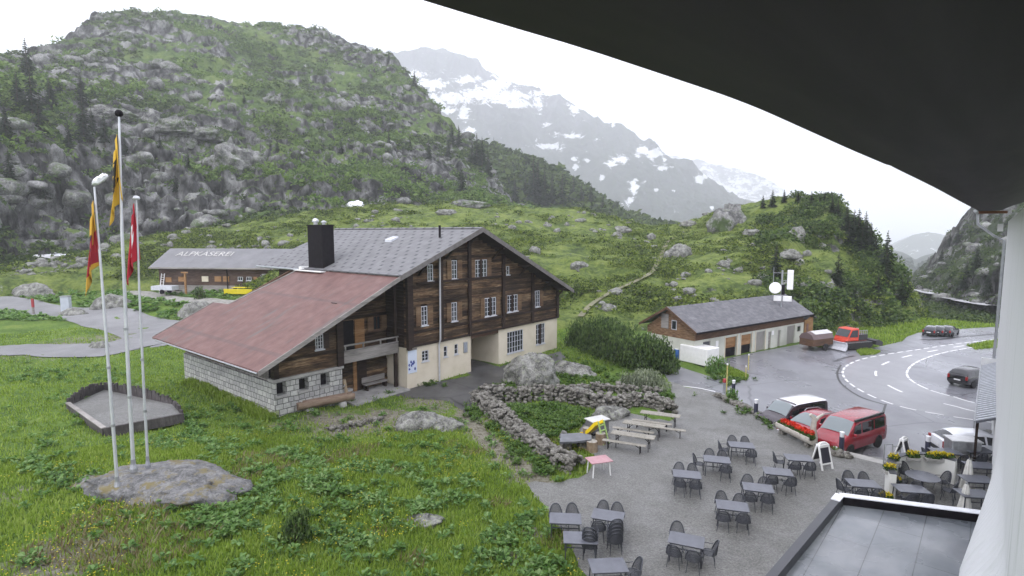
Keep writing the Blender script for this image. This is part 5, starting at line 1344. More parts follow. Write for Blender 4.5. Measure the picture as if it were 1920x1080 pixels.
FP3, H3, P3 = flagpole(277, 866, 2.1, 375, .055, 'right thin flagpole carrying the red flag with white cross', .25)
V, F = ICO[2]
link('finial', mesh_np('finial', V * .14, F, True), M_black, FP2).location = (.38, 0, H2 + .35)
MB().lathe([(.1, 0), (.13, .04), (.1, .12), (.03, .15)], 10, (.25, 0, H3 + .25)).build('finial', M_alu, FP3)
def cloth_mat(name, base, fn):
    m, n, b = newmat(name); b.inputs['Base Color'].default_value = (*base, 1); b.inputs['Roughness'].default_value = .8
    fn(n, b); return m
def flag(P, z0, xo, hoist, fly, spread, mat, label, seed, dx=-1):
    nu_, nv_ = 26, 40; u = np.linspace(0, 1, nu_); v_ = np.linspace(0, 1, nv_); U_, V_ = np.meshgrid(u, v_, indexing='ij')
    X = dx * spread * np.sin(U_ * 1.5) * (.25 + .75 * V_) + .05 * np.sin(U_ * 14 + seed); Y = -.10 - .13 * np.sin(U_ * 11 + V_ * 2 + seed) * (.3 + V_)
    Z = -V_ * hoist - U_ ** 1.1 * fly * .8
    ix = np.arange(nu_ * nv_).reshape(nu_, nv_); F = np.stack([ix[:-1, :-1], ix[1:, :-1], ix[1:, 1:], ix[:-1, 1:]], -1).reshape(-1, 4)
    o = link('flag', mesh_np('flag', np.stack([X, Y, Z], -1).reshape(-1, 3), F, True, {'fu': U_.ravel(), 'fv': V_.ravel()}), mat)
    s_ = o.modifiers.new('thickness', 'SOLIDIFY'); s_.thickness = .012
    o.location = (P[0] + xo, P[1], z0); return tag(o, label, 'flag')
def f_yel(n, b):
    fu, fv = attr(n, 'fu'), attr(n, 'fv')
    w_ = math_(n, 'SINE', math_(n, 'MULTIPLY', fv, 34.0)); c0 = math_(n, 'ABSOLUTE', math_(n, 'SUBTRACT', math_(n, 'ADD', fu, math_(n, 'MULTIPLY', w_, .13)), .5))
    k = math_(n, 'MULTIPLY', math_(n, 'LESS_THAN', c0, .2), math_(n, 'MULTIPLY', math_(n, 'GREATER_THAN', fv, .18), math_(n, 'LESS_THAN', fv, .72)))
    n.links.new(mixc(n, k, (.58, .36, .03), (.012, .012, .012)), b.inputs['Base Color'])
def f_bern(n, b):
    fu, fv = attr(n, 'fu'), attr(n, 'fv')
    s_ = math_(n, 'ADD', fv, math_(n, 'MULTIPLY', fu, .25))
    r = ramp(n, [(.52, .30, .03), (.34, .02, .03), (.34, .02, .03), (.30, .015, .03), (.52, .30, .03)], .3, .96); r.color_ramp.interpolation = 'CONSTANT'; n.links.new(s_, r.inputs['Fac'])
    k = math_(n, 'MULTIPLY', math_(n, 'LESS_THAN', math_(n, 'ABSOLUTE', math_(n, 'SUBTRACT', fu, math_(n, 'ADD', .55, math_(n, 'MULTIPLY', math_(n, 'SINE', math_(n, 'MULTIPLY', fv, 30.0)), .06)))), .08), math_(n, 'MULTIPLY', math_(n, 'GREATER_THAN', fv, .3), math_(n, 'LESS_THAN', fv, .85)))
    n.links.new(mixc(n, k, r.outputs[0], (.02, .01, .02)), b.inputs['Base Color'])
def f_swiss(n, b):
    fu, fv = attr(n, 'fu'), attr(n, 'fv')
    a = lambda x, c, h: math_(n, 'LESS_THAN', math_(n, 'ABSOLUTE', math_(n, 'SUBTRACT', x, c)), h)
    k = math_(n, 'MAXIMUM', math_(n, 'MULTIPLY', a(fu, .5, .1), a(fv, .5, .3)), math_(n, 'MULTIPLY', a(fu, .5, .3), a(fv, .5, .1)))
    n.links.new(mixc(n, k, (.42, .012, .03), (.75, .75, .76)), b.inputs['Base Color'])
sc2, sc1 = 1, 1
flag(P2, 2.2 + H2 - .7, .3, 2.4, 1.3, .42, cloth_mat('yellow_flag', (.6, .4, .03), f_yel), 'limp yellow flag with black figure on the tallest flagpole', 1)
flag(P1, 1.9 + H1 - .5, -.08, 2.3, 1.5, .42, cloth_mat('red_yellow_flag', (.4, .02, .03), f_bern), 'limp red and yellow flag with black centre on the left flagpole', 2)
flag(P3, 2.1 + H3 - .15, .2, 2.2, 1.3, .42, cloth_mat('red_flag', (.4, .02, .03), f_swiss), 'limp red flag with white cross on the right flagpole', 3)
o = link('cloth', mesh_np('cloth', boulder_V(ICO[4][0], .26, .09, .12, 91, .5, 1.6, -1), ICO[4][1], True), cloth_mat('white_cloth', (.78, .78, .82), lambda n, b: None))
o.location = (P1[0] + .18, P1[1], 1.9 + H1 + .28); o.rotation_euler = (0, R(-38), 0); tag(o, 'bunched white cloth caught on top of the left flagpole', 'cloth')
# sand pit of palisade boards
M_pal = wood_mat('palisade', [(.025, .022, .022), (.06, .053, .053), (.11, .10, .098)], .8, 3)
S_ = [at(128, 772, .45), at(196, 822, .45), at(345, 792, .45), at(325, 770, .4), at(196, 744, .3)]
pit = thing('sand_pit', 'weathered palisade sand pit filled with grey grit in the meadow behind the flagpoles', 'sand pit', (0, 0, 0))
zb = float(np.mean([gz(q[0], q[1]) for q in S_]))
mb = MB()
for i in (0, 1):
    a, b_ = S_[i], S_[i + 1]; mb.bar((a[0], a[1], zb + .22), (b_[0], b_[1], zb + .2), .16, .55)
mb.build('front_beam', M_pal, pit)
mb = MB(); rg = random.Random(4)
for i in (2, 3, 4):
    a, b_ = S_[i], S_[(i + 1) % 5]; n_ = max(2, int(np.linalg.norm(b_ - a) / .19))
    for k in range(n_):
        q = a + (b_ - a) * (k + .5) / n_; h = {2: .35, 3: .45, 4: .5}[i] + .3 * math.sin(3.1 * k / n_) + rg.uniform(-.1, .1) + (.2 if i > 2 else 0)
        mb.obox((q[0], q[1], zb - .2 + h / 2), (.17, .1, h + .4), (rg.uniform(-.06, .06), rg.uniform(-.06, .06), math.atan2(b_[1] - a[1], b_[0] - a[0])))
mb.build('palisade', M_pal, pit)
cpt = MB(); a, b_ = S_[0], S_[1]; cpt.bar((a[0], a[1], zb + .505), (b_[0], b_[1], zb + .505), .24, .05); cpt.build('seat_board', M_grey, pit)
q = sheet('sand', [s__[:2] for s__ in S_], zb + .3, M_gravel, None); q.parent = pit

# ------------------------------------------------------------------ terrace furniture
M_top = M('grey_tabletop', [(.085, .09, .11), (.12, .127, .15)], 3, .36)
M_beech = wood_mat('bench_wood', [(.17, .16, .135), (.26, .245, .21), (.35, .335, .30)], .6, 4)
def make_chair(label):
    t = thing('mesh_chair', label, 'chair')
    s = MB(); n_ = 14   # seat: round wire grid
    s.tube([(.24 * math.cos(a), .24 * math.sin(a), .44) for a in np.linspace(0, 2 * math.pi, 17)], .014, 5)
    for k in range(-5, 6):
        x = k * .042; h = math.sqrt(max(0, .0576 - x * x)); s.box(x - .008, x + .008, -h, h, .436, .446); s.box(-h, h, x - .008, x + .008, .436, .444)
    s.build('seat', M_wire, t)
    b = MB()
    def bp(u, h): a = u * 1.15; return (-.27 * math.cos(a) + .0 - .10 * max(0, h - .44), .29 * math.sin(a), h)
    top = [bp(u, .44 + .46 * (1 - abs(u) ** 2.6)) for u in np.linspace(-1, 1, 15)]
    b.tube(top, .022, 5)
    for u in np.linspace(-.92, .92, 19):
        b.bar(bp(u, .44), bp(u, .44 + .46 * (1 - abs(u) ** 2.6)), .014)
    for h in (.48, .52, .56, .60, .64, .68, .72, .76, .80, .84, .87):
        um = (1 - (h - .44) / .46) ** (1 / 2.6); b.tube([bp(u, h) for u in np.linspace(-um, um, 9)], .007, 4, False)
    b.build('backrest', M_wire, t)
    for sx, sy in ((-1, -1), (-1, 1), (1, -1), (1, 1)):
        MB().tube([(.15 * sx, .17 * sy, .44), (.22 * sx, .22 * sy, 0)], .013, 6).build('leg', M_wire, t)
    for sy in (-1, 1):
        MB().tube([(-.14, .27 * sy, .62), (.10, .27 * sy, .64), (.2, .25 * sy, .6), (.17, .2 * sy, .45)], .013, 6).build('armrest', M_wire, t)
    return t
def make_table(label, lx, ly):
    t = thing('grey_table', label, 'table')
    MB().box(-lx / 2, lx / 2, -ly / 2, ly / 2, .715, .745).build('tabletop', M_top, t, None, .008)
    MB().box(-lx / 2 + .06, lx / 2 - .06, -ly / 2 + .06, -ly / 2 + .09, .66, .714).box(-lx / 2 + .06, lx / 2 - .06, ly / 2 - .09, ly / 2 - .06, .66, .714).bar((-lx / 2 + .1, 0, .35), (lx / 2 - .1, 0, .35), .03).build('apron', M_wire, t)
    for sx in (-1, 1):
        for sy in (-1, 1): MB().tube([(sx * (lx / 2 - .1), sy * (ly / 2 - .09), .714), (sx * (lx / 2 - .06), sy * (ly / 2 - .05), 0)], .022, 6).build('leg', M_wire, t)
    return t
CH0 = make_chair('x'); TB0 = make_table('x', 1.2, .8); used = {'c': 0, 't': 0}
def put_chair(x, y, rz, label, z=None, group='wire mesh chairs on the gravel terrace'):
    zz = (0.012 if z is None else z)
    if not used['c']: used['c'] = 1; o = CH0; o.location = (x, y, zz); o.rotation_euler = (0, 0, rz); o['label'] = label
    else: o = copy_tree(CH0, (x, y, zz), rz, label)
    o['group'] = group; return o
# chairs: (along, across, turn in degrees: direction the sitter faces in the table's frame, words)
SIDES = {'nl': (-.33, -.56, 90, 'near left side'), 'nr': (.33, -.56, 90, 'near right side'), 'fl': (-.33, .56, -90, 'far left side'), 'fr': (.33, .56, -90, 'far right side'), 'l': (-.78, 0, 0, 'left end'), 'r': (.78, 0, 180, 'right end')}
TABLES = [(1060, 972, -5, 'farthest grass-edge table', ('fl', 'fr')), (1088, 1008, -4, 'middle grass-edge table', ()), (1140, 1060, 4, 'nearest grass-edge table', ('r',)),
          (1140, 966, -18, 'four-chair table nearest the meadow', ('nl', 'nr', 'fl', 'fr')), (1287, 1012, -22, 'lone table beside the flat roof', ('nl', 'nr', 'fl', 'r')),
          (1288, 889, -14, 'nearest left-row table', ('nl', 'nr', 'fl', 'fr')), (1344, 861, -14, 'middle left-row table', ('l', 'nr', 'fl', 'fr')), (1390, 834, -12, 'farthest left-row table', ('l', 'fl', 'fr', 'nr')),
          (1373, 948, -16, 'nearest right-row table', ('nl', 'nr', 'fl', 'fr')), (1421, 914, -16, 'second right-row table', ('nl', 'nr', 'fl', 'fr')), (1458, 884, -14, 'third right-row table', ('nl', 'nr')),
          (1497, 858, -10, 'table next to the chalkboard', ('l', 'nl', 'nr')), (1618, 906, -10, 'table at the flat roof corner', ('l', 'nl', 'nr', 'fl', 'fr')), (1708, 916, -8, 'rectangular table by the curved wall', ('nl', 'nr'))]
for px, py, a, lab, chs in TABLES:
    p = at(px, py, .745); rz = R(a)
    if not used['t']: used['t'] = 1; o = TB0; o.location = (p[0], p[1], .012); o.rotation_euler = (0, 0, rz); o['label'] = 'grey rectangular ' + lab if False else 'grey ' + lab
    else: o = copy_tree(TB0, (p[0], p[1], .012), rz, 'grey ' + lab)
    o['group'] = 'grey rectangular tables on the gravel terrace'
    rg = random.Random(px)
    for c_ in chs:
        u, v_, t_, wd_ = SIDES[c_]; u += rg.uniform(-.05, .05); v_ += rg.uniform(-.06, .06)
        x = p[0] + u * math.cos(rz) - v_ * math.sin(rz); y = p[1] + u * math.sin(rz) + v_ * math.cos(rz)
        put_chair(x, y, rz + R(t_) + rg.uniform(-.25, .25), 'grey wire chair at the %s of the %s' % (wd_, lab))
for px, py, h_, lab in [(1106, 1046, 4, 'left'), (1152, 1036, 5, 'right')]:
    p = at(px, py, 0)
    for k in range(h_): put_chair(p[0], p[1], R(75 if lab == 'left' else 95), 'grey wire chair in the %s stack by the nearest grass-edge table, %s' % (lab, ['at the bottom', 'second from bottom', 'third from bottom', 'fourth from bottom', 'at the top'][k if k < h_ - 1 else 4]), .012 + k * .13, 'stacked wire chairs')
p = at(1730, 893, .745); rt_ = thing('round_table', 'round grey table inside the curved white wall', 'table', (p[0], p[1], .012))
MB().lathe([(.02, .71), (.62, .715), (.65, .725), (.65, .745), (.02, .75)], 28).build('tabletop', M_top, rt_, 40)
MB().tube([(0, 0, .71), (0, 0, .1)], .05).build('pedestal', M_wire, rt_)
for k in range(4): MB().bar((0, 0, .12), (.42 * math.cos(k * 1.571 + .5), .42 * math.sin(k * 1.571 + .5), .02), .05).build('foot', M_wire, rt_)
for a, wd_ in ((175, 'left'), (92, 'far'), (5, 'right'), (225, 'near left'), (310, 'near right')):
    put_chair(p[0] + .95 * math.cos(R(a)), p[1] + .95 * math.sin(R(a)), R(a + 180), 'grey wire chair on the %s side of the round table' % wd_)
for px, py, lab, chs in [(1832, 843, 'small grey table before the white car', (('nl', 'near left'), ('nr', 'near right'))), (1772, 846, 'small grey table behind the curved wall', (('l', 'left'), ('nr', 'near')))]:
    p = at(px, py, .745); o = copy_tree(TB0, (p[0], p[1], .012), R(-5), lab); o['group'] = 'grey rectangular tables on the gravel terrace'
    for c_, wd_ in chs:
        u, v_, t_, _ = SIDES[c_]; put_chair(p[0] + u, p[1] + v_, R(t_ - 5), 'grey wire chair at the %s side of the %s' % (wd_, lab.replace('small grey ', '')))
for px, py, lab in [(1838, 872, 'farthest'), (1832, 898, 'middle'), (1826, 925, 'nearest')]:
    p = at(px, py, .745); o = copy_tree(TB0, (p[0], p[1], .012), R(-8), 'dark grey table against the lodge wall, %s of the three behind the closed parasols' % lab); o['group'] = 'grey tables along the lodge wall'
# beer-garden sets
def make_beer(name, label, cat, Lb, wb_, h):
    t = thing(name, label, cat)
    mb = MB(); mb.box(-Lb / 2, Lb / 2, -wb_ / 2, -.006, h - .035, h).box(-Lb / 2, Lb / 2, .006, wb_ / 2, h - .035, h); mb.build('top' if h > .6 else 'seat', M_beech, t)
    for x in (-Lb / 2 + .3, Lb / 2 - .3):
        MB().bar((x, -wb_ / 2 + .04, 0), (x, -wb_ / 2 + .05, h - .036), .035).bar((x, wb_ / 2 - .04, 0), (x, wb_ / 2 - .05, h - .036), .035).bar((x, -wb_ / 2 + .05, h * .55), (x, wb_ / 2 - .05, h * .55), .03).bar((x, 0, h * .55), (x + (.35 if x < 0 else -.35), 0, h - .04), .025).build('leg_frame', M_black, t)
    return t
BT = make_beer('picnic_table', 'x', 'table', 2.3, .6, .76); BB = make_beer('picnic_bench', 'x', 'bench', 2.3, .28, .46)
ub = [0, 0]
def put_beer(k, px, py, rz, label):
    src, h = ((BT, .76), (BB, .46))[k]; p = at(px, py, h)
    if not ub[k]: ub[k] = 1; o = src; o.location = (p[0], p[1], .012); o.rotation_euler = (0, 0, rz); o['label'] = label
    else: o = copy_tree(src, (p[0], p[1], .012), rz, label)
    o['group'] = ('folding picnic tables by the stone wall', 'folding picnic benches by the stone wall')[k]
put_beer(0, 1187, 815, R(-24), 'pale folding picnic table nearest the camera'); put_beer(0, 1207, 795, R(-24), 'pale folding picnic table in the middle of the three'); put_beer(0, 1238, 776, R(-24), 'pale folding picnic table farthest from the camera')
put_beer(1, 1170, 830, R(-24), 'pale picnic bench in front of the nearest picnic table'); put_beer(1, 1187, 806, R(-24), 'pale picnic bench between the nearest and middle picnic tables'); put_beer(1, 1222, 791, R(-24), 'pale picnic bench in front of the farthest picnic table'); put_beer(1, 1246, 803, R(-20), 'short pale bench right of the middle picnic table')
p = at(1123, 862, .72); pk_ = thing('pink_table', 'faded pink square table by the end of the dry stone wall', 'table', (p[0], p[1], .012), R(18))
MB().box(-.55, .55, -.4, .4, .7, .735).build('tabletop', M('faded_pink', [(.36, .19, .21), (.44, .26, .28)], 3, .6), pk_)
for sx in (-1, 1):
    for sy in (-1, 1): MB().bar((sx * .46, sy * .32, 0), (sx * .40, sy * .28, .7), .045).build('leg', M_white, pk_)
p = at(1120, 786, .8); gb = thing('grey_box_table', 'pale topped grey box table beside the yellow slide', 'table', (p[0], p[1], .012), R(28))
MB().box(-.62, .62, -.42, .42, .78, .83).build('tabletop', M('pale_top', (.5, .5, .48), 2, .5), gb); MB().box(-.55, .55, -.36, .36, .1, .779).build('box', M_tin, gb)
MB().box(-.5, .5, -.33, .33, 0, .1).build('plinth', M_black, gb)
p = at(1078, 820, .6); sb = thing('slate_table', 'low dark slate slab table on stone blocks between wall and stumps', 'table', (p[0], p[1], .0), R(12))
mb = MB(); mb.prism([(-1.0, -.5), (-.2, -.62), (.75, -.5), (.95, .1), (.5, .55), (-.6, .6)], 'z', .52, .62); mb.build('slab', M('slate_slab', [(.07, .075, .085), (.13, .135, .15)], 2, .35), sb)
MB().obox((-.5, 0, .26), (.5, .6, .52)).build('block', M_stone, sb, None, .04); MB().obox((.4, 0, .26), (.5, .55, .52)).build('block', M_stone, sb, None, .04)
p = at(1056, 804, .7); o = boulder(0, 0, .25, .25, .45, 'upright stone block standing at the back of the slate table', pos=(p[0], p[1], .3), seed=81, sub=3)
M_stump = wood_mat('stump', [(.12, .085, .055), (.22, .165, .11), (.32, .26, .19)], 1, 2)
for px, py, r_, h, lab in [(1110, 846, .3, .55, 'pale sawn log stump nearest the pink table'), (1126, 832, .28, .6, 'reddish log stump below the yellow slide'), (1100, 820, .24, .55, 'darker log stump behind the slate table')]:
    p = at(px, py, 0); t = thing('log_stump', lab, 'stump', (p[0], p[1], 0)); MB().lathe([(r_ * 1.05, 0), (r_, .1), (r_ * .97, h)], 14).build('bark', M_stump, t, 40); MB().lathe([(r_ * .9, h + .001), (r_ * .9, h + .006), (.02, h + .008)], 14).build('cut_face', M_beech, t)
# toddler slide
p = at(1112, 824, 0); sl = thing('slide', 'small yellow plastic slide with pale green ladder by the log stumps', 'slide', (p[0], p[1], 0), R(130))
M_ye = M('yellow_plastic', [(.70, .50, .01), (.78, .58, .02)], 2, .35); M_lime = M('lime_plastic', [(.28, .42, .12), (.36, .5, .18)], 2, .4)
ch_ = []
path = [(0.75, .12), (.45, .2), (.1, .5), (-.3, .95), (-.55, 1.1)]
mb = MB()
for i in range(4):
    (x0, z0), (x1, z1) = path[i], path[i + 1]
    mb.add([(x0, -.2, z0), (x0, .2, z0), (x1, .2, z1), (x1, -.2, z1), (x0, -.2, z0 - .05), (x0, .2, z0 - .05), (x1, .2, z1 - .05), (x1, -.2, z1 - .05)], [(0, 1, 2, 3), (7, 6, 5, 4), (0, 3, 7, 4), (1, 5, 6, 2), (0, 4, 5, 1), (3, 2, 6, 7)])
    for s_ in (-1, 1): mb.bar((x0, s_ * .22, z0 + .06), (x1, s_ * .22, z1 + .06), .05, .18)
mb.build('chute', M_ye, sl)
mb = MB()
for s_ in (-1, 1): mb.bar((-.95, s_ * .22, 0), (-.55, s_ * .22, 1.2), .06)
for k in range(4): mb.bar((-.88 + k * .09, -.2, .2 + k * .26), (-.88 + k * .09, .2, .2 + k * .26), .06)
mb.build('ladder', M_lime, sl)

# chalkboards, bollards, planter
def aboard(px, py, label, rz, s=1.0):
    p = at(px, py, 0); t = thing('chalkboard', label, 'sign', (p[0], p[1], .012), rz)
    for sg in (-1, 1):
        fr = MB(); tl_ = .32 * sg
        def Q(x, z, o=0): k = (1.12 - z) / 1.12; return (x, sg * (.02 + .30 * k + o), z)
        fr.bar(Q(-.3, 0), Q(-.28, 1.0), .06); fr.bar(Q(.3, 0), Q(.28, 1.0), .06); fr.bar(Q(-.29, .25), Q(.29, .25), .06)
        arc = [Q(-.28 * math.cos(a), .98 + .16 * math.sin(a)) for a in np.linspace(0, math.pi, 9)]
        fr.tube(arc, .035, 6); mid = [Q(-.25, .98), Q(.25, .98)] ; fr.bar(Q(-.27, 1.0), Q(.27, 1.0), .12)
        o = fr.build('frame', M_white, t)
        pn = MB(); pn.add([Q(-.27, .28, .005), Q(.27, .28, .005), Q(.26, .94, .005), Q(-.26, .94, .005)], [(0, 1, 2, 3)]); pn.build('board', M('chalk_black' if sg < 0 else 'chalk_black2', (.018, .018, .03), 3, .5), t)
    t.scale = (s,) * 3; return t
aboard(1540, 876, 'white framed chalkboard with rounded top beside the right table row', R(20), 1.1)
aboard(1692, 858, 'smaller white framed chalkboard behind the curved white wall', R(35), .95)
M_lamp = M('lamp_white', (.7, .71, .74), 3, .4)
def bollard(px, py, z, label, h=1.0):
    p = at(px, py, z); t = thing('bollard_lamp', label, 'bollard', (p[0], p[1], z), 0, 'dark bollard lamps round the terrace')
    MB().lathe([(.12, -.1), (.12, h * .76)], 14).build('post', M('bollard_blue' , (.028, .03, .055), 3, .45) if 'bollard_blue' not in bpy.data.materials else bpy.data.materials['bollard_blue'], t, 40)
    MB().lathe([(.10, h * .761), (.11, h * .93), (.12, h * .935), (.12, h), (.03, h * 1.03)], 14).build('lamp_head', M_lamp, t, 40)
bollard(1577, 848, 0, 'dark bollard lamp in front of the red van, by the steps', 1.1); bollard(1417, 778, 0, 'dark bollard lamp left of the dark van among edging stones'); bollard(1375, 738, -.3, 'dark bollard lamp farthest away near the red post'); bollard(1738, 858, -.2, 'dark bollard lamp behind the curved white wall with yellow flowers', 1.15)
p = at(1358, 732, -.4); rp = thing('hydrant_post', 'grey post with red head at the terrace corner', 'post', (p[0], p[1], -.4)); M_sig = M('signal_red', (.32, .03, .04), 3, .5)
MB().lathe([(.11, -.2), (.11, .62)], 10).build('post', M_zinc, rp, 40); MB().lathe([(.14, .62), (.15, .8), (.1, .9), (.02, .92)], 10).build('head', M_sig, rp, 40)
def pole(px, py, z, ty, label, m_, r=.045):
    p = at(px, py, z); rr_ = math.hypot(p[0], p[1]); r_ = ray(px, ty); H = CAM[2] + r_[2] / math.hypot(r_[0], r_[1]) * rr_ - z
    t = thing('snow_pole', label, 'pole', (p[0], p[1], z)); MB().tube([(0, 0, -.2), (0, 0, H)], r, 8).build('pole', m_, t); MB().lathe([(r * 1.4, H - .1), (r * 1.4, H + .02)], 8).build('cap', M_white, t)
pole(1403, 694, -.6, 664, 'pale yellow snow pole on the grass island', M('pole_yellow', (.5, .44, .16), 3, .5)); pole(1398, 712, -.6, 686, 'short pale yellow marker stake at the island edge', bpy.data.materials['pole_yellow'], .035)
pole(1362, 738, -.3, 682, 'tall pale yellow snow pole beside the red-headed post', bpy.data.materials['pole_yellow'])
p = at(63, 588, 1.0); rd = thing('marker_post', 'red marker post beside the left lane', 'post', (p[0], p[1], gz(p[0], p[1])))
MB().box(-.09, .09, -.09, .09, -.1, .9).build('base', M_grey, rd); MB().box(-.12, .12, -.1, .1, .9, 2.0).build('head', M_sig, rd)
p = at(125, 585, 1.0); pl_ = thing('cabinet_pillar', 'tall pale blue-grey service cabinet beside the left lane', 'cabinet', (p[0], p[1], gz(p[0], p[1])), .2); M_cab = M('cabinet_blue', [(.38, .42, .46), (.46, .5, .54)], 2, .5)
MB().box(-.48, .48, -.35, .35, -.1, 2.1).build('body', M_cab, pl_); MB().box(-.54, .54, -.41, .41, 2.1, 2.2).build('cap', M_zinc, pl_)
# log planter with red flowers, carved post
p0, p1 = at(1462, 796, .45), at(1524, 826, .45); pm = (p0 + p1) / 2
pln = thing('log_planter', 'pale hollowed log planter full of red flowers at the terrace edge', 'planter', (pm[0], pm[1], 0), math.atan2(p1[1] - p0[1], p1[0] - p0[0])); Lp = float(np.linalg.norm(p1 - p0)) / 2
M_birch = wood_mat('pale_log', [(.32, .29, .25), (.45, .42, .37), (.55, .52, .47)], 1.5, 1)
mb = MB(); mb.prism([(y, z + .5) for y, z in [(.3 * math.cos(t), .3 * math.sin(t)) for t in np.linspace(R(-200), R(20), 12)] + [(.22 * math.cos(t), .08 + .2 * math.sin(t)) for t in np.linspace(R(10), R(-190), 8)]], 'x', -Lp, Lp); mb.build('log', M_birch, pln, 40)
MB().box(-Lp + .1, Lp - .1, -.2, .2, .42, .52).build('soil', M('soil', (.03, .022, .015), 4, .9), pln)
for x in (-Lp + .3, Lp - .3): MB().obox((x, 0, .12), (.3, .4, .24)).build('stone_foot', M_stone, pln, None, .04)
def leafcloud(n_, ctr, rad, size, rg, squash=1.0, hollow=.3):
    d = rg.normal(size=(n_, 3)); d /= np.linalg.norm(d, axis=1, keepdims=True)
    r = (hollow + (1 - hollow) * rg.random(n_) ** .5)[:, None]
    c = ctr + d * r * rad
    a = rg.normal(size=(n_, 3)); a /= np.linalg.norm(a, axis=1, keepdims=True); b = np.cross(a, d + .6 * rg.normal(size=(n_, 3))); b /= np.linalg.norm(b, axis=1, keepdims=True) + 1e-9
    s = size * rg.uniform(.6, 1.3, n_)[:, None]
    return np.stack([c - a * s, c - b * s * .55, c + a * s, c + b * s * .55], 1)
def quads(name, Q, m, parent=None):
    V = np.concatenate(Q) if isinstance(Q, list) else Q
    return link(name, mesh_np(name, V.reshape(-1, 3), np.arange(len(V) * 4).reshape(-1, 4)), m, parent)
def leafmat(name, cols, sc_=.8, rough=.65, trans=.38):
    m, n, b = newmat(name); v = coords(n)
    g = n.nodes.new('ShaderNodeNewGeometry')
    f = math_(n, 'ADD', math_(n, 'MULTIPLY', noise(n, v, sc_, 4), .55), math_(n, 'MULTIPLY', g.outputs['Random Per Island'], .45))
    r = ramp(n, cols, .28, .72); n.links.new(f, r.inputs['Fac']); n.links.new(r.outputs[0], b.inputs['Base Color'])
    b.inputs['Roughness'].default_value = rough; b.inputs['Specular IOR Level'].default_value = .3
    if trans:
        t = n.nodes.new('ShaderNodeBsdfTranslucent'); q = n.nodes.new('ShaderNodeMixShader'); q.inputs[0].default_value = trans
        n.links.new(mixc(n, 1, r.outputs[0], (1.25, 1.3, .9), 'MULTIPLY'), t.inputs['Color']); o_ = n.nodes['Material Output']
        n.links.new(b.outputs[0], q.inputs[1]); n.links.new(t.outputs[0], q.inputs[2]); n.links.new(q.outputs[0], o_.inputs['Surface'])
    return m
rg2 = np.random.default_rng(3)
M_flr = leafmat('red_petals', [(.45, .012, .008), (.62, .03, .015), (.7, .08, .03)], 3); M_fly = leafmat('yellow_petals', [(.55, .42, .01), (.70, .58, .03)], 3)
M_leaf = leafmat('bed_leaves', [(.03, .065, .014), (.06, .12, .022), (.10, .18, .035)], 1.2)
quads('foliage', [leafcloud(260, np.array([x, 0, .62]), np.array([.35, .26, .18]), .08, rg2) for x in np.linspace(-Lp + .25, Lp - .25, 5)], M_leaf, pln)
quads('flowers', [leafcloud(150, np.array([x, .05, .78]), np.array([.32, .24, .14]), .07, rg2) for x in np.linspace(-Lp + .4, Lp - .3, 5)], M_flr, pln)
p = at(1525, 836, 0); cv = thing('carved_post', 'gnarled pale forked wooden post at the end of the log planter', 'post', (p[0], p[1], 0))
MB().tube([(0, 0, -.1), (.03, 0, .5), (-.05, .03, 1.0), (-.02, 0, 1.5), (-.25, 0, 1.75)], [.2, .16, .15, .13, .09], 9).build('trunk', M_birch, cv, 50); MB().tube([(-.02, 0, 1.35), (.2, 0, 1.6), (.5, .1, 1.72)], [.1, .08, .06], 8).build('fork', M_birch, cv, 50)
# steps with handrail
s0, s1_ = at(1585, 842, -.2), at(1668, 862, -.2); sd_ = (s1_ - s0)[:2]; sl_ = float(np.linalg.norm(sd_)); an = math.atan2(sd_[1], sd_[0])
stp = thing('stone_steps', 'broad pale stone steps down from terrace to car park', 'steps', (s0[0], s0[1], 0), an)
for k, (y0, y1, z1) in enumerate([(-1.5, -.95, .03), (-.95, -.5, -.12), (-.5, -.05, -.27), (-.05, .4, -.42)]): MB().box(0, sl_, y0 + .003, y1, -.8, z1).build('step', M_conc, stp, None, .015)
hr = thing('handrail', 'thin steel handrail at the right end of the stone steps', 'railing', (s1_[0], s1_[1], 0), an)
for y0_ in (.0, .35):
    MB().tube([(y0_, .5, -.5), (y0_, .5, .5), (y0_, -1.4, 1.0), (y0_, -1.4, 0)], .025, 6).build('rail', M_steel, hr)
# curved white wall with flower boxes
cw = thing('curved_wall', 'curved white terrace wall with dark coping at the lodge terrace', 'wall', (0, 0, 0))
W_ = resample([at(a, b_, 0)[:2] for a, b_ in [(1672, 936), (1664, 916), (1676, 901), (1705, 894), (1740, 895), (1792, 909)]], .25)
d = np.gradient(W_, axis=0); d /= np.linalg.norm(d, axis=1, keepdims=True); nn = np.stack([-d[:, 1], d[:, 0]], 1)
def wallstrip(o0, o1, z0, z1):
    mb = MB(); k = len(W_); vs = []
    for i in range(k):
        for o, z in ((o0, z0), (o1, z0), (o1, z1), (o0, z1)): q = W_[i] + nn[i] * o; vs.append((*q, z))
    return mb.add(vs, [(i * 4 + j, i * 4 + (j + 1) % 4, i * 4 + 4 + (j + 1) % 4, i * 4 + 4 + j) for i in range(k - 1) for j in range(4)] + [(0, 1, 2, 3), (4 * k - 4, 4 * k - 1, 4 * k - 2, 4 * k - 3)])
wallstrip(-.12, .12, -.1, 1.12).build('wall', M('terrace_white', [(.66, .66, .62), (.74, .74, .70)], 1, .8), cw, 40); wallstrip(-.14, .14, 1.122, 1.16).build('coping', M_wire, cw, 40)
FB = None
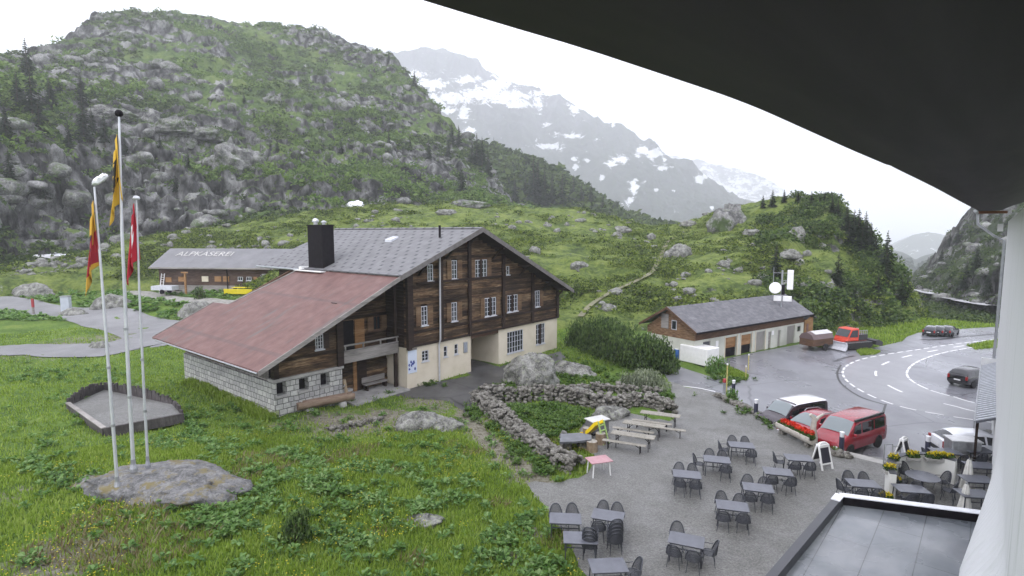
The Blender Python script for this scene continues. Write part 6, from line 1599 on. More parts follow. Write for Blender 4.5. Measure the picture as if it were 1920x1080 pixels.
for px, py, z, sx, lab in [(1676, 858, 1.2, .25, 'yellow flowers in a pot at the handrail end of the curved wall'), (1668, 876, 1.2, .25, 'yellow flowers in a pot on the left bend of the curved wall'), (1678, 900, .5, .25, 'yellow flowers in a pot left of the rectangular table'), (1660, 930, .5, .28, 'yellow flowers in a pot beside the white roof parapet'), (1712, 852, 1.2, .3, 'yellow flowers in a pot next to the small chalkboard'), (1762, 854, 1.2, .6, 'long box of yellow flowers on the curved wall')]:
    p = at(px, py, z); t = thing('flower_pot', lab, 'flower pot', (p[0], p[1], z - .28 if z > .8 else 0), -.15, 'yellow flower pots round the curved wall')
    b0 = z - .28 if z > .8 else 0; h = z - b0
    MB().box(-sx, sx, -.16, .16, 0.0, h - .12 if h > .3 else .14).build('pot', M_conc, t, None, .02)
    quads('foliage', [leafcloud(int(200 * sx / .25), np.array([0, 0, h - .02]), np.array([sx * 1.1, .2, .16]), .06, rg2)], M_leaf, t); quads('flowers', [leafcloud(int(110 * sx / .25), np.array([0, 0, h + .08]), np.array([sx, .18, .12]), .055, rg2)], M_fly, t)
# closed parasols
def parasol(px, py, z0, ty, label):
    p = at(px, py, z0); rr_ = math.hypot(p[0], p[1]); r_ = ray(px + 8, ty); H = CAM[2] + r_[2] / math.hypot(r_[0], r_[1]) * rr_
    t = thing('closed_parasol', label, 'parasol', (p[0], p[1], 0), 0, 'closed white parasols by the lodge wall'); n_ = 24; prof = [(0.05, H), (.08, H - .1), (.14, H - .6), (.22, H - 1.2), (.30, H - 1.65), (.27, H - 1.72)]
    vs = []; 
    for r_, z in prof:
        for j in range(n_):
            a = 2 * math.pi * j / n_; q = r_ * (1 + .22 * (j % 3 == 0) - .12 * (j % 3 == 1)); vs.append((q * math.cos(a), q * math.sin(a), z))
    mb = MB(); mb.add(vs, [(i * n_ + j, i * n_ + (j + 1) % n_, (i + 1) * n_ + (j + 1) % n_, (i + 1) * n_ + j) for i in range(len(prof) - 1) for j in range(n_)]); mb.build('canopy', M('parasol_cloth', (.66, .65, .60), 4, .8) if 'parasol_cloth' not in bpy.data.materials else bpy.data.materials['parasol_cloth'], t, 60)
    MB().tube([(0, 0, .05), (0, 0, H + .05)], .03).build('pole', M_zinc, t); MB().lathe([(.32, 0), (.32, .06), (.06, .1)], 16).build('base', M_conc, t)
parasol(1813, 918, 0, 862, 'closed white parasol farther from the camera by the lodge wall'); parasol(1808, 958, 0, 908, 'closed white parasol nearer the camera by the lodge wall')
p = at(1802, 866, 0); gr = thing('grill_cart', 'boxy steel barbecue cart beside the white car', 'grill', (p[0], p[1], 0), R(-12))
gr.scale = (.85,) * 3
MB().obox((0, 0, 1.0), (1.5, .95, .75)).build('hood', M_steel, gr, None, .04); MB().obox((0, 0, 1.40), (1.6, 1.05, .06)).build('lid', M('stainless_pale', (.6, .6, .6), 3, .35, metal=.3), gr)
MB().box(-.35, .35, -.3, .3, .08, .62).build('gas_box', M_plas, gr)
for sx in (-1, 1):
    for sy in (-1, 1): MB().box(sx * .65 - .03, sx * .65 + .03, sy * .4 - .03, sy * .4 + .03, 0, .62).build('leg', M_black, gr)
# ------------------------------------------------------------------ vehicles
M_tyre = M('tyre', (.015, .015, .016), 5, .8); M_rim = M('alloy', (.38, .39, .40), 5, .3, metal=.7)
M_cglass = glass_mat('car_glass', (.012, .014, .018), .05); M_wind = glass_mat('windscreen_glass', (.16, .19, .20), .06)
M_trim = M('black_trim', (.02, .02, .022), 4, .5); M_hl = M('headlight', (.62, .64, .66), 4, .12); M_tl = M('taillight', (.28, .015, .015), 4, .2); M_plate = M('plate_white', (.7, .7, .7), 4, .4)
def paint(name, c, rough=.22):
    m, n, b = newmat(name); r = ramp(n, [tuple(x * .9 for x in c), tuple(min(1, x * 1.08) for x in c)], .3, .7); n.links.new(noise(n, coords(n), 2.5, 5), r.inputs['Fac']); n.links.new(r.outputs[0], b.inputs['Base Color'])
    b.inputs['Roughness'].default_value = rough; b.inputs['Coat Weight'].default_value = .6; b.inputs['Coat Roughness'].default_value = .08
    return m
def car(name, label, cat, p, head, st, hw, m_body, m_roof=None, glass=(), ws=None, rw=None, wheels=(.8, 3.6), wr=.33, z0=-.58, group=None, rails=False, scale=1.0, extra=None):
    """st: stations (x from the nose, z_bottom, z_belt, z_roof, half width at belt, half width at roof)"""
    t = thing(name, label, cat, (p[0], p[1], z0), head, group); t.scale = (scale,) * 3
    L0 = st[-1][0] / 2
    rings = []
    for x, zb, zl, zr_, wb_, wr_ in st:
        h = [(0, zb), (.8 * wb_, zb), (.97 * wb_, zb + .12), (wb_ * 1.0, (zb + zl) / 2), (wb_ * .985, zl - .05), (wb_ * .96, zl), (wr_ + (wb_ * .96 - wr_) * .12, zl + (zr_ - zl) * .86), (wr_ * .9, zl + (zr_ - zl) * .97), (wr_ * .55, zr_), (0, zr_ + .012)]
        rings.append([(L0 - x, y, z) for y, z in h] + [(L0 - x, -y, z) for y, z in h[-2:0:-1]])
    k = len(rings[0]); mb = MB(); mb.add([q for r_ in rings for q in r_], [(i * k + j, i * k + (j + 1) % k, (i + 1) * k + (j + 1) % k, (i + 1) * k + j) for i in range(len(rings) - 1) for j in range(k)] + [tuple(range(k))[::-1], tuple((len(rings) - 1) * k + j for j in range(k))])
    body = mb.build('body', m_body, t, 38)
    X = [s_[0] for s_ in st]
    def at_(x): return [float(np.interp(x, X, [s_[i] for s_ in st])) for i in range(1, 6)]
    def side(x, f, o=.012):
        zb, zl, zr_, wb_, wr_ = at_(x); z = zl + (zr_ - zl) * f; y = wb_ * .96 + ((wr_ + (wb_ * .96 - wr_) * .12) - wb_ * .96) * f / .86
        return y + o, z
    if m_roof is not None:
        rx0, rx1 = ws[1] - .05, st[-1][0] - .12; mb = MB(); xs = np.linspace(rx0, rx1, 8); vs = []
        for x in xs:
            zb, zl, zr_, wb_, wr_ = at_(x)
            for y, z in ((-wr_ * 1.0, zl + (zr_ - zl) * .92), (-wr_ * .9, zl + (zr_ - zl) * .98), (-wr_ * .55, zr_ + .004), (0, zr_ + .016), (wr_ * .55, zr_ + .004), (wr_ * .9, zl + (zr_ - zl) * .98), (wr_ * 1.0, zl + (zr_ - zl) * .92)): vs.append((L0 - x, y, z + .012))
        mb.add(vs, [(i * 7 + j, i * 7 + j + 1, i * 7 + 8 + j, i * 7 + 7 + j) for i in range(7) for j in range(6)]); mb.build('roof', m_roof, t, 40)
    for s_ in (-1, 1):
        for x0t, x0b, x1t, x1b in glass:
            mb = MB(); q = []
            for x, f in ((x0b, .07), (x1b, .07), (x1t, .8), (x0t, .8)):
                y, z = side(x, f); q.append((L0 - x, s_ * y, z))
            mb.add(q, [(0, 1, 2, 3)]); mb.build('side_window', M_cglass, t)
    for w_, nm, mt in ((ws, 'windscreen', M_wind), (rw, 'rear_window', M_cglass)):
        if w_ is None: continue
        xb, xt = w_; q = []
        for i, x in enumerate(np.linspace(xb, xt, 6)):
            zb, zl, zr_, wb_, wr_ = at_(x); f = i / 5
            yy = (wb_ * .86) * (1 - f) + wr_ * .86 * f
            for y, dz_ in ((-yy, 0), (-yy * .5, .012), (0, .016), (yy * .5, .012), (yy, 0)):
                q.append((L0 - x + (.02 if nm == 'windscreen' else -.02), y, zr_ + .022 + dz_ - (.05 * abs(y / yy) ** 3)))
        MB().add(q, [(i * 5 + j, i * 5 + j + 1, i * 5 + 6 + j, i * 5 + 5 + j) for i in range(5) for j in range(4)]).build(nm, mt, t, 60)
    for x in wheels:
        for s_ in (-1, 1):
            wb_ = at_(x)[3]
            a = MB().lathe([(.01, 0), (wr + .06, 0), (wr + .06, .012), (.01, .012)], 18).build('wheel_arch', M_trim, t); a.location = (L0 - x, s_ * (wb_ * 1.0 + .002), wr + .04); a.rotation_euler = (R(-90 * s_), 0, 0)
            o = MB().lathe([(wr * .66, -.1), (wr * .95, -.1), (wr, -.06), (wr, .06), (wr * .95, .1), (wr * .66, .1)], 20).build('wheel', M_tyre, t, 40); o.location = (L0 - x, s_ * (wb_ - .065), wr); o.rotation_euler = (R(-90 * s_), 0, 0)
            r_ = MB(); r_.lathe([(wr * .66, .02), (wr * .64, .085), (wr * .5, .07), (.08, .075), (.05, .09), (.01, .09)], 16); r_.build('rim', M_rim, o, 40)
    x0, x1 = st[0], st[-1]
    zf = x0[1] + (x0[2] - x0[1]) * .72
    for s_ in (-1, 1):
        MB().obox((L0 - .07, s_ * x0[4] * .76, zf), (.2, .34, .17), (0, 0, -s_ * .35)).build('headlight', M_hl, t, None, .03)
        zz = x1[1] + (x1[2] - x1[1]) * .86; MB().obox((-L0 + .0, s_ * x1[4] * .86, zz), (.12, .18, .34)).build('taillight', M_tl, t, None, .02)
        xm = ws[0] + .25; y, z = side(xm, .12); MB().obox((L0 - xm - .1, s_ * (y + .12), z + .06), (.14, .2, .17)).build('mirror', m_body, t, None, .03)
        mb = MB(); 
        for xd in [g[1] for g in glass[1:]]: 
            y, z = side(xd - .04, 0); mb.box(L0 - xd + .03, L0 - xd + .045, s_ * y - .01 if s_ > 0 else s_ * y - .004, s_ * y + .004 if s_ > 0 else s_ * y + .01, x0[1] + .2, z - .04)
        if mb.v: mb.build('door_gap', M_trim, t)
    MB().box(L0 - .06, L0 + .035, -x0[4] * .8, x0[4] * .8, x0[1] - .02, x0[1] + .17).build('bumper', M_trim, t, None, .02); MB().box(L0 - .03, L0 + .02, -x0[4] * .42, x0[4] * .42, x0[1] + .22, x0[1] + .34).build('grille', M_trim, t)
    MB().box(-L0 - .04, -L0 + .05, -x1[4] * .85, x1[4] * .85, x1[1] - .02, x1[1] + .2).build('rear_bumper', M_trim if m_body.name != 'red_paint' else m_body, t, None, .02)
    MB().box(L0 + .036, L0 + .046, -.26, .26, x0[1] + .03, x0[1] + .14).build('number_plate', M_plate, t); MB().box(-L0 - .05, -L0 - .041, -.26, .26, x1[1] + .3, x1[1] + .42).build('number_plate', M_plate, t)
    if rails:
        for s_ in (-1, 1):
            mb = MB(); mb.tube([(L0 - ws[1] - .2, s_ * .56, at_(ws[1] + .2)[2] - .02), (L0 - ws[1] - .4, s_ * .56, at_(ws[1] + .4)[2] + .07), (L0 - st[-1][0] + .9, s_ * .56, at_(st[-1][0] - .9)[2] + .06), (L0 - st[-1][0] + .6, s_ * .56, at_(st[-1][0] - .6)[2] - .03)], .03, 6); mb.build('roof_rail', M_rim, t)
    return t
VAN = [(0, .36, .78, .84, .80, .72), (.06, .26, .86, .92, .90, .78), (.45, .24, 1.04, 1.10, .94, .80), (.86, .24, 1.14, 1.22, .95, .82), (1.06, .24, 1.15, 1.42, .95, .82), (1.5, .24, 1.15, 1.84, .95, .82), (1.8, .24, 1.15, 1.95, .95, .83), (3.2, .24, 1.15, 1.98, .95, .84), (4.4, .25, 1.15, 1.97, .95, .84), (4.78, .28, 1.15, 1.93, .94, .83), (4.88, .34, 1.12, 1.80, .92, .82)]
VG = ((1.5, 1.2, 2.08, 2.08), (2.2, 2.2, 3.4, 3.4), (3.5, 3.5, 4.6, 4.62))
CAR = [(0, .34, .62, .68, .74, .62), (.08, .24, .70, .76, .82, .66), (.6, .22, .82, .88, .87, .68), (1.15, .22, .90, .96, .88, .64), (1.4, .22, .92, 1.12, .88, .62), (1.95, .22, .94, 1.42, .88, .60), (2.3, .22, .95, 1.47, .88, .61), (3.2, .22, .96, 1.46, .88, .61), (3.75, .22, .97, 1.36, .87, .60), (4.15, .24, .96, 1.08, .85, .60), (4.32, .32, .9, .98, .80, .58)]
CG = ((1.92, 1.55, 2.36, 2.36), (2.46, 2.46, 3.2, 3.2), (3.28, 3.28, 3.62, 3.9))
SUV = [(0, .38, .76, .82, .76, .64), (.08, .27, .86, .92, .86, .7), (.6, .25, .98, 1.04, .91, .7), (1.1, .25, 1.04, 1.1, .92, .68), (1.35, .25, 1.05, 1.26, .92, .66), (1.85, .25, 1.06, 1.58, .92, .64), (2.3, .25, 1.07, 1.66, .92, .66), (3.3, .25, 1.08, 1.64, .92, .66), (3.95, .25, 1.09, 1.55, .91, .65), (4.25, .27, 1.08, 1.3, .9, .66), (4.38, .34, 1.02, 1.12, .85, .62)]
M_vred = paint('red_paint', (.25, .008, .018)); M_cred = paint('dark_red_paint', (.26, .018, .032)); M_aub = paint('aubergine_paint', (.022, .012, .020)); M_vwhite = paint('white_roof_paint', (.72, .72, .75)); M_blk = paint('black_paint', (.014, .013, .018)); M_wcar = paint('white_car_paint', (.74, .75, .78)); M_dk = paint('dark_car_paint', (.02, .022, .028))
def head_to(az): return R(90 - az)      # nose points to compass azimuth az
p = at(1592, 800, .6)
car('passenger_van', 'bright red passenger van parked with its nose to the terrace, third of three', 'van', p, head_to(240), VAN, .95, M_vred, None, VG, (.9, 1.66), (4.9, 4.5) if False else None, (.95, 3.95), .34, scale=.94, group=None)
p = at(1524, 783, .6); car('estate_car', 'dark red car with silver roof rails between the two vans', 'car', p, head_to(243), CAR, .88, M_cred, None, CG, (1.17, 1.98), None, (.85, 3.5), .32, rails=True)
p = at(1486, 763, .7); car('passenger_van', 'dark aubergine van with white roof, first of the three parked by the terrace', 'van', p, head_to(247), VAN, .95, M_aub, M_vwhite, VG, (.9, 1.66), None, (.95, 3.95), .34, scale=.88)
p = at(1822, 698, .4); car('small_suv', 'black SUV standing on the wet forecourt inside the bend, tail towards camera', 'car', p, head_to(66), SUV, .92, M_blk, None, CG, (1.12, 1.9), (4.3, 3.9), (.85, 3.5), .34, scale=.86)
p = at(1842, 818, .6); car('white_car', 'white car half hidden behind the steel barbecue cart at the lodge wall', 'car', p, head_to(100), CAR, .88, M_wcar, None, CG, (1.17, 1.98), (4.2, 3.8), (.85, 3.5), .32)
for px, py, hd, lab in [(1748, 619, 48, 'dark car left in the row parked far down the road'), (1764, 619, 50, 'dark car in the middle of the row parked far down the road'), (1779, 619, 52, 'dark car right in the row parked far down the road')]:
    p = at(px, py, 0); car('parked_car', lab, 'car', p, head_to(hd), CAR, .88, M_dk, None, CG, (1.17, 1.98), (4.2, 3.8), (.85, 3.5), .32, group='dark cars parked far down the road', scale=.78)
rv_ = [o for o in bpy.data.objects if o.get('label', '').startswith('bright red passenger')][0]
MB().bar((.9, .80, 1.98), (-2.1, .82, 2.0), .1, .12).build('roof_awning', M_trim, rv_)
M_isl = M('island_turf', [(.045, .085, .018), (.08, .14, .028), (.12, .18, .045)], 2, .9, .5, .05)
for pts in ([(1322, 690), (1345, 683), (1375, 692), (1404, 706), (1398, 714), (1365, 708), (1335, 702)], [(1606, 659), (1622, 655), (1650, 660), (1640, 665), (1614, 667)], [(1812, 648), (1850, 641), (1895, 635), (1960, 632), (1960, 640), (1890, 650), (1830, 656)]):
    sheet('grass_verge', wig(PXP(pts, -.6), .06, .5, 9), -.572, M_isl)
    Qi = np.array(PXP(pts, -.6)); lo_, hi_ = Qi.min(0), Qi.max(0); Qs_ = np.random.default_rng(5).uniform(lo_, hi_, (6000, 2)); Qs_ = Qs_[inpoly(Qs_[:, 0], Qs_[:, 1], Qi)]; ISL = globals().get('ISL', []) + [Qs_]
seam('kerb_strip', [(1725, 637), (1760, 637), (1800, 632), (1850, 628), (1900, 624)], .5)
# piste groomer
p = at(1594, 634, .4); gz_ = -.5
pg = thing('snow_groomer', 'red snow groomer with front blade and rear tiller parked on the grass by the knoll', 'snow groomer', (p[0], p[1], gz_), R(198)); pg.scale = (.78,) * 3
M_orr = M('groomer_red', [(.50, .04, .02), (.60, .065, .03)], 2, .35)
for s_ in (-1, 1):
    pr_ = [(2.3, .35), (2.05, .05), (-1.6, .05), (-2.1, .4), (-1.9, .85), (2.0, .85)]
    MB().prism(pr_, 'y', s_ * 1.25 - .45, s_ * 1.25 + .45).build('track', M_tyre, pg)
    mb = MB()
    for k in range(14): mb.box(-1.9 + k * .3, -1.82 + k * .3, s_ * 1.25 - .47, s_ * 1.25 + .47, .852, .90)
    mb.build('track_cleats', M_rim, pg)
MB().box(-2.0, 2.0, -.78, .78, .4, 1.0).build('chassis', M_orr, pg)
cb = MB(); cb.prism([(-.3, 1.0), (1.75, 1.0), (1.5, 1.5), (.95, 2.55), (-.3, 2.6)], 'y', -1.05, 1.05); cb.build('cab', M_orr, pg, None, .05)
for s_ in (-1, 1): MB().prism([(-.1, 1.45), (1.35, 1.5), (.85, 2.4), (-.1, 2.42)], 'y', s_ * 1.06 - .008, s_ * 1.06 + .008).build('cab_window', M_cglass, pg)
MB().add([(1.56, -.95, 1.55), (1.56, .95, 1.55), (1.02, .95, 2.45), (1.02, -.95, 2.45)], [(0, 1, 2, 3)]).build('windscreen', M_cglass, pg)
MB().box(-1.9, -.35, -1.0, 1.0, 1.0, 1.75).build('engine_deck', M_trim, pg)
mb = MB()
for k in range(5): mb.bar((-1.8 + k * .33, -.95, 1.75), (-1.8 + k * .33, -.95, 2.3), .07).bar((-1.8 + k * .33, .95, 1.75), (-1.8 + k * .33, .95, 2.3), .07)
mb.bar((-1.85, -.95, 2.3), (-.4, -.95, 2.3), .07).bar((-1.85, .95, 2.3), (-.4, .95, 2.3), .07).tube([(-1.2, 0, 1.75), (-1.2, 0, 2.5)], .18); mb.build('cargo_rack', M_rim, pg)
MB().prism([(-2.3, .5), (-3.5, .2), (-3.6, .75), (-2.9, 1.1), (-2.3, 1.0)], 'y', -1.9, 1.9).build('tiller', M_trim, pg)
bl = MB(); bl.prism([(3.5, .05), (3.25, .4), (3.2, .8), (3.35, 1.1), (3.15, 1.1), (3.02, .8), (3.05, .3), (3.3, .0)], 'y', -2.3, 2.3); bl.build('blade', M('blade_pale', (.55, .56, .6), 3, .4), pg); MB().box(2.0, 3.1, -.5, .5, .35, .6).build('blade_arm', M_trim, pg)
# brown cart under a tarp, in front of the shed
p = at(1530, 648, -.2); ct = thing('covered_cart', 'brown cart with pale tarp at the far end of the garage', 'cart', (p[0], p[1], -.55), R(25))
MB().box(-1.5, 1.5, -.8, .8, .5, 1.2).build('box', M_mid, ct); MB().prism([(-.85, 1.2), (.85, 1.2), (.6, 1.65), (0, 1.9), (-.6, 1.65)], 'x', -1.55, 1.55).build('side_tarp', M('brown_tarp', (.11, .075, .075), 2, .6), ct)
MB().prism([(-.62, 1.66), (0, 1.915), (.62, 1.66), (.63, 1.69), (0, 1.95), (-.63, 1.69)], 'x', -1.0, 1.6).build('top_tarp', M('pale_tarp', (.45, .44, .44), 2, .5), ct)
for s_ in (-1, 1):
    o = MB().lathe([(.2, -.1), (.34, -.1), (.34, .1), (.2, .1)], 14).build('wheel', M_tyre, ct, 40); o.location = (.3, s_ * .85, .34); o.rotation_euler = (R(90), 0, 0)

# ------------------------------------------------------------------ vegetation
M_grass = leafmat('grass_blades', [(.11, .17, .02), (.17, .255, .032), (.225, .32, .05), (.285, .355, .09)], .35)
M_dock = leafmat('dock_leaves', [(.05, .115, .024), (.09, .185, .04), (.14, .25, .065), (.21, .31, .12)], .9, .5)
M_dry = leafmat('dry_grass', [(.13, .10, .05), (.2, .17, .09), (.28, .26, .16)], 1.5)
M_flower = leafmat('buttercups', [(.5, .42, .02), (.62, .55, .05)], 3)
M_shrub = leafmat('shrub_leaves', [(.014, .030, .008), (.032, .062, .014), (.065, .105, .022), (.11, .155, .04)], .25)
M_moorsh = leafmat('heath_leaves', [(.016, .030, .007), (.050, .085, .014), (.12, .17, .028), (.20, .25, .05)], .22)
M_knoll = leafmat('knoll_leaves', [(.016, .034, .010), (.035, .070, .016), (.075, .125, .026), (.13, .185, .05)], .22)
M_pine = leafmat('mugo_needles', [(.02, .042, .016), (.05, .088, .028), (.09, .145, .042), (.135, .20, .06)], .8)
M_spruce = leafmat('spruce_needles', [(.010, .020, .011), (.018, .034, .016), (.032, .052, .022)], .7)
M_bark = M('bark', [(.05, .035, .025), (.10, .075, .055)], 6, .9)
M_silver = leafmat('silver_leaves', [(.10, .125, .085), (.20, .23, .165), (.32, .35, .27)], 1.2)
rv = np.random.default_rng(21)
BLD = []
for fr, us, vs_ in [(C, (SU0 - .2, 0), (SV - .2, 13.6)), (C, (-.2, W + .2), (-.1, DEP)), (A, (-.3, AL), (-.3, 8)), (G, (-.2, L + 2.5), (-.2, GW + .2))]:
    BLD.append([fr.w(us[0], vs_[0], 0), fr.w(us[1], vs_[0], 0), fr.w(us[1], vs_[1], 0), fr.w(us[0], vs_[1], 0)])
LANES = [(o.name, np.array([v_.co[:] for v_ in o.data.vertices])[:, :2].reshape(-1, 5, 2)) for o in bpy.data.objects if o.name.split('.')[0] in ('lane', 'farm_track')]
def blocked(x, y, m_=.0):
    r = np.zeros(np.shape(x), bool)
    for q in (TERR, FORE, ASPH): r |= inpoly(x, y, q)
    for q in BLD: r |= inpoly(x, y, q)
    r |= inpoly(x, y, [s__[:2] for s__ in S_])
    r |= ((x - mp_[0]) / 2.9) ** 2 + ((y - mp_[1]) / 1.6) ** 2 < 1
    for _, A_l in LANES:
        r |= inpoly(x, y, list(A_l[:, 0]) + list(A_l[::-1, 4]))
    return r
def sample_ground(n_, pxr, pyr, z=.5):
    px, py = rv.uniform(*pxr, n_), rv.uniform(*pyr, n_)
    Q = np.array([at(a, b, z)[:2] for a, b in zip(px, py)]); return Q
def in_view_xy(n_, r0, r1, a0, a1, pw=1.0):
    r = r0 + (r1 - r0) * rv.random(n_) ** pw; a = np.radians(rv.uniform(a0, a1, n_)); return np.stack([r * np.sin(a), r * np.cos(a)], 1)
def dirt_at(x, y):
    a = np.degrees(np.arctan2(x, y)); r = np.hypot(x, y)
    i = np.clip(np.interp(a, _naz, np.arange(len(_naz))).round().astype(int), 0, len(_naz) - 1); j = np.clip(np.interp(r, _nr, np.arange(len(_nr))).round().astype(int), 0, len(_nr) - 1)
    return dirt[i, j]
# grass blades
Q = np.concatenate([in_view_xy(165000, 13, 34, -60, 14, .9), in_view_xy(85000, 34, 80, -58, 10, 1.0)])
nz = fbm(np.stack([Q[:, 0] * .3, Q[:, 1] * .3, 0 * Q[:, 0]], 1), 3)
k = ~blocked(Q[:, 0], Q[:, 1]) & (rv.random(len(Q)) > dirt_at(Q[:, 0], Q[:, 1]) * 1.15); Q = Q[k]; nz = nz[k]
def blades(Q, h0, h1, wd, lean=.5):
    n_ = len(Q); z = gz(Q[:, 0], Q[:, 1]) - .03; a = rv.uniform(0, 6.28, n_); h = rv.uniform(h0, h1, n_); r = np.hypot(Q[:, 0], Q[:, 1]); w_ = wd * (r / 20) ** .7
    ln = h * rv.uniform(.1, lean, n_); c_, s_ = np.cos(a), np.sin(a); b = np.stack([Q[:, 0], Q[:, 1], z], 1); sx = np.stack([-s_ * w_, c_ * w_, 0 * a], 1)
    tip = b + np.stack([c_ * ln, s_ * ln, h], 1); mid = b + np.stack([c_ * ln * .35, s_ * ln * .35, h * .6], 1)
    return np.stack([b - sx, b + sx, mid + sx * .8, tip], 1)
g_ = quads('meadow_grass', blades(Q, .10, .26, .022), M_grass); tag(g_, kind='stuff')
Qd = in_view_xy(30000, 12, 30, -46, 8, 1.0); nzd = fbm(np.stack([Qd[:, 0] * .35 + 9, Qd[:, 1] * .35, 0 * Qd[:, 0]], 1), 3); Qd = Qd[(nzd > .18) & ~blocked(Qd[:, 0], Qd[:, 1])]
tag(quads('dry_grass', blades(Qd, .12, .34, .02, .9), M_dry), kind='stuff')
Qf = in_view_xy(5200, 13, 34, -46, 10, 1.0); nzd = fbm(np.stack([Qf[:, 0] * .4 + 3, Qf[:, 1] * .4, 0 * Qf[:, 0]], 1), 3); Qf = Qf[(nzd > .12) & ~blocked(Qf[:, 0], Qf[:, 1])]
cf = np.stack([Qf[:, 0], Qf[:, 1], gz(Qf[:, 0], Qf[:, 1]) + rv.uniform(.18, .34, len(Qf))], 1); e = .028
tag(quads('meadow_flowers', np.stack([cf + [e, 0, 0], cf + [0, e, .01], cf + [-e, 0, 0], cf + [0, -e, .01]], 1), M_flower), kind='stuff')
Qv = in_view_xy(26000, 60, 118, 28, 44); Qv = Qv[~blocked(Qv[:, 0], Qv[:, 1])]; tag(quads('roadside_grass', blades(Qv, .15, .4, .03), M_grass), kind='stuff')
Qs_ = np.concatenate(ISL); bl_ = blades(Qs_, .1, .3, .03); bl_[..., 2] += (-.585 - gz(Qs_[:, 0], Qs_[:, 1]))[:, None]; tag(quads('verge_grass', bl_, M_grass), kind='stuff')
# dock and nettle rosettes
def rosettes(C_, n_leaf, ll, lw_, up):
    out = []
    for c_ in C_:
        m_ = rv.integers(*n_leaf); a = rv.uniform(0, 6.28, m_); L_f = ll * rv.uniform(.5, 1.2, m_); t = rv.uniform(.15, 1.1, m_)
        d = np.stack([np.cos(a) * np.cos(t), np.sin(a) * np.cos(t), np.sin(t) * up], 1); s_ = np.stack([-np.sin(a), np.cos(a), rv.normal(0, .25, m_)], 1) * (lw_ * rv.uniform(.7, 1.2, m_))[:, None]
        b = c_ + np.stack([np.cos(a), np.sin(a), 0 * a], 1) * .12 * rv.random((m_, 1)) + np.stack([0 * a, 0 * a, rv.uniform(0, .22, m_)], 1)
        m1 = b + d * (L_f * .55)[:, None]; tip = b + d * L_f[:, None] - np.stack([0 * a, 0 * a, L_f * .25], 1)
        out.append(np.stack([b, m1 - s_, tip, m1 + s_], 1))
    return np.concatenate(out)
cl = []
for px, py, rx, ry, n_ in [(410, 1000, 75, 40, 46), (400, 930, 60, 40, 34), (235, 945, 40, 22, 16), (620, 935, 75, 22, 34), (560, 845, 60, 22, 30), (560, 900, 110, 40, 50), (650, 1010, 120, 40, 36), (470, 960, 50, 40, 26), (820, 830, 45, 18, 16), (700, 870, 80, 20, 24), (850, 900, 70, 30, 24), (760, 940, 90, 30, 26), (370, 800, 30, 26, 20), (400, 840, 60, 25, 22),
                           (110, 690, 70, 14, 24), (60, 695, 60, 12, 16), (210, 690, 50, 12, 14), (150, 745, 50, 14, 14), (60, 900, 50, 24, 16), (120, 930, 60, 20, 18), (500, 790, 50, 14, 14), (300, 840, 60, 16, 16), (980, 960, 30, 40, 14), (1010, 1030, 40, 40, 18), (940, 1010, 50, 40, 18), (420, 760, 60, 16, 14)]:
    for k in range(int(n_ * 1.25)):
        a = at(rv.normal(px, rx * .55), rv.normal(py, ry * .55), .7); cl.append(a[:2])
cl = np.array(cl + list(in_view_xy(420, 15, 50, -44, 6, 1.0))); cl = cl[~blocked(cl[:, 0], cl[:, 1])]
cl = np.stack([cl[:, 0], cl[:, 1], gz(cl[:, 0], cl[:, 1])], 1)
tag(quads('meadow_weeds', rosettes(cl, (14, 30), .26, .06, .9), M_dock), kind='stuff')
# garden beds and wall-foot plants
bed = [at(a, b_, 0)[:2] for a, b_ in [(925, 762), (960, 765), (1060, 765), (1095, 772), (1110, 785), (1080, 805), (1045, 822), (1010, 830), (960, 800)]]
bx = np.array(bed); Qb = np.stack([rv.uniform(bx[:, 0].min(), bx[:, 0].max(), 900), rv.uniform(bx[:, 1].min(), bx[:, 1].max(), 900)], 1); Qb = Qb[inpoly(Qb[:, 0], Qb[:, 1], bed)]
Qb2 = np.array([at(rv.normal(a, s_), rv.normal(b_, s2_), 0)[:2] for a, b_, s_, s2_, n_ in [(930, 800, 10, 14, 40), (975, 845, 14, 14, 50), (1020, 875, 14, 10, 50), (1090, 690, 40, 14, 90), (1060, 700, 25, 10, 60), (1130, 715, 40, 8, 60), (960, 730, 20, 8, 50), (890, 775, 8, 8, 25), (1230, 742, 25, 6, 40), (1372, 702, 16, 3, 30), (1345, 693, 8, 3, 16), (1400, 772, 18, 4, 14), (1370, 752, 8, 4, 8), (1450, 790, 20, 6, 30), (1560, 835, 12, 5, 30), (790, 722, 25, 3, 20)] for _ in range(n_)])
Qb = np.concatenate([Qb, Qb2]); Qb = np.stack([Qb[:, 0], Qb[:, 1], gz(Qb[:, 0], Qb[:, 1]) + .02], 1)
tag(quads('garden_greenery', rosettes(Qb, (18, 34), .22, .055, 1.1), leafmat('garden_leaves', [(.04, .085, .018), (.08, .15, .03), (.13, .21, .045)], .8, .5)), kind='stuff')
# bank behind the lane
Qk = np.array([at(rv.uniform(-150, 560), rv.uniform(548, 588), 1.9)[:2] for _ in range(1500)]); Qk = Qk[~blocked(Qk[:, 0], Qk[:, 1])]
Qk = np.stack([Qk[:, 0], Qk[:, 1], gz(Qk[:, 0], Qk[:, 1])], 1); tag(quads('bank_weeds', rosettes(Qk, (8, 14), .6, .2, 1.0), M_dock), kind='stuff')
# tufts at the house foot
Qh = np.array([C.w(SU0 - rv.uniform(.05, .7), rv.uniform(.5, 13), 0)[:2] for _ in range(260)]); tag(quads('wall_foot_grass', blades(np.repeat(Qh, 14, 0) + rv.normal(0, .12, (len(Qh) * 14, 2)), .25, .6, .03), M_grass), kind='stuff')
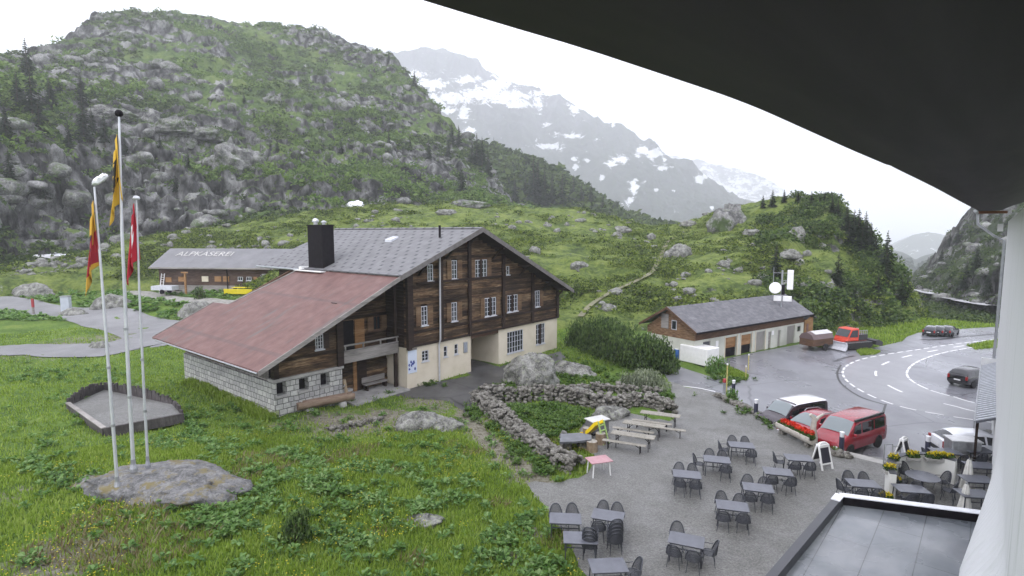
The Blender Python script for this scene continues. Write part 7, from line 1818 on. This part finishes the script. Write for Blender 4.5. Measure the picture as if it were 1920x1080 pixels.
# shrubs over the hills
def shrub_cover(name, T, n_, pick, size, leaves, lsz, mat, flat=.6):
    w_ = pick(T); idx = rv.choice(len(T.V), n_, p=w_ / w_.sum()); P = T.V[idx]; s_ = rv.uniform(*size, n_) * (1 + .6 * (rv.random(n_) > .85))
    Cn = np.repeat(P, leaves, 0); S = np.repeat(s_, leaves)[:, None]; m_ = len(Cn)
    d = rv.normal(size=(m_, 3)); d /= np.linalg.norm(d, axis=1, keepdims=True); d[:, 2] = np.abs(d[:, 2]) * 1.15 - .25
    c_ = Cn + d * S * (rv.random((m_, 1)) ** .35) * np.array([1, 1, flat])
    a = rv.normal(size=(m_, 3)); a[:, 2] *= .6; a /= np.linalg.norm(a, axis=1, keepdims=True); b = np.cross(a, d + .5 * rv.normal(size=(m_, 3))); b /= np.linalg.norm(b, axis=1, keepdims=True) + 1e-9
    ss = S * lsz * rv.uniform(.6, 1.4, (m_, 1))
    return tag(quads(name, np.stack([c_ - a * ss, c_ - b * ss * .6, c_ + a * ss, c_ + b * ss * .6], 1), mat), kind='stuff')
def vis(T): 
    x, y, z = T.V[:, 0], T.V[:, 1], T.V[:, 2] - CAM[2]; f = y * _c - z * _s; u = y * _s + z * _c
    px = 960 + FPX * x / np.maximum(f, 1); py = 540 - FPX * u / np.maximum(f, 1); return ((px > -260) & (px < 2150) & (py > -80)).astype(float)
M_alder = leafmat('alder_leaves', [(.04, .08, .018), (.08, .145, .03), (.13, .205, .045), (.175, .25, .07)], .08)
shrub_cover('alder_shrubs', T_left, 3600, lambda T: vis(T) * (T.rock < .52) * (T.sv > .9) * (T.sv < 5.1) * np.clip(fbm(T.V * .035 + 60, 3) + .12, .01, 1) ** 2, (1.1, 3.0), 52, .17, M_alder, .8)
shrub_cover('hillside_shrubs', T_left, 6500, lambda T: vis(T) * (T.rock < .48) * (T.sv < 5.1) * (1 - .6 * np.exp(-((T.sv - 1.6) / .7) ** 2)) * np.clip(fbm(T.V * .05 + 3, 3) + .2, .01, 1), (.8, 2.2), 44, .20, M_shrub, .75)
shrub_cover('moor_shrubs', T_moor, 8000, lambda T: vis(T) * (T.sv > .1) * (T.sv < 4.3) * np.clip(fbm(T.V * .13 + 3, 3) + .2, .01, 1), (.45, 1.3), 44, .13, M_moorsh, .42)
shrub_cover('knoll_bushes', T_moor, 1150, lambda T: vis(T) * (T.V[:, 0] > T.V[:, 1] * .44) * (T.sv > 0) * (T.sv < 4.3) * (T.rock < .6) * np.clip(fbm(T.V * .12 + 8, 3) + .15, .01, 1), (.6, 1.7), 120, .115, M_knoll, .8)
shrub_cover('cliff_shrubs', T_cliff, 800, lambda T: vis(T) * (T.sv > 1.0) * (T.sv < 6) * (T.rock < .6), (.8, 2.2), 90, .11, M_shrub, .8)
shrub_cover('ridge_forest', T_rear, 1500, lambda T: vis(T) * (T.sv > .6) * (T.sv < 3.2) * (T.rock < .8), (2, 4), 18, .4, M_shrub, 1.1)
shrub_cover('valley_forest', T_val, 900, lambda T: vis(T) * (T.sv > .6) * (T.sv < 2.2), (3, 6), 18, .42, M_spruce, 1.4)
def stones(name, T, n_, pick, size, mat, seed):
    rg = np.random.default_rng(seed); w_ = pick(T); idx = rg.choice(len(T.V), n_, p=w_ / w_.sum()); V, F = ICO[2]; VV, FF = [], []
    for k_, i in enumerate(idx):
        s_ = size[0] + (size[1] - size[0]) * rg.random() ** 3; S = s_ * np.array([rg.uniform(.8, 1.5), rg.uniform(.7, 1.2), rg.uniform(.45, .95)])
        B = V * (1 + rg.normal(0, .10, len(V)))[:, None]; nrm = rg.normal(size=(5, 3)); nrm /= np.linalg.norm(nrm, axis=1, keepdims=True)
        for q in nrm: d_ = np.clip(B @ q - .68, 0, None); B = B - d_[:, None] * q
        a_ = rg.uniform(0, 6.28); B = B * S; B = np.stack([B[:, 0] * math.cos(a_) - B[:, 1] * math.sin(a_), B[:, 0] * math.sin(a_) + B[:, 1] * math.cos(a_), B[:, 2]], 1)
        VV.append(B + T.V[i] + [0, 0, S[2] * .15]); FF.append(F + k_ * len(V))
    return tag(link(name, mesh_np(name, np.concatenate(VV), np.concatenate(FF)), mat), kind='stuff')
stones('hillside_rocks', T_left, 800, lambda T: vis(T) * (T.sv > .4) * (T.sv < 5.0) * np.clip(fbm(T.V * .04 + 13, 3) + .15, .02, 1) * (T.rock > .3), (.5, 3.4), M_crag, 5)
stones('moor_stones', T_moor, 520, lambda T: vis(T) * (T.sv > .3) * (T.sv < 4.1) * np.clip(fbm(T.V * .08 + 13, 3) + .02, .01, 1), (.2, 1.1), M_rock, 6)
stones('cliff_rocks', T_cliff, 160, lambda T: vis(T) * (T.sv > 2.0) * (T.sv < 5.5), (.6, 3.0), M_crag, 7)
# mugo pines: each bush its own trunk and crown
def mugo(px, py, z, rx, h, label, seed, mat=M_pine, name='mugo_pine', cat='pine', n_=1500, sz=.17, group='mugo pines beside the garage lane'):
    rg = np.random.default_rng(seed); p = at(px, py, z); zz = float(gz(p[0], p[1])); t = thing(name, label, cat, (p[0], p[1], zz), 0, group)
    mb = MB(); lobes = []
    for k in range(7):
        a = k * .9 + rg.uniform(-.3, .3); q = np.array([math.cos(a) * rx * rg.uniform(.2, .65), math.sin(a) * rx * rg.uniform(.2, .65), h * rg.uniform(.4, .72)]); lobes.append(q)
        mb.tube([(0, 0, -.1), tuple(q * [.5, .5, .4]), tuple(q)], [.10, .07, .03], 6)
    lobes += [np.array([math.cos(a) * rx * .62, math.sin(a) * rx * .62, h * .24]) for a in np.arange(6) * 1.05 + seed]
    mb.build('trunk', M_bark, t)
    Qs = []
    for q in lobes: Qs.append(leafcloud(n_ // 11, q, np.array([rx * .48, rx * .48, h * .30]), sz, rg, 1, .25))
    A_q = np.concatenate(Qs); c_ = A_q.mean(1, keepdims=True); A_q = c_ + (A_q - c_) * np.array([.55, .55, 1.35])
    A_q[..., 2] = np.maximum(A_q[..., 2], .03)
    quads('crown', A_q, mat, t); return t
for i, (px, py, rx, h, lb) in enumerate([(1085, 650, 1.5, 3.3, 'leftmost mugo pine, next to the chalet corner'), (1112, 662, 1.7, 3.9, 'mugo pine second from the left in the clump by the garage lane'), (1140, 672, 1.8, 4.2, 'tallest middle mugo pine of the clump'), (1168, 682, 1.9, 3.9, 'mugo pine right of the tallest one'), (1198, 690, 1.8, 3.5, 'broad front mugo pine above the silvery shrub'), (1222, 690, 1.6, 3.5, 'mugo pine second from the right end of the clump'), (1248, 690, 1.2, 2.9, 'rightmost mugo pine, next to the white box container'), (1150, 655, 1.6, 3.6, 'mugo pine behind the middle of the clump')]):
    mugo(px, py, -.2, rx, h, lb, 100 + i, n_=2100)
mugo(1215, 728, 0, 1.7, 1.7, 'silvery grey willow shrub on the upper garden wall', 130, M_silver, 'silver_shrub', 'shrub', 1500, .14, None); mugo(1180, 722, 0, 1.0, 1.1, 'small silvery shrub left of the big silvery one', 131, M_silver, 'silver_shrub', 'shrub', 600, .13, None)
mugo(1345, 700, -.6, 1.0, 1.5, 'round green bush at the left tip of the grass island', 132, M_dock, 'green_bush', 'bush', 800, .13, None); mugo(1372, 752, 0, .5, .9, 'small bright green bush among the edging stones', 133, M_dock, 'green_bush', 'bush', 400, .1, None)
mugo(555, 1022, .8, .55, 1.3, 'young dark dwarf pine alone in the foreground meadow', 134, M_pine, 'dwarf_pine', 'pine', 900, .1, None); mugo(374, 562, 2.2, .8, 1.9, 'small dark pine on the bank above the split boulder', 135, M_pine, 'dwarf_pine', 'pine', 500, .16, None)
# spruces: one tapered trunk and drooping whorls of needle sprays, shared meshes
def spruce_meshes(seed, h=10.0, r=1.9, n_lev=20):
    rg = np.random.default_rng(seed); Qs = []
    for i in range(n_lev):
        f = i / (n_lev - 1); z = h * (.06 + .93 * f); rr_ = r * (1 - f) ** .8 * rg.uniform(.78, 1.15) + .08; m_ = int(11 * (1 - f) + 5)
        for a in rg.uniform(0, 6.28, m_):
            L_ = rr_ * rg.uniform(.6, 1.15); dr_ = rg.uniform(.2, .5)
            for s_ in np.linspace(.25, 1, 4):
                c_ = np.array([math.cos(a) * L_ * s_, math.sin(a) * L_ * s_, z - dr_ * L_ * s_ + rg.normal(0, .06)]); w_ = (.34 * (1 - .5 * s_) + .08) * (.6 + .6 * (1 - f)); t_ = np.array([math.cos(a), math.sin(a), -dr_]) * L_ * .28; n2 = np.array([-math.sin(a), math.cos(a), rg.normal(0, .4)]) * w_
                Qs.append(np.stack([c_ - t_, c_ - n2, c_ + t_, c_ + n2 - [0, 0, .12]]))
    Q = np.array(Qs); cr_ = mesh_np('crown', Q.reshape(-1, 3), np.arange(len(Q) * 4).reshape(-1, 4)); tm = MB().tube([(0, 0, -1.5), (0, 0, h * .5), (0, 0, h * .97)], [.2, .13, .03], 7).mesh('trunk'); return cr_, tm
SPM = [spruce_meshes(s_) for s_ in (1, 2, 3)]
for cr_, tm in SPM: cr_.materials.append(M_spruce); tm.materials.append(M_bark)
def spruce(T, px, pyt, pyb, label, group, k, slim=1.0):
    h = T.hit_slide(px, pyb)
    if h is None: return
    rr_ = math.hypot(h[0], h[1]); sc_ = max(.25, (pyb - pyt) / FPX * rr_ * 1.03 / 10); t = thing('spruce_tree', label, 'spruce', tuple(h), k * 1.7, group); t.scale = (sc_ * slim, sc_ * slim, sc_)
    cr_, tm = SPM[k % 3]; o = link('crown', cr_, None, t); o2 = link('trunk', tm, None, t)
G1 = 'dark spruces on the left rocky hillside'; G2 = 'dark spruces on the right shoulder of the rocky hill'; G3 = 'dark trees on the right knoll'
k = 0
for px, a, b_ in [(35, 155, 213), (52, 95, 150), (62, 150, 225), (95, 160, 205), (112, 157, 180), (153, 153, 197), (158, 200, 262), (173, 213, 250), (197, 225, 268), (12, 215, 262), (75, 205, 255), (130, 240, 280), (20, 300, 350), (85, 330, 372), (372, 243, 264), (300, 257, 278), (353, 290, 318), (458, 177, 194), (477, 210, 228), (235, 265, 290), (410, 300, 326), (520, 262, 285), (330, 330, 360)]:
    spruce(T_left, px, a, b_, 'dark spruce growing on the rocky hillside left of the chalet ridge', G1, k); k += 1
for px, a, b_ in [(777, 135, 162), (729, 102, 118), (729, 250, 282), (769, 260, 283), (847, 233, 270), (860, 237, 272), (894, 254, 312), (904, 260, 314), (885, 268, 315), (804, 264, 299), (865, 310, 366), (640, 262, 290), (690, 292, 318), (840, 262, 300), (915, 285, 330)]:
    spruce(T_left, px, a, b_, 'dark spruce on the right shoulder of the rocky hill', G2, k); k += 1
for px, a, b_ in [(933, 343, 372), (965, 331, 380), (1000, 298, 382), (1008, 306, 380), (1021, 318, 384), (1075, 331, 382), (1054, 327, 384), (1108, 347, 386), (985, 330, 378), (1035, 330, 382), (1090, 345, 384), (1130, 368, 396), (1150, 380, 404), (950, 345, 376)]:
    spruce(T_rear, px, a, b_, 'hazy spruce on the ridge behind the moor', 'hazy spruces on the ridge behind the moor', k); k += 1
for px, a, b_ in [(1448, 360, 388), (1430, 372, 390), (1586, 394, 436), (1600, 402, 444), (1608, 403, 456), (1621, 408, 460), (1631, 427, 470), (1570, 380, 412), (1640, 450, 490), (1615, 430, 475), (1570, 485, 535), (1601, 543, 584), (1700, 526, 560), (1690, 530, 572), (1660, 500, 540), (1521, 362, 384), (1546, 366, 386), (1495, 366, 382), (1470, 366, 380), (1535, 372, 395), (1560, 372, 398), (1590, 420, 462), (1645, 520, 560)]:
    spruce(T_moor, px, a, b_, 'dark conifer on the steep right knoll', G3, k, 1.25); k += 1
spruce(T_moor, 1660, 449, 520, 'lone slender spruce standing clear on the right edge of the knoll', None, 1, .95); spruce(T_moor, 1453, 466, 536, 'dark column shaped conifer behind the aerial mast', None, 2, 1.0)
for px, a, b_ in [(1780, 442, 462), (1795, 430, 455), (1765, 470, 492), (1810, 500, 540), (1830, 470, 510), (1850, 520, 555)]:
    spruce(T_cliff, px, a, b_, 'small spruce on the hazy cliff at the right edge', 'small spruces on the right cliff', k); k += 1

# paths that lie on the slopes
def slope_strip(name, T, pts, wd, up, m_):
    P = resample([np.array(p, float) for p in pts], 6); H = [T.hit(a, b_) for a, b_ in P]; H = [h + np.array([0, 0, up]) for h in H if h is not None]
    if len(H) > 3:
        H = resample(H, 1.0); strip(name, H, wd, 0, m_)
slope_strip('hiking_path', T_moor, [(1088, 596), (1110, 572), (1150, 548), (1190, 530), (1222, 512), (1235, 490), (1243, 470), (1256, 452), (1268, 444)], .75, .2, M('trail_dust', [(.13, .13, .075), (.19, .18, .11)], 2, .9))
slope_strip('valley_road', T_cliff, [(1724, 557), (1745, 563), (1775, 572), (1810, 581), (1850, 589), (1890, 594)], 4.5, 2.0, M('valley_tar', [(.30, .30, .31), (.38, .38, .39)], 1, .6))
# air between here and the mountains
hz = MB().box(-4800, 4800, -80, 5200, -140, 1060).build('haze', None)
hm = bpy.data.materials.new('haze_air'); hm.use_nodes = True; n = hm.node_tree; n.nodes.clear()
vo = n.nodes.new('ShaderNodeVolumePrincipled'); vo.inputs['Color'].default_value = (.955, .97, 1, 1); vo.inputs['Density'].default_value = .00042; vo.inputs['Anisotropy'].default_value = .2
ou = n.nodes.new('ShaderNodeOutputMaterial'); n.links.new(vo.outputs[0], ou.inputs['Volume']); hz.data.materials.append(hm); hz['kind'] = 'stuff'
